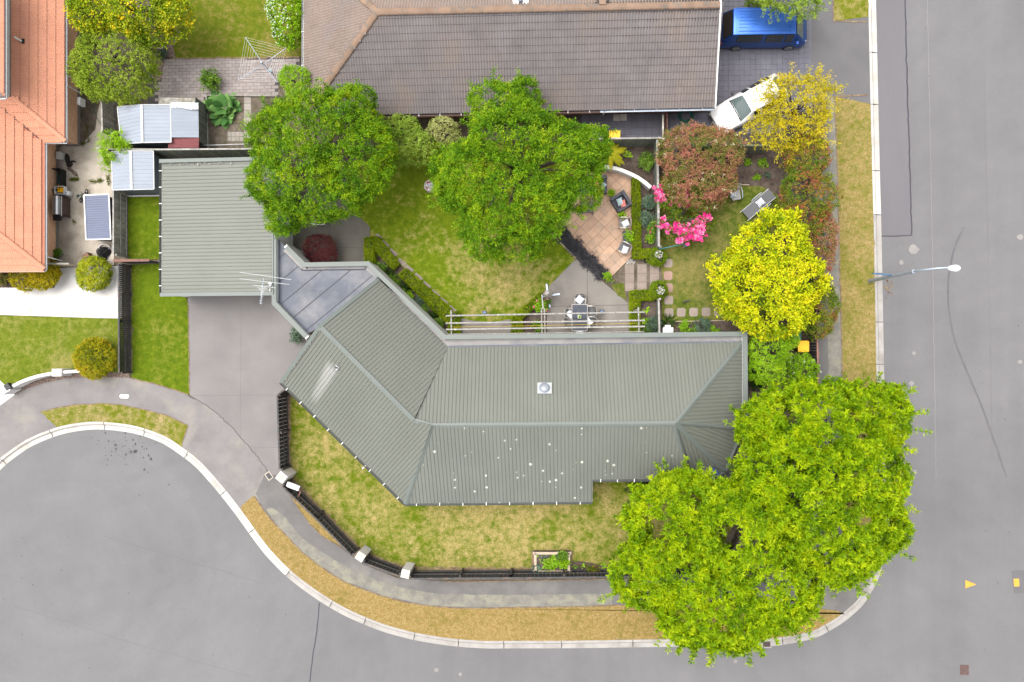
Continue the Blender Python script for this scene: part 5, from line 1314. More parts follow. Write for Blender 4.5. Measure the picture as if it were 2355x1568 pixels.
mb = MB()
def pillar(label, x, y, h=1.55, s=.46, rz=R(35)):
    b = W(x, y); t = thing('pillar', label, 'pillar', b, rz, 'white fence pillars')
    mb = MB(); mb.box((0, 0, h/2), (s, s, h)); mb.build('shaft', M['render_white'], t, local=True)
    mb = MB(); mb.box((0, 0, h+.01), (s-.05, s-.05, .02)); mb.build('cap', M['render_cap'], t, local=True)
pillar('white square pillar at the driveway end of the black fence', 669, 1087, 1.6, .5, R(-38))
pillar('white square pillar midway along the bend of the black fence', 842, 1265, 1.4, .46, R(-33))
pillar('white square pillar where the straight front fence begins', 943, 1302, 1.5, .46, R(-12))
# letterbox on its bracket
t = thing('letterbox', 'long white letterbox on a timber bracket behind the first pillar', 'letterbox', W(690, 1115))
a, b = W(660, 1112, 1.1), W(688, 1123, 1.1); mb = MB(); mb.bar(a, b, .28, .16); mb.build('box', M['white'], t)
mb = MB(); mb.bar(W(658, 1118, 1.08), W(691, 1129, 1.08), .07, .05); mb.bar(W(691, 1130, 1.08), W(683, 1148, 1.08), .06, .05); mb.build('bracket', M['timber_brown'], t)
mb = MB(); q = W(676, 1123, 0); mb.box((q.x, q.y, .52), (.09, .09, 1.04)); mb.build('post', M['timber_black'], t)
# white curved walls
def curved_wall(label, pts, h, th, name='garden_wall'):
    P = spline(Pw(pts), 6); a, b = offset(P, th/2), offset(P, -th/2); c = P[len(P)//2]; t = thing(name, label, 'wall', (*c, 0))
    mb = MB(); vs = []
    for i in range(len(P)): vs += [(*a[i], 0), (*a[i], h), (*b[i], h), (*b[i], 0)]
    fs = [(i*4+j, i*4+j+1, i*4+j+5, i*4+j+4) for i in range(len(P)-1) for j in range(3)]
    fs += [(0, 3, 2, 1), tuple(len(P)*4-4+k for k in (0, 1, 2, 3))]
    mb.add(vs, fs); mb.build('wall', M['render_white'], t)
    return t
t = curved_wall('low white curved wall bordering the neighbour lawn', [(197, 259), (160, 264)] and [(205, 852), (160, 855), (125, 860), (100, 866), (72, 876), (45, 890)], .85, .17)
for x, y in ((155, 855.5), (38, 893)):
    mb = MB(); q = W(x, y); mb.box((q.x, q.y, .5), (.55, .42, 1.0), rz=R(0 if x > 100 else 30)); mb.build('pier', M['render_white'], t)
mb = MB(); q = W(20, 889, .9); mb.box((q.x, q.y, q.z), (.3, .34, .3), rz=R(35)); tag(mb.build('letterbox', M['black_metal']), 'black letterbox fixed to the end pier of the curved white wall', 'letterbox')
curved_wall('white curved seat wall round the terracotta terrace', [(1360, 386), (1390, 389), (1418, 394), (1446, 405), (1470, 418), (1493, 436)], .62, .2)
# ------------------------------------------------------------------ sheds
def corr(parent, quad, mat, pitch, amp, along, name='roof_sheet', per=3):
    a, b, c, d = quad; pl = Plane(a, b, c); ribbed(parent, pl, quad, along, mat, pitch, per, amp, name=name, rw=pitch*.5)
def shed(label, corners, ridge, eave, rh, name='tin_shed'):
    """corners: tl, tr, br, bl roof corners in plan; ridge: top and bottom"""
    tl, tr, br, bl = [W(*c, eave) for c in corners]; r0, r1 = W(*ridge[0], rh), W(*ridge[1], rh); c = (tl+br)/2
    t = thing(name, label, 'shed', (c.x, c.y, 0))
    mb = MB(); ins = offset_in([tuple(p[:2]) for p in (tl, tr, br, bl)], .1); mb.prism(ins, 0, eave-.02); wl = mb.build('wall', M['zinc_side'], t)
    for i in range(4):                    # wall sheets: upright ribs
        p, q = Vector((*ins[i], 0)), Vector((*ins[(i+1) % 4], 0)); d = (q-p); n = int(d.length/.22)
        mb = MB()
        for k in range(1, n): s = p+d*k/n; mb.box((s.x, s.y, eave/2), (.03, .03, eave-.06), rz=math.atan2(d.y, d.x))
        kind(mb.build('ribs', M['zinc_side'], wl), 'stuff')
    mb = MB(); mb.poly([p-Z*.015 for p in (tl, bl, r1, r0)]); mb.poly([p-Z*.015 for p in (r0, r1, br, tr)]); rf = mb.build('roof', M['zinc'], t)
    corr(rf, [tl, bl, r1, r0], 'zinc', .21, .016, bl-tl); corr(rf, [r0, r1, br, tr], 'zinc', .21, .016, r1-r0)
    mb = MB(); mb.bar(r0+Z*.03, r1+Z*.03, .14, .03); mb.build('ridge_cap', M['zinc_white'], rf)
    mb = MB()
    for p, q in ((tl, bl), (tr, br)): mb.bar(p, q, .05, .06)
    for p, q in ((tl, r0), (r0, tr), (bl, r1), (r1, br)): mb.bar(p+Z*.01, q+Z*.01, .05, .04)
    mb.build('roof_edge', M['zinc_white'], t)
    return t
shed('larger galvanised tin shed beside the round green tree', [(270, 246), (392, 241), (394, 327), (279, 331)], [(326, 241), (328, 328)], 1.85, 2.1)
t = shed('smaller galvanised tin shed at the corner of the garage', [(257, 348.5), (353, 347.5), (354.5, 435), (259, 437)], [(301, 347), (303, 436)], 1.75, 1.95)
mb = MB(); mb.bar(W(294, 451, .05), W(368, 450, .05), .08, .1); mb.build('sill', M['zinc_white'], t)
t = thing('lean_to', 'corrugated lean-to with a patch of red roofing beside the larger tin shed', 'shed', W(430, 290))
a, b, c, d = W(393, 236, 1.9), W(456, 236, 1.75), W(457, 316, 1.75), W(394, 316, 1.9)
mb = MB(); mb.poly([p-Z*.02 for p in (d, c, b, a)]); rf = mb.build('roof', M['zinc'], t); corr(rf, [d, c, b, a], 'zinc', .075, .018, b-a if False else c-b, per=7)
mb = MB(); mb.poly([p-Z*.03 for p in (W(386, 340, 1.6), W(457, 340, 1.6), W(457.5, 316, 1.72), W(393, 316, 1.72), W(393, 330, 1.65), W(386, 331, 1.65))]); rr_ = mb.build('red_roof', M['red_iron'], t)
corr(rr_, [W(386, 340, 1.6), W(457, 340, 1.6), W(457.5, 316, 1.72), W(390, 316, 1.72)], 'red_iron', .075, .016, W(457, 316, 1.7)-W(457, 340, 1.7), per=7)
mb = MB(); z_ = 1.93; mb.flat(ragged(XY([(392, 236.5), (456, 236), (456, 251), (440, 252), (425, 249), (392.5, 247)], z_), .08, .02, 3), z_); mb.build('white_patch', M['white'], t)
fx = [W(458, 236), W(459, 336)]
p, q = W(478, 244), W(478, 338); n = 22
for i in range(n):
    s = p+(q-p)*(i+.5)/n; mb = MB(); mb.box((s.x, s.y, .82), (.025, (p-q).length/n-.012, 1.62)); mb.build('board', M['timber_green'], t)
mb = MB(); s0, s1 = W(396, 244), W(394, 336); mb.prism([tuple(v[:2]) for v in (s0, s1, W(476, 337), W(476, 245))], 0, 1.55); mb.build('wall', M['timber_grey'], t)
# storage locker with slate roof
t = thing('storage_locker', 'low storage locker with a slate-blue ribbed lid on the concrete yard', 'locker', W(240, 500))
q = [W(194, 449, 1.25), W(251, 447, 1.25), W(255.5, 550, 1.2), W(198.5, 551, 1.2)]; pl = Plane(*q[:3])
mb = MB(); mb.prism(offset_in([tuple(v[:2]) for v in q], .09), 0, 1.2); wl = mb.build('body', M['black_plastic'], t)
mb = MB(); mb.poly([v-Z*.02 for v in q[::-1]]); ld = mb.build('lid', M['slate_iron'], t); ribbed(ld, pl, q[::-1], q[3]-q[0], 'slate_iron', .13, 5, .014, name='lid_sheet')
mb = MB()
for i in range(4): mb.bar(q[i]+Z*.015, q[(i+1) % 4]+Z*.015, .06, .06)
mb.build('lid_frame', M['white'], t)
# ------------------------------------------------------------------ vehicles
def car_body(st, prof, name, parent, mats, glass):
    """st: stations (x, scale data) -> ring of points; returns nothing, builds body and glass parts"""
    rings = []
    for s in st:
        x, pts = s[0], s[1:]
        half = list(pts); ring = [(x+dx, wv, zv) for wv, zv, dx in half]+[(x+dx, -wv, zv) for wv, zv, dx in reversed(half) if wv > 1e-6]
        rings.append(ring)
    k = len(rings[0]); mb = MB(); vs = [v for r_ in rings for v in r_]
    fs = []
    for i in range(len(rings)-1):
        for j in range(k):
            if j == k-1: continue
            fs.append((i*k+j, (i+1)*k+j, (i+1)*k+j+1, i*k+j+1))
    fs.append(tuple(range(k))); fs.append(tuple(reversed(range((len(rings)-1)*k, len(rings)*k))))
    mb.add(vs, fs, 0, True)
    body = mb.build(name, mats, parent, local=True)
    md = body.modifiers.new('weld', 'EDGE_SPLIT'); md.split_angle = R(42)
    for gname, mat, cells, ins in glass:
        for (i, j, i2, j2) in cells:
            A = [Vector(p) for p in rings[i][j:j2+1]]; B = [Vector(p) for p in rings[i2][j:j2+1]]
            c = (sum(A, Vector())+sum(B, Vector()))/(2*len(A)); n = (B[0]-A[0]).cross(A[-1]-A[0]).normalized()
            if n.dot(c-Vector((c.x*.9, 0, .6))) < 0: n = -n
            kk = (1-ins)/2; g = MB()
            def pt(u, v):
                x = u*(len(A)-1); f = min(int(x), len(A)-2); x -= f
                return (A[f].lerp(A[f+1], x)).lerp(B[f].lerp(B[f+1], x), v)+n*.03
            us = [kk]+[q/(len(A)-1) for q in range(1, len(A)-1)]+[1-kk]; v0, v1 = kk*1.6, 1-kk*1.6
            for ua, ub in zip(us[:-1], us[1:]):
                q4 = [pt(ua, v0), pt(ua, v1), pt(ub, v1), pt(ub, v0)]
                g.add(q4 if (q4[1]-q4[0]).cross(q4[2]-q4[1]).dot(n) > 0 else q4[::-1], [(0, 1, 2, 3)])
            g.build(gname, M[mat], parent, local=True)
    return body
def wheel(parent, x, y, r, wd=.2):
    o = bpy.data.objects.new('wheel', MB().mesh('wheel', M['rubber'])); 
    s = 1 if y > 0 else -1
    mb = MB(); prof = [(r*.66, -wd/2), (r*.95, -wd/2), (r, -wd*.3), (r, wd*.3), (r*.95, wd/2), (r*.66, wd/2)]
    mb.lathe((0, 0, 0), prof, 22); mb.v = [(v[0], v[2], v[1]) for v in mb.v]; mb.f = [f[::-1] for f in mb.f]
    w_ = mb.build('wheel', M['rubber'], parent, local=True); w_.location = (x, y, r)
    rm = MB()
    for k in range(10):
        a = k*PI/5; rm.bar((0, s*wd*.42, 0), (math.cos(a)*r*.66, s*wd*.46, math.sin(a)*r*.66), .03, .045, up=(0, 1, 0))
    rm.tube([(0, s*wd*.38, 0), (0, s*wd*.5, 0)], r*.14, 10); rm.tube([(math.cos(a)*r*.66, s*wd*.44, math.sin(a)*r*.66) for a in [i*PI/10 for i in range(21)]], .022, 6, cap=False)
    rm.build('rim', M['alloy'], w_, local=True)
    dk = MB(); dk.tube([(0, s*wd*.1, 0), (0, s*wd*.32, 0)], r*.67, 20); dk.build('brake_disc', M['black_metal'], w_, local=True)
bpy_dummy = None
vp_ = W(1747, 81); van = thing('van', 'dark blue van with a ribbed roof parked on the paved drive', 'van', vp_, R(-.6))
L0 = -2.36
def sec(x, wl, zl, wm, zm, wb, zb, wt, zt, zc, dx=(0, 0, 0, 0, 0)):
    return (x+L0, (wl, zl, dx[0]), (wm, zm, dx[1]), (wb, zb, dx[2]), (wt, zt, dx[3]), (wt*.55, zc-.01, dx[4]), (0, zc, dx[4]))
vst = [sec(-.02, .74, .38, .76, .62, .74, .88, .66, .93, .95), sec(.06, .82, .32, .85, .62, .82, 1.02, .72, 1.08, 1.10), sec(.46, .85, .28, .86, .62, .84, 1.12, .70, 1.86, 1.92), sec(.62, .85, .28, .86, .62, .84, 1.12, .71, 1.88, 1.95),
       sec(2.2, .85, .28, .86, .62, .845, 1.12, .71, 1.89, 1.97), sec(3.3, .85, .28, .86, .62, .84, 1.10, .71, 1.88, 1.96), sec(3.78, .85, .28, .86, .62, .83, 1.08, .68, 1.84, 1.90), sec(4.38, .84, .28, .855, .60, .80, 1.00, .72, 1.08, 1.13), sec(4.58, .80, .30, .82, .56, .74, .88, .62, .93, .96), sec(4.70, .68, .34, .70, .54, .62, .72, .5, .76, .78)]
car_body(vst, None, 'body', van, M['paint_blue'], [
    ('windscreen', 'glass_screen', [(6, 3, 7, 7)], .94), ('rear_window', 'glass_dark', [(1, 3, 2, 7)], .9),
    ('side_window', 'glass_dark', [(3, 2, 4, 3), (4, 2, 5, 3), (5, 2, 6, 3), (4, 7, 3, 8), (5, 7, 4, 8), (6, 7, 5, 8)], .9)])
for x in (.95, 3.85):
    for y in (.80, -.80): wheel(van, x+L0, y, .31, .18)
for i in range(7):
    mb = MB(); y = -.55+i*.183; mb.bar((L0+.75, y, 1.955-abs(y)*.06), (L0+3.5, y, 1.955-abs(y)*.06), .035, .03); mb.build('roof_rib', M['paint_blue'], van, local=True)
for s in (-1, 1):
    mb = MB(); mb.bar((L0+.6, s*.715, 1.885), (L0+3.75, s*.70, 1.88), .03, .03); mb.build('drip_rail', M['paint_blue'], van, local=True)
    mb = MB(); mb.box((L0+.06, s*.76, .8), (.12, .1, .3)); mb.build('tail_light', M['red_lens'], van, local=True)
    mb = MB(); mb.box((L0+4.50, s*.66, .80), (.22, .2, .14), rz=-s*.5); mb.build('headlight', M['clear_lens'], van, local=True)
    mb = MB(); mb.box((L0+4.05, s*.93, 1.16), (.12, .16, .18)); mb.build('mirror', M['paint_blue'], van, local=True)
mb = MB(); mb.box((L0-.03, .0, .8), (.02, .36, .13)); mb.build('number_plate', M['white'], van, local=True)
mb = MB(); mb.box((L0+.44, 0, 1.72), (.04, .3, .05)); mb.build('brake_light', M['red_lens'], van, local=True)
mb = MB(); mb.bar((L0+.22, -.2, 1.4), (L0+.3, .3, 1.52), .03, .02); mb.build('wiper', M['black_plastic'], van, local=True)

cp = W(1720, 242, .5); cp.z = 0; car = thing('car', 'white hatchback car parked askew under the yellow tree', 'car', cp, yaw(-145, 79))
L0 = -2.1
cst = [sec(.0, .66, .40, .70, .58, .68, .74, .60, .80, .82), sec(.16, .80, .30, .82, .58, .80, .88, .66, .96, .98), sec(.62, .82, .26, .835, .58, .80, .94, .55, 1.34, 1.38), sec(1.0, .82, .26, .835, .58, .80, .95, .57, 1.38, 1.43),
       sec(1.9, .82, .26, .835, .58, .80, .94, .57, 1.38, 1.43), sec(2.35, .82, .26, .835, .58, .80, .93, .55, 1.33, 1.37), sec(3.02, .82, .26, .83, .58, .78, .88, .70, .93, .97), sec(3.7, .80, .28, .81, .55, .74, .78, .64, .83, .87), sec(4.02, .74, .32, .76, .50, .68, .68, .58, .72, .75), sec(4.18, .62, .34, .64, .48, .56, .58, .46, .61, .63)]
car_body(cst, None, 'body', car, M['paint_white'], [
    ('windscreen', 'glass_screen', [(5, 3, 6, 7)], .93), ('rear_window', 'glass_screen', [(1, 3, 2, 7)], .88),
    ('side_window', 'glass_dark', [(2, 2, 3, 3), (3, 2, 4, 3), (4, 2, 5, 3), (3, 7, 2, 8), (4, 7, 3, 8), (5, 7, 4, 8)], .86)])
for x in (.75, 3.35):
    for y in (.76, -.76): wheel(car, x+L0, y, .29, .17)
for s in (-1, 1):
    mb = MB(); mb.box((L0+2.72, s*.90, .96), (.1, .16, .13)); mb.build('mirror', M['black_plastic'], car, local=True)
    mb = MB(); mb.box((L0+4.03, s*.56, .62), (.16, .2, .1), rz=-s*.4); mb.build('headlight', M['clear_lens'], car, local=True)
    mb = MB(); mb.box((L0+.02, s*.62, .70), (.1, .14, .2)); mb.build('tail_light', M['red_lens'], car, local=True)
mb = MB(); mb.bar((L0+3.03, -.66, .965), (L0+3.03, .66, .965), .06, .03); mb.build('cowl', M['black_plastic'], car, local=True)
for s in (-1, 1): mb = MB(); mb.bar((L0+3.08, s*.70, .905), (L0+4.0, s*.57, .725), .014, .01); mb.build('bonnet_seam', M['joint'], car, local=True)
mb = MB(); mb.bar((L0+4.2, -.5, .47), (L0+4.2, .5, .47), .05, .1); mb.build('bumper', M['black_plastic'], car, local=True)
mb = MB(); mb.box((L0+4.23, 0, .45), (.02, .36, .12)); mb.build('number_plate', M['white'], car, local=True)
for s in (-1, 1):
    mb = MB(); mb.bar((L0+2.98, s*.12-.1, .985), (L0+2.85, s*.12+.35, 1.03), .018, .015); mb.build('wiper', M['black_plastic'], car, local=True)

# ------------------------------------------------------------------ garden furniture
def cushion(label, x, y, z, sx, sy, rz, mat, name='cushion', tilt=(0, 0), group=None, stripes=None):
    c = W(x, y, z); nu = 10; vs = []; fs = []
    def grid(s):
        o = len(vs)
        for i in range(nu+1):
            for j in range(nu+1):
                u, v = -1+2*i/nu, -1+2*j/nu
                k = 1-.06*(1-abs(u)**2.2)*abs(v)**2.2; k2 = 1-.06*(1-abs(v)**2.2)*abs(u)**2.2
                h = .085*((1-u*u)*(1-v*v))**.5
                vs.append((u*sx/2*k2, v*sy/2*k, s*h))
        for i in range(nu):
            for j in range(nu):
                a = o+i*(nu+1)+j; q = (a, a+nu+1, a+nu+2, a+1); fs.append(q if s > 0 else q[::-1])
    grid(1); grid(-1)
    mb = MB(); Mr = Matrix.Rotation(rz, 3, 'Z') @ Matrix.Rotation(tilt[0], 3, 'X') @ Matrix.Rotation(tilt[1], 3, 'Y')
    mb.add([Mr @ Vector(v)+c for v in vs], fs, 0, True)
    o = mb.build(name, M[mat], origin=c); tag(o, label, 'cushion', group)
    if stripes:
        sb_mat, n = stripes
        for k in range(n):
            st_ = MB(); v0 = -.72+1.44*k/(n-1); q = []
            for i in range(9):
                u = -.9+1.8*i/8; h = .085*((1-u*u)*(1-v0*v0))**.5+.004
                q.append(((u*sx/2*.97, (v0-.06)*sy/2, h), (u*sx/2*.97, (v0+.06)*sy/2, h)))
            for (a, b), (c2, d) in zip(q[:-1], q[1:]): st_.add([Mr @ Vector(p)+c for p in (a, c2, d, b)], [(0, 1, 2, 3)])
            st_.build('stripe', M[sb_mat], o)
    return o
def wicker_chair(label, loc, rz, seat='sling_grey', group=None):
    """light armchair, faces +x: sling seat, curved back rail, looped arms, four legs"""
    t = thing('chair', label, 'chair', loc, rz, group)
    mb = MB(); mb.box((.02, 0, .42), (.50, .50, .04)); mb.box((.27, 0, .41), (.03, .5, .05)); mb.build('seat', M[seat], t, local=True)
    arc = [(-.24-.10*math.cos(a)*1.0, .27*math.sin(a)) for a in [(-1+2*i/8)*1.3 for i in range(9)]]
    mb = MB()
    for (a, b) in zip(arc[:-1], arc[1:]): mb.bar((a[0]*.9, a[1], .64), (b[0]*.9, b[1], .64), .02, .38)
    mb.build('backrest', M[seat], t, local=True)
    mb = MB(); mb.tube([(a[0]-.03, a[1]*1.02, .84) for a in arc], .018, 7); mb.build('back_rail', M['alu_beige'], t, local=True)
    for s in (-1, 1):
        mb = MB(); pts = [(-.27, s*.27, .80), (-.12, s*.295, .68), (.05, s*.30, .66), (.22, s*.285, .64), (.27, s*.275, .60)]
        for a, b in zip(pts[:-1], pts[1:]): mb.bar(a, b, .05, .025)
        mb.build('arm', M['alu_beige'], t, local=True)
        for x in (-.23, .26):
            mb = MB(); mb.bar((x, s*.26, .62 if x > 0 else .80), (x+(.03 if x > 0 else -.04), s*.27, 0), .03, .03, up=(1, 0, 0)); mb.build('leg', M['alu_beige'], t, local=True)
    return t
ch = wicker_chair('woven chair at the head of the dining table, nearest the lawn', W(1332.5, 691), R(-90), group='chairs round the dining table')
for lb_, x, y, r_ in (('dining chair on the left side of the table, nearer the lawn', 1311, 722.5, 0), ('dining chair on the left side of the table, nearer the house', 1308.5, 742, 2),
                      ('dining chair on the right side of the table, nearer the lawn', 1355, 717, 180), ('dining chair on the right side of the table, nearer the house', 1355.5, 741.5, 178), ('dining chair at the foot of the table, half under the house edge', 1333, 767, 90)):
    dup(ch, W(x, y), R(r_), lb_, 'chairs round the dining table')
c1_ = wicker_chair('taupe-seated armchair on the terrace above the side table', W(1433, 516), R(176), 'sling_taupe', 'terrace armchairs')
c2_ = wicker_chair('grey-seated armchair on the terrace below the side table', W(1433, 573), R(152), 'sling_grey', 'terrace armchairs')
cushion('white cushion on the chair at the head of the dining table', 1332.5, 689, .55, .42, .42, R(50), 'white_cloth', tilt=(.1, 0), group='white chair cushions')
cushion('white cushion on the left dining chair nearer the lawn', 1311, 722, .6, .42, .42, R(45), 'white_cloth', tilt=(0, .6), group='white chair cushions')
cushion('white cushion on the right dining chair nearer the house', 1353, 741, .6, .42, .42, R(45), 'white_cloth', tilt=(0, -.6), group='white chair cushions')
cushion('white cushion on the chair at the foot of the dining table', 1333, 765, .6, .42, .42, R(45), 'white_cloth', tilt=(-.2, 0), group='white chair cushions')
cushion('white cushion on the taupe terrace armchair', 1438, 514, .56, .40, .36, R(25), 'white_cloth', tilt=(0, -.3), group='white chair cushions')
cushion('white cushion on the grey terrace armchair', 1437, 574.5, .56, .40, .34, R(70), 'white_cloth', tilt=(0, -.2), group='white chair cushions')
# dining table
t = thing('dining_table', 'long grey glass-topped outdoor dining table under the pergola beams', 'table', W(1333, 730))
c = W(1332.6, 730, .74); wd_, ln_ = m(36.5, .74), m(61, .74)
for i in range(3):
    f0, f1 = ((.0, .53), (.565, .75), (.785, 1.0))[i]
    y0, y1 = c.y+ln_/2-f0*ln_, c.y+ln_/2-f1*ln_; mb = MB(); mb.box((c.x, (y0+y1)/2, .74), (wd_-.06, abs(y0-y1)-.03, .012)); mb.build('top_panel', M['table_glass'], t)
mb = MB()
for s in (-1, 1):
    mb.box((c.x+s*(wd_/2-.015), c.y, .735), (.03, ln_, .04)); mb.box((c.x, c.y+s*(ln_/2-.015), .735), (wd_-.06, .03, .04))
mb.build('frame', M['alu_beige'], t)
mb = MB(); mb.box((c.x, c.y-ln_*.05, .69), (wd_-.1, ln_*.9, .02)); mb.build('underside', M['black_plastic'], t)
for sx in (-1, 1):
    for sy in (-1, 1): mb = MB(); mb.box((c.x+sx*(wd_/2-.06), c.y+sy*(ln_/2-.06), .36), (.05, .05, .72)); mb.build('leg', M['alu_beige'], t)
def potted(label, x, y, z, pr, ph, potmat, pmat_, r, seed, square=False, ln=.11, wd=.07, n=26, name='potted_plant'):
    b = W(x, y, z); t = thing(name, label, 'pot plant', b)
    mb = MB()
    if square: mb.box(b+Z*ph/2, (pr*2, pr*2, ph), taper=1.08)
    else: mb.lathe(b, [(pr*.7, 0), (pr, ph), (pr*.9, ph), (pr*.85, ph-.03), (0, ph-.035)], 16)
    mb.build('pot', M[potmat], t)
    foliage('foliage', t, [(Vector((b.x, b.y, z+ph+r*.5)), (r, r, r*.8))], n, ln, wd, 6, pmat_, seed, raw=True, shell=.4, low=-.2, tb=.6)
    return t
potted('small white square pot of green and white flowers on the dining table', 1332, 728.5, .75, .09, .12, 'white', 'leaf_veg', .09, 41, True, .06, .04, 16)
# big wicker sofa and armchair
def wicker_sofa(label, loc, rz, wd, dp=.92, cat='sofa', name='wicker_sofa'):
    t = thing(name, label, cat, loc, rz)     # faces +x
    mb = MB(); mb.box((.04, 0, .2), (dp-.1, wd-.1, .34)); mb.build('base', M['wicker_dark'], t, local=True)
    mb = MB(); mb.box((.08, 0, .385), (dp-.18, wd-.34, .05)); st_ = mb.build('seat', M['wicker_dark'], t, local=True)
    mb = MB(); n = 16
    for i in range(n): mb.box((.08, -(wd-.36)/2+(i+.5)*(wd-.36)/n, .413), (dp-.2, .02, .012))
    kind(mb.build('weave', M['wicker'], st_, local=True), 'stuff')
    mb = MB(); mb.box((-dp/2+.08, 0, .36), (.16, wd, .68)); mb.box((-dp/2+.08, 0, .71), (.175, wd+.01, .03)); mb.build('backrest', M['wicker'], t, local=True)
    for s in (-1, 1): mb = MB(); mb.box((.06, s*(wd/2-.08), .3), (dp-.16, .16, .56)); mb.box((.06, s*(wd/2-.08), .59), (dp-.15, .17, .03)); mb.build('arm', M['wicker'], t, local=True)
    return t
wicker_sofa('dark woven two-seat sofa half hidden under the centre tree', W(1362, 429), R(-90), 1.55, .98)
wicker_sofa('dark woven tub armchair turned towards the coffee table', W(1425.5, 467.5), R(-148), .92, .88, 'armchair', 'wicker_armchair')
cushion('pale blue cushion at the leafy end of the woven sofa', 1366, 433, .62, .42, .36, R(-60), 'white_cloth', tilt=(.35, 0))
cushion('coral patterned cushion in the middle of the woven sofa', 1374, 428, .64, .46, .40, R(-52), 'coral', tilt=(.35, 0))
cushion('teal patterned cushion in the corner of the woven sofa', 1384, 426, .64, .40, .40, R(-40), 'teal_cloth', tilt=(.35, 0))
cushion('pale teal cushion standing in the woven armchair', 1425, 464, .62, .42, .34, R(-70), 'teal_cloth', tilt=(.5, 0))
cushion('coral cushion leaning beside the teal one in the woven armchair', 1432, 468, .62, .40, .34, R(-80), 'coral', tilt=(.7, 0))
def low_table(label, x0, y0, x1, y1, h, top, name='side_table'):
    p, q = W(x0, y0, h), W(x1, y1, h); t = thing(name, label, 'table', W((x0+x1)/2, (y0+y1)/2)); cx, cy, sx, sy = (p.x+q.x)/2, (p.y+q.y)/2, q.x-p.x, p.y-q.y
    mb = MB(); mb.box((cx, cy, h), (sx-.04, sy-.04, .02)); mb.build('top', M[top], t)
    mb = MB()
    for s in (-1, 1): mb.box((cx+s*(sx/2-.01), cy, h-.005), (.022, sy, .045)); mb.box((cx, cy+s*(sy/2-.01), h-.005), (sx-.045, .022, .045))
    mb.build('frame', M['wicker'], t)
    for i in (-1, 1):
        for j in (-1, 1): mb = MB(); mb.box((cx+i*(sx/2-.02), cy+j*(sy/2-.02), h/2-.015), (.035, .035, h-.03)); mb.build('leg', M['wicker_dark'], t)
low_table('square coffee table with white flowers at the edge of the centre tree', 1339, 463, 1364, 489, .42, 'sling_taupe', 'coffee_table')
low_table('dark oblong side table between the two terrace armchairs', 1432, 531.5, 1449.5, 560, .45, 'table_glass')
t = potted('teal vase of white flowers on the coffee table', 1353, 477, .44, .06, .12, 'teal_pot', 'leaf_plant', .10, 42, False, .08, .04, 14)
rng_ = np.random.default_rng(5); b = W(1353, 477, .68); flowers('flowers', t, np.array([tuple(b+Vector((random.uniform(-.12, .12), random.uniform(-.12, .12), 0))) for _ in range(7)]), np.array([(0, 0, 1.)]*7), 7, 'petal_white', .07, 6, 5)
potted('lime-leaved plant in a teal pot on the side table', 1444, 542, .46, .10, .12, 'teal_pot', 'leaf_bright', .15, 43)
potted('bright green pot plant between the sofa and the armchair', 1404, 446, 0, .14, .22, 'teal_pot', 'leaf_bright', .17, 44)
potted('bright green pot plant just below the woven armchair', 1428, 495, 0, .15, .24, 'black_plastic', 'leaf_bright', .2, 45)
potted('terracotta pot plant at the end of the black grass strip', 1396, 638, 0, .16, .2, 'terracotta_pot', 'leaf_veg', .2, 46, n=34)
potted('small black pot plant tucked beside the upper ball shrub', 1484, 600, 0, .13, .18, 'black_plastic', 'leaf_dark', .1, 47)
potted('pink-red pot plant beside the yellow recycling bin', 1393, 312, 0, .15, .3, 'red_lens', 'leaf_bright', .2, 48)
# sling chair and sun lounger on the side lawn
def sling_chair(label, loc, rz):
    t = thing('garden_chair', label, 'chair', loc, rz)   # faces +x
    mb = MB(); mb.box((.03, 0, .40), (.52, .48, .02)); mb.build('seat', M['sling_pale'], t, local=True)
    mb = MB(); mb.bar((-.22, 0, .42), (-.50, 0, .98), .46, .02, up=(1, 0, .4)); mb.build('backrest', M['sling_pale'], t, local=True)
    for s in (-1, 1):
        mb = MB(); mb.tube([(-.34, s*.27, .68), (-.1, s*.31, .64), (.18, s*.30, .62), (.26, s*.27, .58)], .025, 7); mb.build('arm', M['galv'], t, local=True)
        for a, b in (((.24, s*.26, .58), (.36, s*.27, 0)), ((-.30, s*.26, .6), (-.38, s*.27, 0))): mb = MB(); mb.tube([a, b], .018, 6); mb.build('leg', M['black_metal'], t, local=True)
    return t
sling_chair('pale grey sling chair on the side lawn by the red-leaved bush', W(1688, 451), yaw(5, 30))
cushion('striped cushion on the pale sling chair', 1686, 445, .56, .40, .36, yaw(5, 30), 'white_cloth', tilt=(0, .35), stripes=('navy', 4))
t = thing('sun_lounger', 'grey sling sun lounger with white rails lying on the side lawn', 'lounger', W(1738, 474), yaw(-62, 52))
mb = MB(); mb.box((.25, 0, .36), (1.25, .58, .02)); mb.build('seat', M['sling_grey'], t, local=True)
mb = MB(); mb.bar((-.38, 0, .36), (-.95, 0, .62), .58, .02, up=(0, 0, 1)); mb.build('backrest', M['sling_grey'], t, local=True)
for s in (-1, 1):
    mb = MB(); mb.tube([(-.95, s*.31, .62), (-.38, s*.31, .37), (.88, s*.31, .37), (1.0, s*.31, .3)], .022, 7); mb.build('rail', M['zinc_white'], t, local=True)
    mb = MB(); mb.tube([(-.55, s*.40, .5), (-.3, s*.42, .52), (.1, s*.40, .5), (.16, s*.36, .4)], .028, 7); mb.build('arm', M['galv'], t, local=True)
    for x in (-.4, .8): mb = MB(); mb.tube([(x, s*.31, .36), (x+.05, s*.31, 0)], .018, 6); mb.build('leg', M['galv'], t, local=True)
cushion('striped cushion on the sun lounger', 1748, 466, .50, .42, .40, yaw(-62, 52), 'white_cloth', tilt=(0, .35), stripes=('navy', 5))
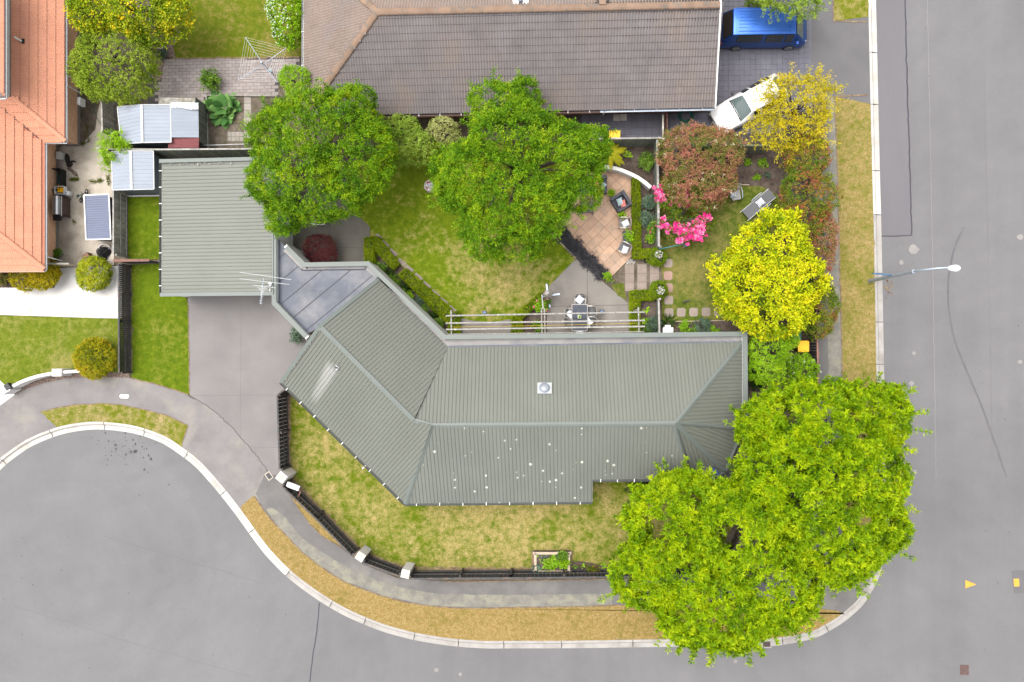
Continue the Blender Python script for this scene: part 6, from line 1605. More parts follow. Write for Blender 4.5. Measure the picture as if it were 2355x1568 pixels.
# white chair with navy cloth under the left tree
t = thing('garden_chair', 'white slatted plastic chair with a navy cushion at the edge of the left tree', 'chair', W(738, 509), R(4))
mb = MB(); mb.box((.05, 0, .42), (.44, .46, .05)); mb.build('seat', M['navy'], t, local=True)
for i in range(5): mb = MB(); mb.bar((-.2, -.18+.09*i, .45), (-.36, -.18+.09*i, .86), .05, .02, up=(1, 0, .3)); mb.build('slat', M['white'], t, local=True)
mb = MB(); mb.tube([(-.2, -.22, .45), (-.38, -.22, .88), (-.4, 0, .9), (-.38, .22, .88), (-.2, .22, .45)], .025, 7); mb.build('back_frame', M['white'], t, local=True)
for s in (-1, 1):
    mb = MB(); mb.tube([(-.28, s*.25, .62), (.15, s*.29, .62), (.27, s*.29, .5)], .025, 7); mb.build('arm', M['white'], t, local=True)
    for x in (-.25, .25): mb = MB(); mb.tube([(x, s*.24, .45), (x*1.25, s*.28, 0)], .025, 6); mb.build('leg', M['white'], t, local=True)
# pergola
t = thing('pergola', 'weathered grey timber pergola of three long beams along the house', 'pergola', W(1250, 742))
zp = 2.35
for ya, yb in ((726, 717.5), (743, 736.5), (757.5, 750.5)):
    mb = MB(); mb.bar(W(1025, ya, zp), W(1482, yb, zp), .075, .12); mb.build('beam', M['timber_rail'], t)
mb = MB(); mb.bar(W(1030, 768.5, zp), W(1480, 762.5, zp), .05, .12); mb.build('ledger', M['timber_rail'], t)
for x0, y0, x1, y1 in ((1037, 713, 1038, 770), (1244.5, 709, 1246, 768), (1251.5, 709, 1253, 768), (1467.5, 706, 1468.5, 764)):
    mb = MB(); mb.bar(W(x0, y0, zp-.12), W(x1, y1, zp-.12), .06, .12); mb.build('cross_beam', M['timber_rail'], t)
for x, y in ((1038, 720), (1248, 716), (1466, 712)):
    q = W(x, y, zp-.2); mb = MB(); mb.box((q.x, q.y, (zp-.2)/2), (.09, .09, zp-.2)); mb.build('post', M['timber_rail'], t)
mb = MB(); mb.bar(W(1246, 678, 2.0), W(1248.5, 712, 2.15), .07, .1); mb.build('trellis_beam', M['timber_rail'], t)
q = W(1246, 680, 1.95); mb = MB(); mb.box((q.x, q.y, .97), (.08, .08, 1.94)); mb.build('post', M['timber_rail'], t)
mb = MB(); mb.tube([W(1040, 752, zp-.02), W(1250, 748.5, zp-.06), W(1460, 743, zp-.02)], .012, 5); tag(mb.build('rope', M['rope_yellow'], origin=W(1250, 748, zp)), 'thin yellow line strung along under the pergola beams', 'rope')
# closed parasol standing on a cross foot
t = thing('parasol', 'closed cream parasol standing on a grey cross foot beside the pergola', 'parasol', W(1260, 680))
b = W(1260, 680); 
mb = MB()
for a in (R(8), R(98)): mb.box((b.x, b.y, .05), (1.35, .1, .06), rz=a)
mb.build('cross_foot', M['galv'], t)
mb = MB(); mb.cyl(b, .03, 2.3, 10); mb.build('pole', M['galv'], t)
mb = MB(); prof = []
vs = []; n = 24
for i, (r_, z) in enumerate(((.20, .9), (.24, 1.2), (.20, 1.6), (.13, 1.95), (.04, 2.28))):
    for j in range(n): a = 2*PI*j/n; k = 1+.28*math.cos(a*8+.6*i); vs.append((b.x+r_*k*math.cos(a), b.y+r_*k*math.sin(a), z))
mb.add(vs, [(i*n+j, i*n+(j+1) % n, (i+1)*n+(j+1) % n, (i+1)*n+j) for i in range(4) for j in range(n)], 0, True); mb.build('canopy', M['petal_cloth'] if 'petal_cloth' in M else M['white'], t)
mb = MB(); mb.tube([b+Vector((.10*math.cos(a), -.18+.10*math.sin(a), .9)) for a in [i*PI/8 for i in range(17)]], .02, 6, cap=False); mb.build('handle_ring', M['timber_new'], t)
mb = MB(); mb.bar(b+Vector((-.32, -.12, 1.0)), b+Vector((-.1, .04, 1.1)), .05, .03); mb.build('strap', M['bin_green'], t)
# garden spotlights
def spot(label, x, y, z=.35):
    b = W(x, y); t = thing('garden_light', label, 'light', b)
    mb = MB(); mb.cyl(b, .02, z, 8); mb.build('spike', M['black_metal'], t)
    mb = MB(); mb.box(b+Vector((0, -.02, z+.03)), (.27, .17, .1)); h_ = mb.build('head', M['black_metal'], t)
    mb = MB(); mb.box(b+Vector((0, -.03, z+.085)), (.17, .11, .012)); mb.build('solar_panel', M['dish'], h_)
spot('small black solar light standing in the back lawn by the pergola', 1115, 718); spot('small black solar light standing on the grey patio beside the dining table', 1382.5, 715.5)
# clothes line post and rope on the side lawn
t = thing('line_post', 'short grey timber post on the side lawn tied with teal rope', 'post', W(1572, 569)); b = W(1571, 569)
mb = MB(); mb.box((b.x, b.y, .55), (.1, .1, 1.1), rz=.5); mb.build('post', M['timber_rail'], t); mb = MB(); mb.box((b.x, b.y, 1.03), (.13, .13, .08), rz=.5); mb.build('binding', M['rope_teal'], t)
mb = MB(); mb.tube([W(1577, 560, 1.03), W(1548, 566, .98), W(1516, 572.5, 1.2)], .02, 6); tag(mb.build('rope', M['rope_teal'], origin=W(1545, 566, 1)), 'taut teal rope from the lawn post to the dividing fence', 'rope')
mb = MB(); b = W(1572, 695); mb.box(b+Vector((.1, .05, .16)), (.36, .07, .24), rz=.3); o = mb.build('sprinkler', M['black_plastic'], origin=b); tag(o, 'small dark curved garden ornament standing alone on the side lawn', 'ornament')
t = thing('planter', 'white square planter against the house wall by the strap-leaved plant', 'planter', W(1531, 762)); b = W(1531, 764)
mb = MB(); mb.box((b.x, b.y, .4), (.56, .5, .8)); mb.build('box', M['render_white'], t); mb = MB(); mb.box((b.x, b.y+.32, .35), (.3, .14, .7)); mb.build('spur', M['render_white'], t)
# stone bird table with shells under the centre tree
t = thing('birdbath', 'round stone birdbath with red and white shells on a square base', 'birdbath', W(991, 434)); b = W(992, 433)
mb = MB(); mb.box((b.x, b.y, .05), (.52, .52, .1)); mb.box((b.x, b.y, .12), (.4, .4, .06)); mb.build('base', M['stone_grey'], t)
mb = MB(); mb.lathe((b.x, b.y, 0), [(.14, .15), (.10, .35), (.12, .55), (.3, .64), (.33, .70), (.31, .71), (.26, .67), (0, .66)], 24); mb.build('bowl', M['stone_pale'], t)
rr = random.Random(2)
for i, (dx, dy, mt_) in enumerate(((-.12, .18, 'red_lens'), (-.02, .21, 'red_lens'), (-.16, -.12, 'red_lens'), (-.17, .02, 'white'), (-.04, -.2, 'white'), (.12, .12, 'white'))):
    mb = MB(); mb.ball((b.x+dx, b.y+dy, .70), (.045, .045, .035), 9, 6); mb.build('shell', M[mt_], t)
mb = MB(); mb.lathe((b.x-.03, b.y+.08, .66), [(.07, 0), (.08, .04), (.03, .05), (.0, .03)], 12); mb.build('dish', M['galv'], t)
# ------------------------------------------------------------------ street things, bins, small stuff
def bin_(label, x, y, rz, lid='bin_yellow', body='bin_green'):
    t = thing('wheelie_bin', label, 'bin', W(x, y), rz)
    mb = MB(); mb.box((0, 0, .5), (.50, .52, .86), taper=1.1); mb.build('body', M['black_plastic'], t, local=True)
    mb = MB(); hx, hy, r_ = .30, .31, .07; pts = []
    for sx, sy, a0 in ((1, 1, 0), (-1, 1, 90), (-1, -1, 180), (1, -1, 270)):
        for k in range(4): a = R(a0+30*k); pts.append((sx*(hx-r_)+r_*math.cos(a), sy*(hy-r_)+r_*math.sin(a)))
    mb.prism(pts, .94, .985); mb.prism(offset_in(pts, .05), .985, 1.0); l = mb.build('lid', M[lid], t, local=True)
    mb = MB(); mb.box((0, 0, 1.004), (.3, .3, .012)); mb.build('lid_panel', M[lid], l, local=True)
    mb = MB(); mb.bar((.33, -.22, .93), (.33, .22, .93), .03, .03); mb.build('handle', M['black_plastic'], t, local=True)
    for s in (-1, 1): mb = MB(); mb.tube([(.26, s*.2, .1), (.26, s*.26, .1)], .1, 12); mb.build('wheel', M['rubber'], t, local=True)
bin_('yellow-lidded bin standing by the brown house path', 1409.5, 323, R(90))
bin_('yellow-lidded bin standing by the dark footpath fence', 1834, 796.5, 0)
t = thing('wheelie_bin', 'green-lidded bin half hidden under the red hedge', 'bin', W(1818, 770)); b = W(1818, 770)
mb = MB(); mb.box(b+Z*.45, (.46, .46, .9), taper=1.1); mb.build('body', M['bin_green'], t); mb = MB(); mb.box(b+Z*.93, (.54, .54, .05)); mb.build('lid', M['bin_green'], t)
# street lamp with name blade
t = thing('street_lamp', 'galvanised street lamp with long curved arm over the road', 'street lamp', W(1999, 646)); b = W(1999, 646)
mb = MB(); mb.tube([b, b+Z*3, b+Z*5.2], [.11, .095, .075], 12); mb.build('pole', M['galv'], t)
a0 = W(2095, 621.5, 5.2); a0 = b+Z*5.15
e_ = W(2178, 615.5, 6.5)
mb = MB(); mb.tube([a0, a0+Z*.6+Vector((.03, 0, 0)), b+Vector(((e_.x-b.x)*.2, 0, 6.2)), b+Vector(((e_.x-b.x)*.55, (e_.y-b.y)*.6, 6.45)), e_], [.06, .05, .045, .04, .04], 10); mb.build('arm', M['galv'], t)
c_ = W(2194, 616.5, 6.5); mb = MB(); n = 14; pr = []
for i in range(n): a = 2*PI*i/n; pr.append((c_.x+.30*math.cos(a)*(1.1 if math.cos(a) < 0 else .95), c_.y+.17*math.sin(a)*(1.0 if math.cos(a) > 0 else .9)))
mb.prism(pr, 6.42, 6.53, bottom=True); mb.prism(offset_in(pr, .06), 6.53, 6.57); h_ = mb.build('lamp_head', M['zinc_white'], t)
mb = MB(); mb.cyl((c_.x+.08, c_.y+.03, 6.57), .05, .06, 10); mb.build('photocell', M['white'], h_)
mb = MB(); mb.tube([b+Z*5.1, b+Z*5.25], .095, 12); mb.build('collar', M['galv'], t)
s0, s1 = W(2005.5, 629, 2.85), W(2049, 632.5, 2.85); mb = MB(); mb.bar(s0, s1, .035, .2); tag(mb.build('street_sign', M['sign_blue'], origin=(s0+s1)/2), 'blue street name blade fixed to the street lamp pole', 'sign')
mb = MB(); mb.bar(s1-Vector((.05, 0, 0)), b+Z*2.85, .06, .1); mb.build('bracket', M['sign_blue'], [o for o in bpy.data.objects if o.name == 'street_sign'][0])
# markings and marks on the road
def strip(name, pts, wd, mat, z, amp=.01, seed=1, world=False):
    l = ragged_line(pts if world else [tuple(W(x, y, z)[:2]) for x, y in pts], .25, amp, seed); a, b = offset(l, wd/2), offset(l, -wd/2); mb = MB()
    for i in range(len(l)-1): mb.add([(*a[i], z), (*b[i], z), (*b[i+1], z), (*a[i+1], z)], [(3, 2, 1, 0) if False else (0, 1, 2, 3)])
    return kind(mb.build(name, M[mat]))
rz0 = RZ
strip('tar_joint', [(2079, -40), (2081, 0), (2086, 200), (2092, 392), (2095.5, 540)], .075, 'tar', rz0+.009, .012, 2)
strip('tar_joint', [(2027, 543), (2060, 543), (2096, 541)], .06, 'tar', rz0+.0095, .006, 3)
strip('tar_joint', [(734, 1386), (731, 1420), (728.5, 1451), (720, 1500), (712, 1568), (705, 1620)], .062, 'tar', rz0+.009, .008, 4)
sk_ = spline([(2215.5, 522), (2195.5, 567), (2182, 629.5), (2179, 679.5), (2185.5, 737), (2195.5, 784), (2223, 854), (2255.5, 931.5), (2285.5, 1014), (2314, 1097)], 5)
strip('skid_mark', sk_, .10, 'skid', rz0+.008, .006, 5)
for pts in ([(2150, 0), (2134, 200)], [(2245, 360), (2232, 440)], [(2290, 340), (2287, 460)]): pass
sheet('road_patch', [(2325, 1312), (2380, 1310), (2385, 1362), (2331, 1365)], rz0+.008, 'asphalt_dark')
def paint(name, pts, label): 
    mb = MB(); mb.prism(ragged(XY(pts, rz0), .1, .004, 4), rz0+.004, rz0+.014); return kind(mb.build(name, M['yellow_paint']))
paint('yellow_triangle_marking', [(2219, 1333.5), (2244, 1343.5), (2219, 1352.5)], '')
paint('yellow_marking', [(2329.5, 1330.5), (2342, 1330), (2343.5, 1347.5), (2331, 1348.5)], '')
for pts, wd, mt_ in ([(2131, -40), (2140, 392), (2147, 784), (2152, 1100)], .02, 'asphalt_pale'), ([(2262, 150), (2268, 400), (2275, 700), (2281, 1050)], .02, 'asphalt_patch'), ([(32, 1393), (155, 1430), (275, 1470), (400, 1505), (575, 1556)], .016, 'skid'), ([(237, 1232), (400, 1280), (512, 1313), (600, 1340)], .016, 'skid'):
    strip('paving_seam', pts, wd, mt_, rz0+.0078, .012, 7)
strip('chalk_arc', spline([(470, 1200), (488, 1245), (494, 1308), (487, 1346), (457, 1413), (420, 1462), (375, 1503), (302, 1538)], 4), .018, 'asphalt_patch', rz0+.0082, .012, 8)
rr = random.Random(8)
mb = MB()
for cx, cy, r_ in ((266, 1023.5, 5.5), (267, 1032, 4.5), (288, 995, 4), (286, 988, 6), (311, 1021, 4.5), (302, 1040, 5), (313, 1037, 6.5), (309, 1039, 5), (342, 1047, 4), (347, 1055, 5.5), (332, 1080, 4), (306, 1011, 3.5), (337, 1031, 3.5), (290, 1045, 4), (250, 1014, 3), (256, 1047, 2.5), (248, 1057, 2.5), (257, 1038, 3), (327, 1027, 3), (330, 1052, 3), (242, 995, 3.5)):
    pts = [(cx+r_*.55*math.cos(a)*rr.uniform(.6, 1.3), cy+r_*.75*math.sin(a)*rr.uniform(.6, 1.3)) for a in [i*PI/5 for i in range(10)]]; mb.flat(XY(pts, rz0), rz0+.009)
for i in range(60):
    cx, cy, r_ = rr.gauss(300, 40), rr.gauss(1030, 24), rr.uniform(.6, 1.6)
    pts = [(cx+r_*math.cos(a)*rr.uniform(.6, 1.3), cy+r_*math.sin(a)*rr.uniform(.6, 1.3)) for a in [i*PI/3 for i in range(6)]]; mb.flat(XY(pts, rz0), rz0+.0085)
kind(mb.build('oil_spots', M['oil']))
mb = MB()
for i in range(70):
    cx, cy = rr.choice([(rr.uniform(2040, 2350), rr.uniform(0, 1560)), (rr.uniform(0, 1900), rr.uniform(1300, 1565)), (rr.uniform(0, 600), rr.uniform(1060, 1560))])
    r_ = rr.choice([.8, 1, 1.2, 1.6]); 
    if min((cx-kx)**2+(cy-ky)**2 for kx, ky in ke[::3]) < 900: continue
    pts = [(cx+r_*math.cos(a)*rr.uniform(.5, 1.4), cy+r_*math.sin(a)*rr.uniform(.5, 1.4)) for a in [k*PI/3 for k in range(6)]]; mb.flat(XY(pts, rz0), rz0+.0088)
kind(mb.build('gum_spots', M['oil']))
mb = MB()
for cx, cy, r_ in ((2101, 812, 4.5), (2095, 882, 6), (2100, 573, 12), (2072, 603, 5), (1003, 1540, 5), (1058, 1550, 4), (2345, 832, 5), (2345, 545, 7), (2103, 1085, 6), (1690, 1520, 5)):
    pts = [(cx+r_*math.cos(a)*rr.uniform(.75, 1.2), cy+r_*math.sin(a)*rr.uniform(.75, 1.2)) for a in [k*PI/6 for k in range(12)]]; mb.flat(XY(pts, rz0), rz0+.0092)
kind(mb.build('pale_patches', M['asphalt_pale'])) if 'asphalt_pale' in M else None
# straw-coloured spill by the lamp, leaf litter
mb = MB()
for i in range(40):
    x, y = rr.gauss(2040, 7), rr.gauss(664, 9); r_ = rr.uniform(.8, 2.4); pts = [(x+r_*math.cos(a)*rr.uniform(.5, 1.4), y+r_*math.sin(a)*rr.uniform(.5, 1.4)) for a in [k*PI/3 for k in range(6)]]; mb.flat(XY(pts, rz0), rz0+.0094)
kind(mb.build('straw_litter', M['dead_edge']), 'stuff')
# covers and grates
t = thing('drain_grate', 'rusty slotted drain grate in the kerb channel by the corner tree', 'grate', W(1762, 1478, RZ)); c = W(1762, 1479, RZ)
mb = MB(); mb.box((c.x, c.y, RZ+.03), (.52, .48, .03)); mb.build('frame', M['kerb'], t)
mb = MB(); mb.box((c.x, c.y, RZ+.048), (.40, .34, .008)); mb.build('void', M['black_plastic'], t)
for i in range(7): mb = MB(); mb.box((c.x-.17+.057*i, c.y, RZ+.06), (.022, .36, .016)); mb.build('bar', M['iron'], t)
t = thing('manhole_cover', 'rusty square chequered cover set in the road near the corner', 'cover', W(2217, 1540, RZ)); c = W(2217, 1540, RZ)
mb = MB(); mb.box((c.x, c.y, RZ+.012), (.46, .54, .02)); mb.build('lid', M['iron'], t)
mb = MB()
for i in range(7):
    for j in range(8): mb.box((c.x-.18+.06*i, c.y-.21+.06*j, RZ+.026), (.03, .03, .008), rz=.785)
kind(mb.build('studs', M['iron'], t), 'stuff')
t = thing('service_cover', 'pale oblong service cover set in the footpath by the turning circle', 'cover', W(286, 911)); c = W(286, 911)
def oblong(cx, cy, l, w_, rz=0):
    return [(cx+(l/2-w_/2)*(1 if math.cos(a) >= 0 else -1)+w_/2*math.cos(a), cy+w_/2*math.sin(a)) for a in [i*PI/8+.001 for i in range(16)]]
mb = MB(); mb.prism(oblong(c.x, c.y, .66, .34), -.01, .005); mb.build('frame', M['joint'], t); mb = MB(); mb.prism(oblong(c.x, c.y, .60, .28), -.01, .010); mb.build('lid', M['concrete_white'], t)
t = thing('meter_cover', 'small black water meter lid at the end of the driveway', 'cover', W(618.5, 1094)); c = W(618.5, 1094)
mb = MB(); mb.box((c.x, c.y, .008), (.34, .46, .016), rz=R(55) if False else R(35)); mb.build('frame', M['concrete_yard'], t); mb = MB(); mb.box((c.x, c.y, .02), (.24, .36, .012), rz=R(35)); mb.build('lid', M['black_metal'], t)
# raised vegetable bed
t = thing('raised_bed', 'new pine raised bed of vegetables on the front lawn by the fence', 'raised bed', W(1270, 1292))
za = .38; q = [W(x, y, za) for x, y in ((1227.5, 1269), (1310.5, 1269), (1310.5, 1317.5), (1228, 1317.5))]
for i in range(4):
    a, b = q[i], q[(i+1) % 4]; d = (b-a).normalized(); s = Vector((-d.y, d.x, 0))
    for k, zz in enumerate((.09, .27)):
        mb = MB(); mb.bar(Vector((a.x, a.y, zz))+d*(.05 if i % 2 else 0)-s*.05, Vector((b.x, b.y, zz))-d*(.05 if i % 2 else 0)-s*.05, .05, .17); mb.build('board', M['timber_new'], t)
    mb = MB(); mb.bar(a-s*.07+d*(.07 if i % 2 else -.07), b-s*.07+d*(-.07 if i % 2 else .07), .14, .03); mb.build('cap_board', M['timber_new'], t)
mb = MB(); mb.prism([(p.x, p.y) for p in q], 0, .30); mb.build('soil', M['soil'], t)
for i, (x, y, r_, h_, mt_, ln) in enumerate(((1257, 1296, 9, .35, 'leaf_veg', .12), (1264, 1290, 9, .35, 'leaf_veg', .12), (1273, 1287, 8, .3, 'leaf_veg', .12), (1268, 1299, 8, .3, 'leaf_bright', .12), (1287, 1279, 9, .35, 'leaf_bluegreen', .14), (1295, 1275, 8, .45, 'leaf_plant', .14),
                                           (1290, 1294, 10, .35, 'leaf_veg', .10), (1300, 1296, 8, .35, 'leaf_veg', .10), (1234, 1303, 7, .2, 'leaf_bluegreen', .14), (1240, 1311, 7, .2, 'leaf_bluegreen', .14), (1235, 1273, 3, .12, 'leaf_bright', .1), (1245, 1274, 3, .12, 'leaf_bluegreen', .1), (1255, 1276, 4, .12, 'leaf_bluegreen', .1), (1274, 1275, 4, .14, 'leaf_bright', .1))):
    leafy(('leafy green vegetable clump number %d' % i) and ('low leafy vegetable in the raised bed, ' + ['left of centre', 'centre', 'upper centre', 'lower centre', 'upper right corner', 'standing tallest at the top right', 'right side', 'far right edge', 'left edge', 'lower left corner', 'tiny seedling at the top left', 'second seedling along the top', 'third seedling along the top', 'lime seedling along the top'][i]), x, y, 26 if r_ > 5 else 8, ln*1.9 if r_ > 5 else .12, ln*.95 if r_ > 5 else .07, mt_, 60+i, z0=.3, name='vegetable', cat='vegetable', r=m(r_)*.5, tilt=(.5, 1.35))
for lab_, x_, y_, r_, mt_ in (('lush green vegetable mound at the middle of the raised bed', 1268, 1292, 15, 'leaf_veg'), ('lush green vegetable mound at the right side of the raised bed', 1296, 1292, 12, 'leaf_bright'), ('dark leafy mound at the upper right of the raised bed', 1293, 1278, 10, 'leaf_plant')):
    b_ = W(x_, y_, .42); t_ = thing('vegetable', lab_, 'vegetable', (b_.x, b_.y, .3)); foliage('leaf_clump', t_, [(b_, (m(r_), m(r_)*.8, .2))], 130, .11, .06, 6, mt_, int(x_), raw=True, shell=.35, rough=.25, freq=3, low=0)
leafy('spiky grey-green chives in the raised bed', 1249.5, 1282, 40, .22, .012, 'leaf_bluegreen', 80, z0=.3, name='herb', cat='herb', r=.05, tilt=(.3, 1.3))
sheet('bed', [(1312, 1292), (1335, 1290), (1360, 1294), (1385, 1300), (1415, 1302), (1415, 1308), (1312, 1309)], .018, 'soil', rag=.02, seed=31)
sheet('bed_rim', [(1222, 1265), (1316, 1265), (1316, 1320), (1222, 1320)], .014, 'dead_edge', rag=.03, seed=32)
for i, (x, y, mt_, n, ln) in enumerate(((1321, 1302, 'leaf_plant', 12, .2), (1340, 1304, 'leaf_veg', 12, .22), (1387, 1301, 'leaf_veg', 14, .2))):
    leafy(['small broad-leaved plant just right of the raised bed', 'bright broad-leaved plant second from the raised bed', 'yellow-green plant at the end of the fence bed'][i], x, y, n, ln, ln*.45, mt_, 90+i)
shrub('dark red-tinged bush in the bed along the front fence', 1362, 1306, 11, .7, 'leaf_photinia_green', 93, ln=.09, wd=.04, n=90)
# rotary clothes line
t = thing('clothes_line', 'silver rotary clothes line standing on the grey courtyard', 'clothes line', W(628, 165)); zc = 1.95; b = W(600, 143, zc); b0 = Vector((b.x, b.y, 0))
mb = MB(); mb.tube([b0, b0+Z*zc], .03, 8); mb.build('pole', M['galv'], t)
cor = [W(564, 86, zc), W(658, 110, zc), W(636, 189, zc), W(547, 184, zc)]; hub = b0+Z*(zc-.35)
for c in cor: mb = MB(); mb.tube([hub, c], .018, 7); mb.build('arm', M['galv'], t); mb = MB(); mb.tube([b0+Z*(zc-1.0), hub+(c-hub)*.4], .012, 6); mb.build('strut', M['galv'], t)
for k in (.42, .54, .66, .78, .9, 1.0):
    mb = MB()
    for i in range(4): mb.tube([hub+(cor[i]-hub)*k, hub+(cor[(i+1) % 4]-hub)*k], .004, 4)
    mb.build('line', M['white'], t)
t = thing('peg_basket', 'pale teal peg basket hanging on the clothes line', 'basket', W(621, 161, 1.3)); q = W(621.5, 162, 1.45); mb = MB(); mb.lathe(q-Z*.1, [(.09, 0), (.13, .16), (.12, .16), (.08, .03), (0, .03)], 14); mb.build('basket', M['zinc_white'], t); mb = MB(); mb.ball(q+Z*.0, (.09, .09, .06), 8, 5); mb.build('pegs', M['teal_cloth'], t)
# tv aerial and solar bits on the garage
t = thing('tv_aerial', 'silver tv aerial with long rods standing on the garage roof', 'aerial', pg.at(622, 672)); z0 = 4.2; mp = W(604, 658, z0); base = Vector((mp.x, mp.y, 2.6))
mb = MB(); mb.tube([base, mp+Z*.1], .022, 8); mb.build('mast', M['galv'], t)
for a, b in (((551, 626), (669.5, 643)), ((552, 641), (665, 654)), ((582, 655.5), (633, 662))): mb = MB(); mb.tube([W(*a, z0), W(*b, z0)], .016, 6); mb.build('rod', M['zinc_white'], t)
mb = MB(); mb.tube([W(606, 640, z0-.05), W(599, 699, z0-.05)], .016, 6); mb.build('boom', M['galv'], t)
for i, (x, y, l) in enumerate(((606, 660.5, 6), (603, 663, 12), (603, 666.5, 8), (603, 669.5, 3.4), (602.5, 672, 3.4), (602, 676.5, 3.4), (601.5, 681, 3.4), (601, 685.5, 3.4), (600, 691, 3.4), (599.5, 697, 3.4))): mb = MB(); mb.tube([W(x-l, y-l*.13, z0-.03), W(x+l, y+l*.13, z0-.03)], .014, 6); mb.build('director', M['zinc_white'], t)
t = thing('roof_sensor', 'tiny dark panel on a bracket at the garage roof corner', 'sensor', pg.at(622, 655)); mb = MB(); mb.box(W(621, 652.5, 2.95), (.18, .2, .02), rz=.5); mb.build('panel', M['glass_dark'], t); mb = MB(); mb.tube([W(621, 662, 2.9), W(620.5, 670, 2.8)], .022, 7); mb.build('bracket', M['white'], t)
# satellite dish
t = thing('satellite_dish', 'blue-grey satellite dish on the roof corner by the big tree', 'satellite dish', pb2.at(1640, 1090)); dc = W(1645, 1082, 3.05)
ax = Vector((-.75, -.55, .35)).normalized(); sdv = Z.cross(ax).normalized(); upv = ax.cross(sdv); mb = MB(); vs = []; n = 16
for r_, dd in ((0, -.07), (.14, -.055), (.26, -.015), (.33, .02)):
    for j in range(n): a = 2*PI*j/n; vs.append(dc+ax*dd+(sdv*math.cos(a)*.9+upv*math.sin(a))*r_)
mb.add(vs, [(i*n+j, i*n+(j+1) % n, (i+1)*n+(j+1) % n, (i+1)*n+j) for i in range(3) for j in range(n)], 0, True); mb.build('dish', M['dish'], t)
mb = MB(); mb.tube([dc-ax*.07, W(1637, 1098, 2.6)], .03, 7); mb.build('mount', M['galv'], t); mb = MB(); mb.tube([W(1637, 1098, 2.75), W(1655.5, 1114.5, 2.75)], .012, 6); mb.build('feed_arm', M['galv'], t)
mb = MB(); mb.bar(W(1619, 1128, .9), W(1643, 1151, .9), .14, .06); q0, q1 = W(1622, 1129), W(1638, 1146)
o = mb.build('seat_rail', M['timber_rail'], origin=W(1630, 1140)); tag(o, 'pale timber rail of a bench glimpsed between the tree and the house corner', 'bench')
mb = MB()
for p in (q0, q1): mb.box((p.x, p.y, .44), (.08, .08, .88))
mb.build('leg_frame', M['timber_rail'], o)
# hoses
def coil(label, x, y, r, turns, mat, seed, z=.03, rad=.02):
    rr = random.Random(seed); b = W(x, y); pts = []
    for i in range(turns*16): a = 2*PI*i/16; k = m(r)*(1+.15*math.sin(a*.37+seed)+rr.uniform(-.03, .03)); pts.append(b+Vector((k*math.cos(a)+.05*math.sin(a*.21), k*.8*math.sin(a), z+.008*(i//16))))
    mb = MB(); mb.tube(pts, rad, 6); o = mb.build('hose', M[mat], origin=b); tag(o, label, 'hose')
coil('green garden hose coiled on the path by the brown house', 1576, 267, 15, 6, 'hose_green', 3)
coil('white ring of hose lying beside the white car', 1714, 293, 8, 2, 'zinc_white', 4, z=.05)
mb = MB(); mb.tube([W(1706, 275, .9), W(1697, 290, .5), W(1682, 306, .03)], .03, 7); o = mb.build('pole', M['galv'], origin=W(1697, 290)); tag(o, 'thin grey pole leaning by the front of the white car', 'pole')
mb = MB(); mb.tube([W(x, y, .02) for x, y in ((206, 205), (214, 225), (216, 250), (222, 270), (233, 287), (252, 294))], .015, 6); tag(mb.build('hose', M['hose_green'], origin=W(215, 250)), 'dark hose snaking along the edge of the gravel by the tan brick wall', 'hose')
# gate across the side path
t = thing('side_gate', 'narrow brown slatted gate panel across the side path', 'gate', W(1527, 290))
for i in range(10): s = W(1524, 268+i*5); mb = MB(); mb.box((s.x, s.y, .8), (.03, .1, 1.6)); mb.build('slat', M['timber_brown'], t)
mb = MB(); mb.bar(W(1524, 264, 1.62), W(1524, 318, 1.62), .08, .06); mb.build('top_rail', M['timber_grey'], t)
# yard clutter
def bx_thing(name, label, cat): return thing(name, label, cat)
t = thing('storage_bench', 'black open storage trunk of toys by the tan brick wall', 'trunk', W(140, 415)); p = W(141, 415)
X0, X1, Y0, Y1 = W(131, 394).x, W(152, 394).x, W(140, 441).y, W(140, 393).y
mb = MB(); c = ((X0+X1)/2, (Y0+Y1)/2)
mb.box((X1, c[1], .3), (.04, Y1-Y0, .6)); mb.box((X0, c[1], .4), (.04, Y1-Y0, .8)); mb.box((c[0], Y0, .3), (X1-X0-.04, .04, .6)); mb.box((c[0], Y1, .3), (X1-X0-.04, .04, .6)); mb.box((c[0], c[1], .02), (X1-X0-.05, Y1-Y0-.05, .04)); mb.build('tub', M['black_plastic'], t)
mb = MB(); mb.bar((X0+.02, c[1], .82), (X0-.12, c[1], 1.1), Y1-Y0, .03); mb.build('lid', M['black_plastic'], t)
for i, (dx, dy, mt_) in enumerate(((.05, .1, 'sign_blue'), (.02, -.1, 'rope_teal'), (.0, -.3, 'bin_yellow'), (-.03, .25, 'bin_green'))): mb = MB(); mb.ball((c[0]+dx, c[1]+dy, .2), (.09, .12, .07), 8, 5); tag(mb.build('toy', M[mt_], origin=(c[0], c[1], 0)), ['bright blue toy in the black trunk', 'teal toy in the black trunk', 'yellow toy in the black trunk', 'green toy in the black trunk'][i], 'toy')
t = thing('crate', 'white plastic crate holding a yellow box beside the black trunk', 'crate', W(140, 446)); c = W(137, 437.5, .6)
for dx, dy, sx, sy in ((0, .32, .8, .03), (0, -.32, .8, .03), (.40, 0, .03, .64), (-.40, 0, .03, .64)): mb = MB(); mb.box((c.x+dx*.7, c.y+dy*.7, .5), (sx*.7, sy*.7 if sy > .1 else sy, .3)); mb.build('side', M['white'], t)
mb = MB(); mb.box((c.x, c.y, .36), (.54, .44, .03)); mb.build('bottom', M['white'], t)
mb = MB(); mb.box((c.x+.04, c.y+.02, .5), (.33, .26, .2)); tag(mb.build('box', M['bin_yellow'], origin=c), 'yellow box sitting inside the white crate', 'box')
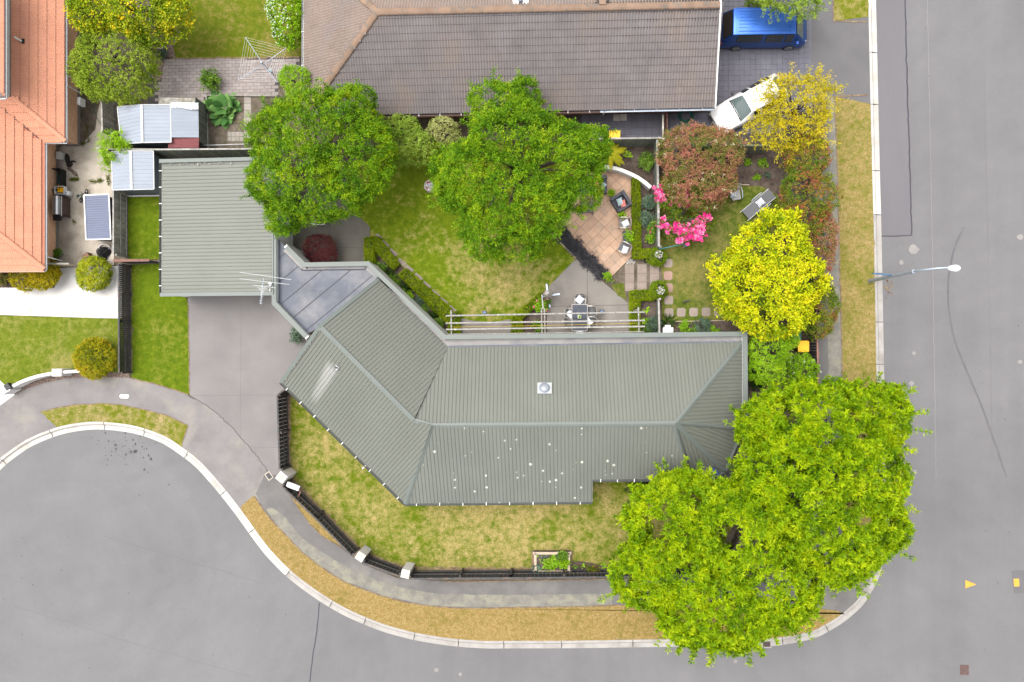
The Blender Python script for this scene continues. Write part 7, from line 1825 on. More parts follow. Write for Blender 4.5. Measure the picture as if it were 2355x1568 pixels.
t = thing('gas_bottle', 'white gas bottle standing beside the barbecue', 'gas bottle', W(164, 447)); b = W(164.5, 447); mb = MB(); mb.lathe(b, [(.12, 0), (.155, .04), (.155, .42), (.11, .5), (.04, .53), (.03, .58), (0, .58)], 18); mb.build('cylinder', M['white'], t); mb = MB(); mb.cyl(b+Z*.53, .06, .06, 10); mb.build('valve', M['galv'], t)
t = thing('barbecue', 'stainless hooded barbecue against the tan brick wall', 'barbecue', W(140, 480)); X0, X1, Y0, Y1 = W(121, 480, .9).x, W(141, 480, .9).x, W(130, 494, .9).y, W(130, 452, .9).y
cx, cy = (X0+X1)/2, (Y0+Y1)/2; n = 8; mb = MB(); vs = []
for yy in (Y0, Y1):
    for i in range(n+1): a = PI*i/n; vs.append((cx-math.cos(a)*(X1-X0)/2, yy, .92+.26*math.sin(a)))
mb.add(vs, [(i, i+1, i+n+2, i+n+1) for i in range(n)]+[tuple(range(n, -1, -1)), tuple(range(n+1, 2*n+2))]); mb.build('hood', M['stainless'], t)
mb = MB(); mb.box((cx, cy, .9), (X1-X0+.04, Y1-Y0+.02, .05)); mb.build('cook_box', M['black_metal'], t)
mb = MB(); mb.box((cx+.02, Y0-.18, .88), (X1-X0, .3, .04)); mb.build('side_shelf', M['black_metal'], t)
mb = MB(); mb.tube([(X1+.05, Y0-.1, .95), (X1+.05, Y1, .95)], .02, 7); mb.build('handle', M['stainless'], t)
mb = MB(); mb.box((cx, cy, .45), (X1-X0-.06, Y1-Y0-.06, .82)); mb.build('cabinet', M['timber_brown'] if False else M['iron'], t)
for s in (Y0, Y1):
    for x in (X0, X1): mb = MB(); mb.box((x, s, .44), (.04, .04, .88)); mb.build('leg', M['black_metal'], t)
t = thing('tricycle', "child's black balance bike with green trim lying beside the locker", 'bike', W(188, 449)); 
for x, y, r_ in ((199, 441, .14), (186, 460, .13)): c = W(x, y, .16); mb = MB(); mb.tube([c+Vector((r_*math.cos(a)*.75, r_*math.sin(a), .04*math.cos(a))) for a in [i*PI/8 for i in range(17)]], .028, 6, cap=False); mb.build('wheel', M['rubber'], t); mb = MB(); mb.tube([c, c+Z*.03], .05, 8); mb.build('hub', M['alloy'], t)
mb = MB(); mb.tube([W(199, 441, .2), W(190, 446, .35), W(186, 455, .3), W(186, 460, .2)], .022, 6); mb.tube([W(190, 446, .35), W(177, 452, .45)], .016, 6); mb.build('frame', M['black_metal'], t)
mb = MB(); mb.tube([W(187, 441, .42), W(189, 447, .45), W(175, 456, .4)], .018, 6); mb.build('handlebar', M['hose_green'], t); mb = MB(); mb.box(W(179, 450, .36), (.16, .1, .04), rz=.6); mb.build('saddle', M['black_plastic'], t)
t = thing('tarpaulin_heap', 'crumpled black tarpaulin heap at the corner of the grey fence', 'tarpaulin', W(240, 583)); rng = np.random.default_rng(4); mb = MB()
c = W(239, 582); n = 26; vs = []
for i in range(n):
    for j in range(n):
        u, v = -1+2*i/(n-1), -1+2*j/(n-1); r2 = min(1, math.hypot(u, v)); h = .38*(1-r2**2)+.06*math.sin(u*9+v*4)*math.sin(v*11-u*3)*(1-r2**3)+.03*math.sin(u*23+v*17)*(1-r2)
        ang = math.atan2(v, u); k = max(abs(u), abs(v))/(math.hypot(u, v)+1e-6)*(1+.1*math.sin(3*ang))
        vs.append((c.x+u*k*.45, c.y+v*k*.42, max(.01, h)))
mb.add(vs, [(i*n+j, (i+1)*n+j, (i+1)*n+j+1, i*n+j+1) for i in range(n-1) for j in range(n-1)], 0, False); mb.build('sheet', M['black_plastic'], t)
mb = MB(); mb.tube([W(240+13*math.cos(a), 571+10*math.sin(a), .08+.02*math.sin(a*2)) for a in [PI+.1+i*PI*.9/9 for i in range(10)]], .045, 8); tag(mb.build('pipe', M['concrete_white'], origin=W(238, 566)), 'pale curved hoop lying above the black tarpaulin', 'hoop')
mb = MB(); c = W(204, 592, .25); mb.box(c, (.36, .42, .5), rz=.6); tag(mb.build('box', M['timber_brown'], origin=W(204, 592)), 'brown wooden box standing by the low tan fence', 'box')
# dark heap of clothes
t = thing('clothes_heap', 'dark brown crumpled heap with a striped brown end on the concrete', 'heap', W(158, 378)); rr = random.Random(12)
mb = MB(); mb.ball(W(155, 366, .06), (.14, .34, .10), 12, 7, rz=.15); mb.ball(W(160, 378, .06), (.2, .16, .09), 12, 7, rz=.5); mb.tube([W(160, 373, .08), W(168, 370, .07), W(174, 372, .05)], [.06, .05, .03], 8); mb.build('bundle', M['fur_dark'], t)
mb = MB(); mb.ball(W(160, 389, .05), (.17, .12, .07), 10, 6, rz=-.6); mb.ball(W(171, 398, .05), (.25, .1, .07), 12, 6, rz=-.75); mb.build('striped_end', M['fur_brown'], t)
# fence-bed pipe rail
t = thing('pipe_rail', 'pale pipe rail on short stakes along the vegetable plot', 'rail', W(515, 333)); mb = MB(); mb.tube([W(463, 334.5, .5), W(572, 331, .5)], .03, 7); mb.build('rail', M['zinc_white'], t)
for x, y in ((487, 330), (497, 328), (515, 328), (525, 331)): mb = MB(); mb.tube([W(x, y), W(x, y, .55)], .012, 5); mb.build('stake', M['zinc_white'], t)
t = thing('plot_edging', 'old timber edging round the vegetable plot', 'edging'); 
for a, b in (((476, 222), (480, 342)), ((476, 221), (640, 222))): mb = MB(); mb.bar(W(*a)+Z*.07, W(*b)+Z*.07, .06, .14); mb.build('board', M['timber_grey'], t)
t = thing('bed_edging', 'thin timber edging between the side lawn and the house bed', 'edging'); mb = MB(); mb.bar(W(1552, 739)+Z*.04, W(1665, 737)+Z*.04, .04, .08); mb.build('board', M['timber_new'], t)
t = thing('bed_edging', 'short thin timber edging at the top of the side lawn', 'edging'); mb = MB(); mb.bar(W(1694, 425)+Z*.04, W(1722, 425.5)+Z*.04, .04, .08); mb.build('board', M['timber_new'], t)
t = thing('bed_edging', 'timber edging between the terrace lawn and the black grasses', 'edging'); mb = MB(); mb.bar(W(1262, 532)+Z*.04, W(1324, 594)+Z*.04, .06, .08); mb.build('board', M['timber_new'], t)
t = thing('wall_pump', 'white heat pump unit against the tan brick wall by the magnolia', 'heat pump', W(200, 48)); p = W(188, 40); mb = MB(); mb.box((p.x+.1, p.y, .75), (.32, .82, .62)); mb.build('case', M['white'], t); mb = MB(); mb.box((p.x+.27, p.y, .75), (.02, .6, .45)); mb.build('grille', M['galv'], t)
t = thing('flower_pot', 'empty terracotta pot by the round green tree', 'pot', W(374, 110)); b = W(375, 110); mb = MB(); mb.lathe(b, [(.13, 0), (.19, .3), (.165, .3), (.15, .25), (0, .24)], 18); mb.build('pot', M['timber_new'], t)
def rocks(name, label, pts, mat, rmin, rmax, seed, n, z=.03):
    rr = random.Random(seed); p2 = Pw(pts); xs = [p[0] for p in p2]; ys = [p[1] for p in p2]; mb = MB(); k = 0
    while k < n:
        x, y = rr.uniform(min(xs), max(xs)), rr.uniform(min(ys), max(ys))
        if inside(p2, x, y): r_ = rr.uniform(rmin, rmax); mb.ball((x, y, z), (r_, r_*rr.uniform(.5, .9), r_*.5), 6, 4, rz=rr.uniform(0, 3)); k += 1
    o = mb.build(name, M[mat]); return kind(o, 'stuff')
rocks('pebbles', '', [(1440, 600), (1448, 596), (1460, 599), (1458, 607), (1442, 608)], 'stone_pale', .03, .08, 5, 40)
# ------------------------------------------------------------------ trees and big shrubs
# the two lime-green street corner trees
tree('lime_tree', 'huge lime-green tree nearest the road corner, spreading over the street', 'tree', (1868, 1120),
     [(1880, 985, 6.0, 150, 112, 2.2), (1960, 1080, 6.2, 104, 126, 2.4), (1830, 1110, 7.0, 120, 120, 2.3), (1910, 1215, 6.3, 130, 120, 2.4), (1775, 975, 5.0, 78, 70, 1.6), (2005, 960, 5.2, 74, 84, 1.8), (1985, 1205, 5.2, 84, 84, 1.9), (1760, 1070, 5.4, 60, 60, 1.5)],
     11500, .185, .046, 15, 'leaf_lime', 101, tr=.26, limbs=14, rough=.17, freq=.85, spread=(.7, 1.45), twigs=170, twig_len=.95, tv=.30, tb=.52, low=-.5, jitter=.2, gap=(1.1, -.56), cut=-.38)
tree('lime_tree', 'huge lime-green tree on the front lawn corner reaching over the footpath', 'tree', (1660, 1290),
     [(1560, 1200, 5.6, 122, 108, 2.2), (1700, 1230, 6.6, 130, 125, 2.4), (1520, 1310, 5.4, 112, 98, 2.0), (1650, 1380, 6.0, 138, 110, 2.2), (1770, 1345, 6.0, 120, 104, 2.2), (1690, 1425, 5.0, 90, 54, 1.6), (1560, 1130, 4.8, 66, 50, 1.3), (1740, 1140, 5.6, 66, 66, 1.6), (1590, 1420, 4.8, 70, 60, 1.5)],
     12500, .185, .046, 15, 'leaf_lime', 102, tr=.26, limbs=14, rough=.17, freq=.85, spread=(.7, 1.45), twigs=170, twig_len=.95, tv=.30, tb=.52, low=-.5, jitter=.2, gap=(1.1, -.56), cut=-.38)
# the two green back garden trees
tree('green_tree', 'large dark green tree overhanging the garage roof and back patio', 'tree', (745, 380),
     [(735, 300, 5.4, 120, 92, 1.9), (690, 400, 5.2, 110, 96, 1.9), (815, 370, 5.2, 92, 96, 1.8), (800, 260, 4.9, 76, 62, 1.5), (650, 310, 4.8, 74, 74, 1.6), (735, 455, 4.8, 92, 58, 1.5), (625, 420, 4.5, 58, 52, 1.2), (655, 490, 4.0, 46, 56, 1.1), (860, 330, 4.4, 52, 62, 1.3)],
     8400, .125, .042, 12, 'leaf_green', 111, tr=.18, limbs=12, rough=.2, freq=1.1, spread=(.5, 1.5), twigs=150, twig_len=.6, tv=.26, tb=.46, low=-.5, gap=(1.5, -.66))
tree('green_tree', 'large dark green tree at the middle of the back lawn shading the terrace', 'tree', (1195, 410),
     [(1180, 330, 5.8, 112, 96, 2.0), (1110, 410, 5.4, 112, 96, 2.0), (1270, 360, 5.4, 104, 92, 1.9), (1200, 460, 5.6, 122, 100, 2.0), (1150, 235, 4.8, 70, 50, 1.3), (1130, 520, 5.0, 74, 72, 1.7), (1320, 420, 4.8, 66, 68, 1.5), (1190, 555, 4.4, 72, 46, 1.3), (1055, 400, 4.6, 66, 64, 1.4), (1360, 340, 4.2, 40, 50, 1.2), (1205, 222, 4.4, 38, 44, 1.2)],
     9600, .125, .042, 12, 'leaf_green', 112, tr=.19, limbs=14, rough=.2, freq=1.1, spread=(.5, 1.5), twigs=160, twig_len=.6, tv=.26, tb=.46, low=-.5, gap=(1.5, -.66))
tree('bright_shrub', 'bright pale green bush against the corner of the brown roof', 'shrub', (682, 195), [(678, 182, 2.7, 40, 30, .9), (690, 205, 2.4, 34, 26, .9)], 900, .075, .032, 9, 'leaf_bright', 113, tr=.05, limbs=4, rough=.12, tb=.6)
tree('pale_shrub', 'pale green laurel bush between the two big back garden trees', 'shrub', (938, 325), [(925, 305, 2.4, 46, 38, 1.1), (955, 340, 2.3, 42, 40, 1.1), (915, 350, 2.1, 42, 36, 1.0)], 1500, .10, .045, 9, 'leaf_pale', 114, tr=.06, limbs=5, rough=.15, tb=.5)
tree('variegated_shrub', 'small variegated bush tucked against the left edge of the centre tree', 'shrub', (1020, 300), [(1018, 297, 2.0, 34, 30, .95), (1035, 320, 1.8, 28, 26, .85)], 750, .08, .04, 9, 'leaf_variegated', 115, tr=.05, limbs=4, rough=.15)
# upper left
t, P, D = tree('magnolia', 'yellow-tipped evergreen tree at the top edge above the round green tree', 'tree', (310, 30),
     [(230, 25, 3.4, 72, 52, 1.3), (320, 25, 3.8, 88, 58, 1.5), (395, 35, 3.4, 46, 50, 1.3), (350, 70, 3.0, 56, 34, 1.1), (290, -20, 3.8, 100, 40, 1.2)], 2600, .16, .065, 9, 'leaf_magnolia', 121, tr=.1, limbs=8, rough=.15, tv=.3, tb=.5)
tree('round_tree', 'dense round-headed green tree beside the tan brick wall and tin shed', 'tree', (272, 145), [(268, 140, 2.5, 100, 95, 1.5), (250, 160, 2.3, 92, 74, 1.3), (290, 175, 2.2, 74, 66, 1.2), (265, 85, 2.3, 70, 50, 1.2)], 4200, .075, .04, 10, 'leaf_pitto', 122, tr=.1, limbs=6, rough=.10, freq=1.6, tb=.55, twigs=50, twig_len=.3)
t, P, D = tree('flowering_bush', 'white-flowered bush against the left end of the brown house', 'shrub', (660, 45), [(655, 20, 2.0, 46, 52, 1.1), (662, 70, 1.8, 36, 44, 1.0), (668, -20, 2, 46, 46, 1.1)], 1700, .085, .05, 9, 'leaf_bright', 123, tr=.07, limbs=5, rough=.14, tb=.45)
flowers('flowers', t, P, D, 420, 'petal_white', .05, 6, 124, pick=np.argsort(-P[:, 2]+.9*P[:, 0]+np.random.default_rng(3).normal(0, .5, len(P)))[:420])
# right hand side
tree('roadside_shrub', 'clipped dark green bush at the top edge behind the blue van', 'shrub', (1745, -5), [(1745, -12, 1.3, 34, 34, .75)], 620, .07, .04, 8, 'leaf_ball', 131, tr=.05, limbs=3)
tree('willowy_tree', 'silvery green drooping tree at the top edge over the front of the van', 'tree', (1820, -60), [(1815, -30, 3.6, 78, 52, 1.5), (1840, 5, 3.2, 42, 34, 1.0), (1782, -5, 3.2, 36, 26, 1.0)], 1300, .085, .04, 9, 'leaf_pale', 132, tr=.1, limbs=6, twigs=70, twig_len=.7, rough=.2, tb=.55)
tree('sparse_tree', 'sparse yellow-leaved young tree over the rear of the white car', 'tree', (1822, 262),
     [(1815, 225, 3.3, 70, 58, 1.2), (1855, 250, 3.2, 62, 70, 1.2), (1790, 285, 3.0, 64, 58, 1.1), (1835, 310, 2.7, 60, 48, 1.0)], 1500, .12, .038, 9, 'leaf_sparse', 133, tr=.085, limbs=22, rough=.3, shell=.3, twigs=90, twig_len=.8, low=-.6, tb=.5, spread=(.4, 1.4))
t, P, D = tree('photinia', 'big red-leaved photinia bush with cream flowers beside the pink rhododendron', 'shrub', (1607, 380), [(1590, 355, 2.4, 78, 66, 1.3), (1640, 350, 2.4, 68, 62, 1.3), (1605, 415, 2.2, 84, 62, 1.2), (1652, 392, 1.8, 38, 48, 1.0), (1628, 452, 1.5, 40, 30, .8)], 3600, .105, .042, 9, 'leaf_photinia', 134, tr=.09, limbs=8, rough=.14, freq=1.6, tb=.56, tv=.34)
flowers('flowers', t, P, D, 60, 'petal_cream', .055, 14, 135, spread=(.2, 1.5), jitter=.9, lift=.08)
tree('photinia_hedge', 'tall green and red photinia hedge along the dark footpath fence', 'shrub', (1848, 440), [(1850, 370, 2.3, 52, 58, 1.2), (1858, 445, 2.4, 62, 60, 1.2), (1845, 500, 2.2, 56, 60, 1.2)], 2600, .10, .042, 9, 'leaf_photinia_green', 136, tr=.08, limbs=6, rough=.16, tb=.45, tv=.4)
tree('photinia_hedge', 'deep red photinia bush between the golden tree and the footpath', 'shrub', (1872, 560), [(1885, 545, 2.0, 38, 55, 1.05), (1880, 590, 1.8, 34, 32, .9)], 1000, .10, .042, 9, 'leaf_photinia', 137, tr=.06, limbs=4, rough=.16, tb=.72)
tree('photinia_hedge', 'dull green photinia bush by the footpath just below the golden tree', 'shrub', (1878, 710), [(1888, 700, 1.9, 34, 52, 1.0), (1880, 745, 1.8, 30, 32, .9)], 900, .10, .042, 9, 'leaf_photinia_green', 138, tr=.06, limbs=4, rough=.16, tb=.42)
tree('golden_tree', 'golden yellow-leaved tree on the right side of the side lawn', 'tree', (1765, 640),
     [(1770, 575, 3.5, 84, 78, 1.4), (1745, 650, 3.6, 98, 72, 1.5), (1825, 640, 3.5, 66, 84, 1.4), (1780, 715, 3.3, 92, 58, 1.3), (1680, 620, 2.6, 46, 34, .9), (1800, 530, 3.0, 52, 40, 1.1), (1690, 690, 2.8, 40, 40, 1.0)], 3000, .165, .075, 9, 'leaf_gold', 139, tr=.1, limbs=9, rough=.18, freq=1.3, tb=.50, tv=.36, twigs=40, twig_len=.4, gap=(1.4, -.7))
tree('bright_shrub', 'fresh green bush at the house corner below the golden tree', 'shrub', (1770, 815), [(1768, 800, 2.1, 48, 48, 1.1), (1760, 845, 1.9, 40, 38, 1.0), (1800, 775, 1.9, 34, 30, .9)], 1700, .085, .038, 9, 'leaf_bright', 140, tr=.06, limbs=5, rough=.15, tb=.62)
t, P, D = tree('flowering_bush', 'low green bush with a few white flowers below the yellow bin', 'shrub', (1842, 850), [(1842, 850, 1.3, 36, 36, .8)], 620, .08, .04, 8, 'leaf_bright', 141, tr=.04, limbs=3, tb=.35)
flowers('flowers', t, P, D, 26, 'petal_white', .05, 6, 142)
# pink rhododendron: open branches with flower heads at the tips
t = thing('rhododendron', 'open rhododendron covered in bright pink flower heads on the side lawn', 'shrub', W(1568, 505))
f, P, D = foliage('foliage', t, [(1535, 462, 1.5, 34, 34, .6), (1590, 470, 1.6, 44, 36, .65), (1570, 520, 1.5, 58, 34, .6), (1610, 515, 1.3, 32, 28, .5)], 330, .13, .045, 7, 'leaf_photinia_green', 151, shell=.25, rough=.25, tb=.25, low=-.2)
rng = np.random.default_rng(152)
heads = []
for x, y, sx, sy, n in ((1520, 450, 13, 18, 22), (1575, 460, 24, 17, 26), (1545, 520, 28, 10, 18), (1575, 535, 26, 14, 34), (1603, 520, 20, 16, 26), (1625, 500, 9, 9, 12), (1562, 551, 9, 5, 6), (1600, 548, 16, 6, 12), (1525, 505, 8, 6, 8)):
    for i in range(int(n*1.7)): heads.append(W(x+rng.normal(0, sx*.5), y+rng.normal(0, sy*.5), 1.55+rng.uniform(-.25, .35)))
HP = np.array([tuple(h) for h in heads]); HD = unit(rng.normal(0, .35, HP.shape)+np.array([0, 0, 1]))
flowers('flower_heads', t, HP, HD, len(HP), 'petal_pink', .12, 22, 153, pick=np.arange(len(HP)), spread=(.15, 1.6), wd=.75, lift=0, jitter=.25)
mb = MB(); b = W(1568, 505)
for h in heads[::5]: mb.tube([b, b+(h-b)*.5+Z*.15, h-Z*.05], [.03, .018, .008], 5)
mb.build('branch', M['twig'], t)
# burgundy maple, clipped balls, small round shrubs
tree('maple', 'round burgundy weeping maple on the small back patio', 'tree', (738, 580), [(735, 572, .95, 37, 34, .62), (740, 585, .85, 36, 32, .55)], 1900, .06, .022, 10, 'leaf_burgundy', 161, tr=.05, limbs=6, rough=.10, freq=2.2, tb=.45, tv=.3)
for lab, x, y, r, h, mt_, sd in (('clipped ball-topped bush at the upper end of the slab path', 1509.5, 590, 21.5, .95, 'leaf_ball', 162), ('clipped ball-topped bush at the lower end of the slab path', 1513.5, 667, 20, .95, 'leaf_ball', 163)):
    b = W(x, y, .5); t = thing('ball_bush', lab, 'shrub', (b.x, b.y, 0))
    foliage('foliage', t, [(b, (m(r), m(r), h*.52))], 950, .05, .022, 9, mt_, sd, raw=True, rough=.06, shell=.08, freq=4, tb=.5, low=-.6)
    mb = MB(); mb.ball((b.x, b.y, .48), (m(r)*.86, m(r)*.86, h*.42), 14, 9); mb.build('branches', M['core'], t)
    rr = random.Random(sd); mb = MB()
    for i in range(90):
        a, q = rr.uniform(0, 6.283), .22*math.sqrt(rr.random()); mb.ball((b.x+.06+q*math.cos(a), b.y+.06*(1 if y < 620 else -1)+q*math.sin(a), h+.06+rr.uniform(-.02, .02)), (.022, .03, .012), 5, 3, mi=1 if i % 4 == 0 else 0, rz=a)
    kind(mb.build('shell_mulch', [M['stone_pale'], M['white']], t), 'stuff')
shrub('round lime and yellow bush where the neighbour drive meets the grey fence', 233, 633, 38, 1.5, 'leaf_yellowball', 171, name='round_bush', n=1500, ln=.075, wd=.045, per=9, rough=.08, shell=.1, freq=2, tb=.5, low=-.6)
shrub('round olive bush with reddish tips at the end of the black side fence', 236, 824, 48, 1.6, 'leaf_redtip', 172, name='round_bush', n=1900, ln=.07, wd=.04, per=9, rough=.08, shell=.1, freq=2, tb=.42, low=-.6)
tree('mustard_bush', 'mustard-yellow bush under the bottom eave of the orange house', 'shrub', (85, 640), [(60, 640, .75, 36, 26, .55), (100, 635, .8, 36, 32, .6), (115, 622, .7, 22, 26, .5)], 1600, .07, .04, 9, 'leaf_mustard', 173, tr=.04, limbs=4, rough=.12, tb=.6)
tree('lime_vine', 'lime-green vine scrambling over the fence between the two tin sheds', 'shrub', (258, 330), [(262, 322, 1.9, 28, 20, .5), (255, 345, 1.7, 20, 26, .5), (285, 335, 1.8, 22, 12, .4), (250, 370, 1.4, 12, 18, .4)], 620, .10, .032, 8, 'leaf_bright', 174, tr=.03, limbs=5, rough=.3, twigs=30, twig_len=.5, tb=.7)
shrub('small dark bush at the foot of the tan brick wall', 138, 585, 11, .6, 'leaf_plant', 175, n=110)
shrub('small grey-green plant beside the terracotta pot', 378, 126, 10, .4, 'leaf_bluegreen', 176, n=110)
shrub('loose green bush above the large-leaved rhubarb', 492, 193, 22, 1.0, 'leaf_plant', 177, n=210, ln=.14, wd=.06, rough=.4, shell=.5)
shrub('silvery creeper at the foot of the diagonal parapet by the driveway', 690, 768, 16, .8, 'leaf_bluegreen', 178, ry=22, n=240)
shrub('dark red and green low plant at the left edge by the mustard bush', 8, 640, 16, .4, 'leaf_photinia', 179, n=160)
shrub('dark green bush by the house step under the left lime tree', 1480, 1118, 34, .9, 'leaf_dark', 180, ry=18, n=420, ln=.12, wd=.06)
leafy('large-leaved rhubarb plant in the vegetable plot', 516, 250, 110, .8, .46, 'leaf_rhubarb', 181, name='rhubarb', r=.5, tilt=(.25, 1.4), arch=.35)
leafy('strap-leaved clump by the white planter and the house wall', 1535, 742, 70, .62, .045, 'leaf_dark', 182, name='strap_plant', r=.12, tilt=(.4, 1.4), arch=.4)
# ferns
def fern(label, x, y, n, ln, seed, a0=0, a1=6.283, z0=.5):
    rng = random.Random(seed); b = W(x, y); t = thing('tree_fern', label, 'fern', b)
    for i in range(n):
        a = a0+(a1-a0)*(i+.5)/n+rng.uniform(-.15, .15); l = ln*rng.uniform(.8, 1.1); vs = []; fs = []; tint = []
        d = Vector((math.cos(a), math.sin(a), .35)); s = Vector((-math.sin(a), math.cos(a), 0)); p = b+Z*z0; k = 17; tb0 = rng.random()
        for j in range(k):
            p = p+d*l/k; d = (d-Z*.055).normalized(); q = l*.24*math.sin(PI*min(1, (j+1.5)/(k+1)))**.8*(1-.35*j/k)
            for sd in (-1, 1):
                o = len(vs); e = (s*sd*.9+d*.45).normalized(); w_ = d*l/k*.42
                vs += [p-w_, p+e*q*.5-w_*.9-Z*.01, p+e*q-Z*.04, p+e*q*.5+w_*.9-Z*.01, p+w_]; fs.append((o, o+1, o+3, o+4)); fs.append((o+1, o+2, o+2, o+3)); tint += [min(1, max(0, tb0+rng.uniform(-.1, .1)))]*2
        V = np.array([tuple(v) for v in vs])-np.array(b)
        me = bpy.data.meshes.new('frond'); me.from_pydata([tuple(v) for v in V], [], [f if len(set(f)) == 4 else (f[0], f[1], f[3]) for f in fs]); at = me.attributes.new('tint', 'FLOAT', 'FACE'); at.data.foreach_set('value', np.array(tint, np.float32)); me.materials.append(M['leaf_fern'])
        ob = bpy.data.objects.new('frond', me); COL.objects.link(ob); ob.parent = t
    mb = MB(); mb.tube([b, b+Z*z0], [.09, .07], 8); mb.build('trunk', M['trunk'], t)
fern('yellow-green tree fern spreading beside the yellow bin fence', 1399, 362, 11, .95, 191, R(-100), R(110), .9)
# hedges
hedge('upright length of box hedge at the top of the diagonal hedge', [(843, 550), (864, 549), (865, 614), (844, 607)], .62, 201)
hedge('short diagonal box hedge nearest the small back patio', [(855, 550), (872, 548), (919, 608), (908, 620), (866, 575)], .55, 202)
hedge('long diagonal box hedge running down beside the stepping stones', [(936, 620), (1037, 711), (1036, 745), (1020, 733), (921, 634)], .55, 203)
hedge('small square box hedge under the left end of the pergola', [(1034, 722), (1056, 716), (1058, 769), (1034, 769)], .5, 204)
hedge('box hedge curving down from the parasol to the pergola', [(1226, 690), (1240, 676), (1246, 690), (1206, 727), (1198, 734), (1178, 738), (1178, 730)], .5, 205)
hedge('small box hedge beside the path under the middle of the pergola', [(1178, 735), (1199, 731), (1200, 767), (1178, 767)], .5, 206)
hedge('tall straight box hedge edging the terracotta terrace', [(1453, 414), (1467, 412), (1469, 575), (1454, 575)], .6, 207)
hedge('box hedge turning the corner below the terrace hedge', [(1454, 576), (1494, 576), (1492, 594), (1454, 594)], .6, 208)
hedge('box hedge along the lower side of the slab path', [(1448, 671), (1498, 670), (1500, 690), (1448, 691)], .6, 209)
hedge('box hedge between the grey patio and the small soil bed', [(1448, 692), (1468, 692), (1468, 766), (1449, 766)], .6, 210)
# black mondo grass strip
t = thing('black_grass', 'strip of black mondo grass between the terrace and the grey patio', 'grass border', W(1340, 590)); rng = np.random.default_rng(211)
n = 900; u = rng.uniform(0, 1, n); v = rng.normal(0, .30, n); a = np.array(W(1284, 532)[:]); bq = np.array(W(1386, 633)[:]); dd = (bq-a); nn_ = np.array([-dd[1], dd[0], 0])/np.linalg.norm(dd)
P = a[None]+dd[None]*u[:, None]+nn_[None]*(v*.50*(1+.25*np.sin(u*21)))[:, None]; P[:, 2] = .05
V, Qd, T = leaves(P, unit(rng.normal(0, .35, P.shape)+np.array([0, 0, 1.])), 14, .20, .022, rng, (.4, 1.35), rng.uniform(0, .7, n), .25, .3)
ob = bpy.data.objects.new('blades', np_mesh('blades', V-np.array(org(t)), Qd, T, M['leaf_black'])); COL.objects.link(ob); ob.parent = t
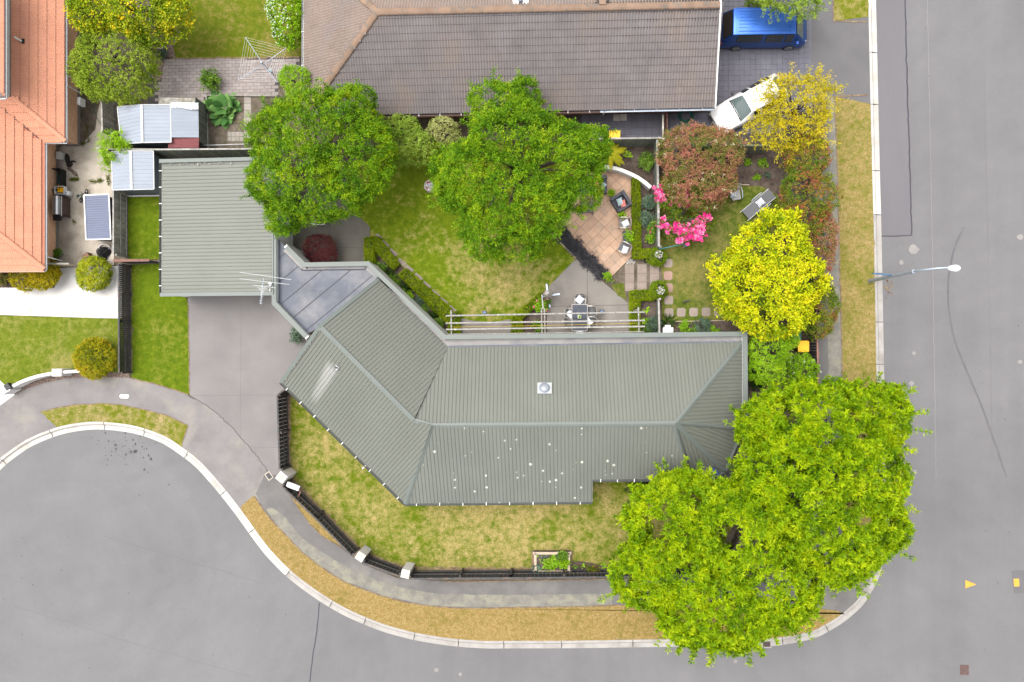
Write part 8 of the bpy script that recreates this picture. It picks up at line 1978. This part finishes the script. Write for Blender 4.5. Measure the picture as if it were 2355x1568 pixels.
# bed plants
k = 300
for lab, x, y, r, h, mt_ in (('leafy green shrub at the top of the diagonal house bed', 878, 618, 12, .7, 'leaf_plant'), ('feathery dark plant second from the top of the diagonal bed', 898, 633, 11, .5, 'leaf_dark'), ('leafy green shrub third from the top of the diagonal bed', 909, 649, 13, .7, 'leaf_plant'),
                              ('feathery dark plant at the middle of the diagonal bed', 932, 665, 12, .5, 'leaf_dark'), ('leafy green shrub just below the middle of the diagonal bed', 940, 681, 12, .7, 'leaf_veg'), ('lavender-grey plant in the lower half of the diagonal bed', 965, 697, 12, .5, 'leaf_bluegreen'),
                              ('leafy green shrub in the lower half of the diagonal bed', 973, 714, 11, .65, 'leaf_plant'), ('feathery dark plant near the foot of the diagonal bed', 995, 731, 11, .5, 'leaf_dark'), ('leafy green shrub at the foot of the diagonal bed', 1008, 746, 12, .7, 'leaf_plant'),
                              ('loose grey-green shrub at the top of the bed behind the terrace hedge', 1490, 468, 15, 1.0, 'leaf_bluegreen'), ('spreading grey-green shrub midway down the bed behind the terrace hedge', 1485, 506, 16, .7, 'leaf_bluegreen'), ('green rose bush leaning on the dividing fence', 1498, 528, 12, .9, 'leaf_plant'),
                              ('small green plant at the foot of the dividing fence bed', 1494, 549, 9, .5, 'leaf_veg'), ('large-leaved bush in the small bed by the house wall', 1503, 744, 15, .7, 'leaf_bluegreen'), ('small green plant in the corner of the small house bed', 1487, 756, 8, .35, 'leaf_plant'), ('bright small plant beside the bluish bush in the house bed', 1482, 738, 9, .35, 'leaf_veg'),
                              ('bright green low plant in the house bed right of the strap-leaved clump', 1575, 753, 13, .4, 'leaf_veg'), ('blue-green ferny plant in the middle of the right house bed', 1613, 750, 17, .5, 'leaf_bluegreen'), ('low green plant right of the ferny plant in the house bed', 1640, 760, 10, .3, 'leaf_veg'), ('low green tuft between the bright plant and the ferny plant', 1596, 760, 8, .3, 'leaf_plant'),
                              ('leafy shrub in the fern bed beside the dividing fence', 1484, 376, 16, .7, 'leaf_plant'), ('tiny seedling in the upper soil bed near the red-leaved bush', 1718, 374, 7, .25, 'leaf_veg'), ('second seedling in the upper soil bed towards the hedge', 1752, 376, 8, .25, 'leaf_veg'), ('low seedling in the soil bed above the sling chair', 1738, 408, 5, .2, 'leaf_veg'), ('low seedling in the soil bed above the sun lounger', 1762, 404, 5, .2, 'leaf_bluegreen'),
                              ('flowering rose beside the closed parasol', 1243, 706, 13, .8, 'leaf_veg'), ('bedding plant at the foot of the pergola post', 1240, 752, 13, .4, 'leaf_plant'), ('rose growing along the patio side of the pergola post', 1257, 695, 8, .8, 'leaf_plant'),
                              ('dark shrub below the driveway end of the house bed', 1735, 870, 18, .8, 'leaf_dark')):
    t, P, D = shrub(lab, x, y, r, h, mt_, k, n=int(r*r*.75), ln=.10, wd=.045, tb=.5); k += 1
    if 'rose' in lab: flowers('flowers', t, P, D, 6, 'petal_pink', .07, 9, k)
leafy('broad green seedling beside the tree fern', 1443, 358, 9, .3, .14, 'leaf_veg', 330)
leafy('yellow-green seedling in the small bed below the lower box hedge', 1485, 712, 8, .26, .1, 'leaf_bright', 331)
# weeds in the yard joints
rr = random.Random(21); mb = None
P = []
for x0, y0, x1, y1, n in ((163, 412, 180, 413, 40), (205, 417, 238, 416, 40), (249, 405, 250, 425, 24), (136, 335, 138, 337, 6), (188, 334, 196, 328, 18), (170, 509, 174, 511, 8), (300, 865, 302, 700, 40), (205, 325, 200, 290, 16), (475, 364, 482, 365, 20), (572, 365, 580, 366, 12), (290, 350, 292, 355, 10)):
    for i in range(n): u = rr.random(); P.append(tuple(W(x0+(x1-x0)*u+rr.gauss(0, 1), y0+(y1-y0)*u+rr.gauss(0, 1))))
P = np.array(P); V, Qd, T = leaves(P, np.tile(np.array([[0, 0, 1.]]), (len(P), 1)), 6, .10, .03, np.random.default_rng(4), (.3, 1.3))
ob = bpy.data.objects.new('weeds', np_mesh('weeds', V, Qd, T, M['leaf_grass'])); COL.objects.link(ob); kind(ob, 'stuff')
# grass blades standing up in the lawns (short turf)
def turf(name, pts, n, ln, seed, mat='leaf_turf'):
    rng = np.random.default_rng(seed); p2 = XY(pts); xs = [p[0] for p in p2]; ys = [p[1] for p in p2]; out = []
    while len(out) < n:
        x, y = rng.uniform(min(xs), max(xs)), rng.uniform(min(ys), max(ys))
        if inside(p2, x, y): out.append((x, y, .01))
    P = np.array(out)
    V, Qd, T = leaves(P, np.tile(np.array([[0, 0, 1.]]), (n, 1)), 4, ln, .012, rng, (.2, 1.2))
    ob = bpy.data.objects.new(name, np_mesh(name, V, Qd, T, M[mat])); COL.objects.link(ob); kind(ob, 'stuff')
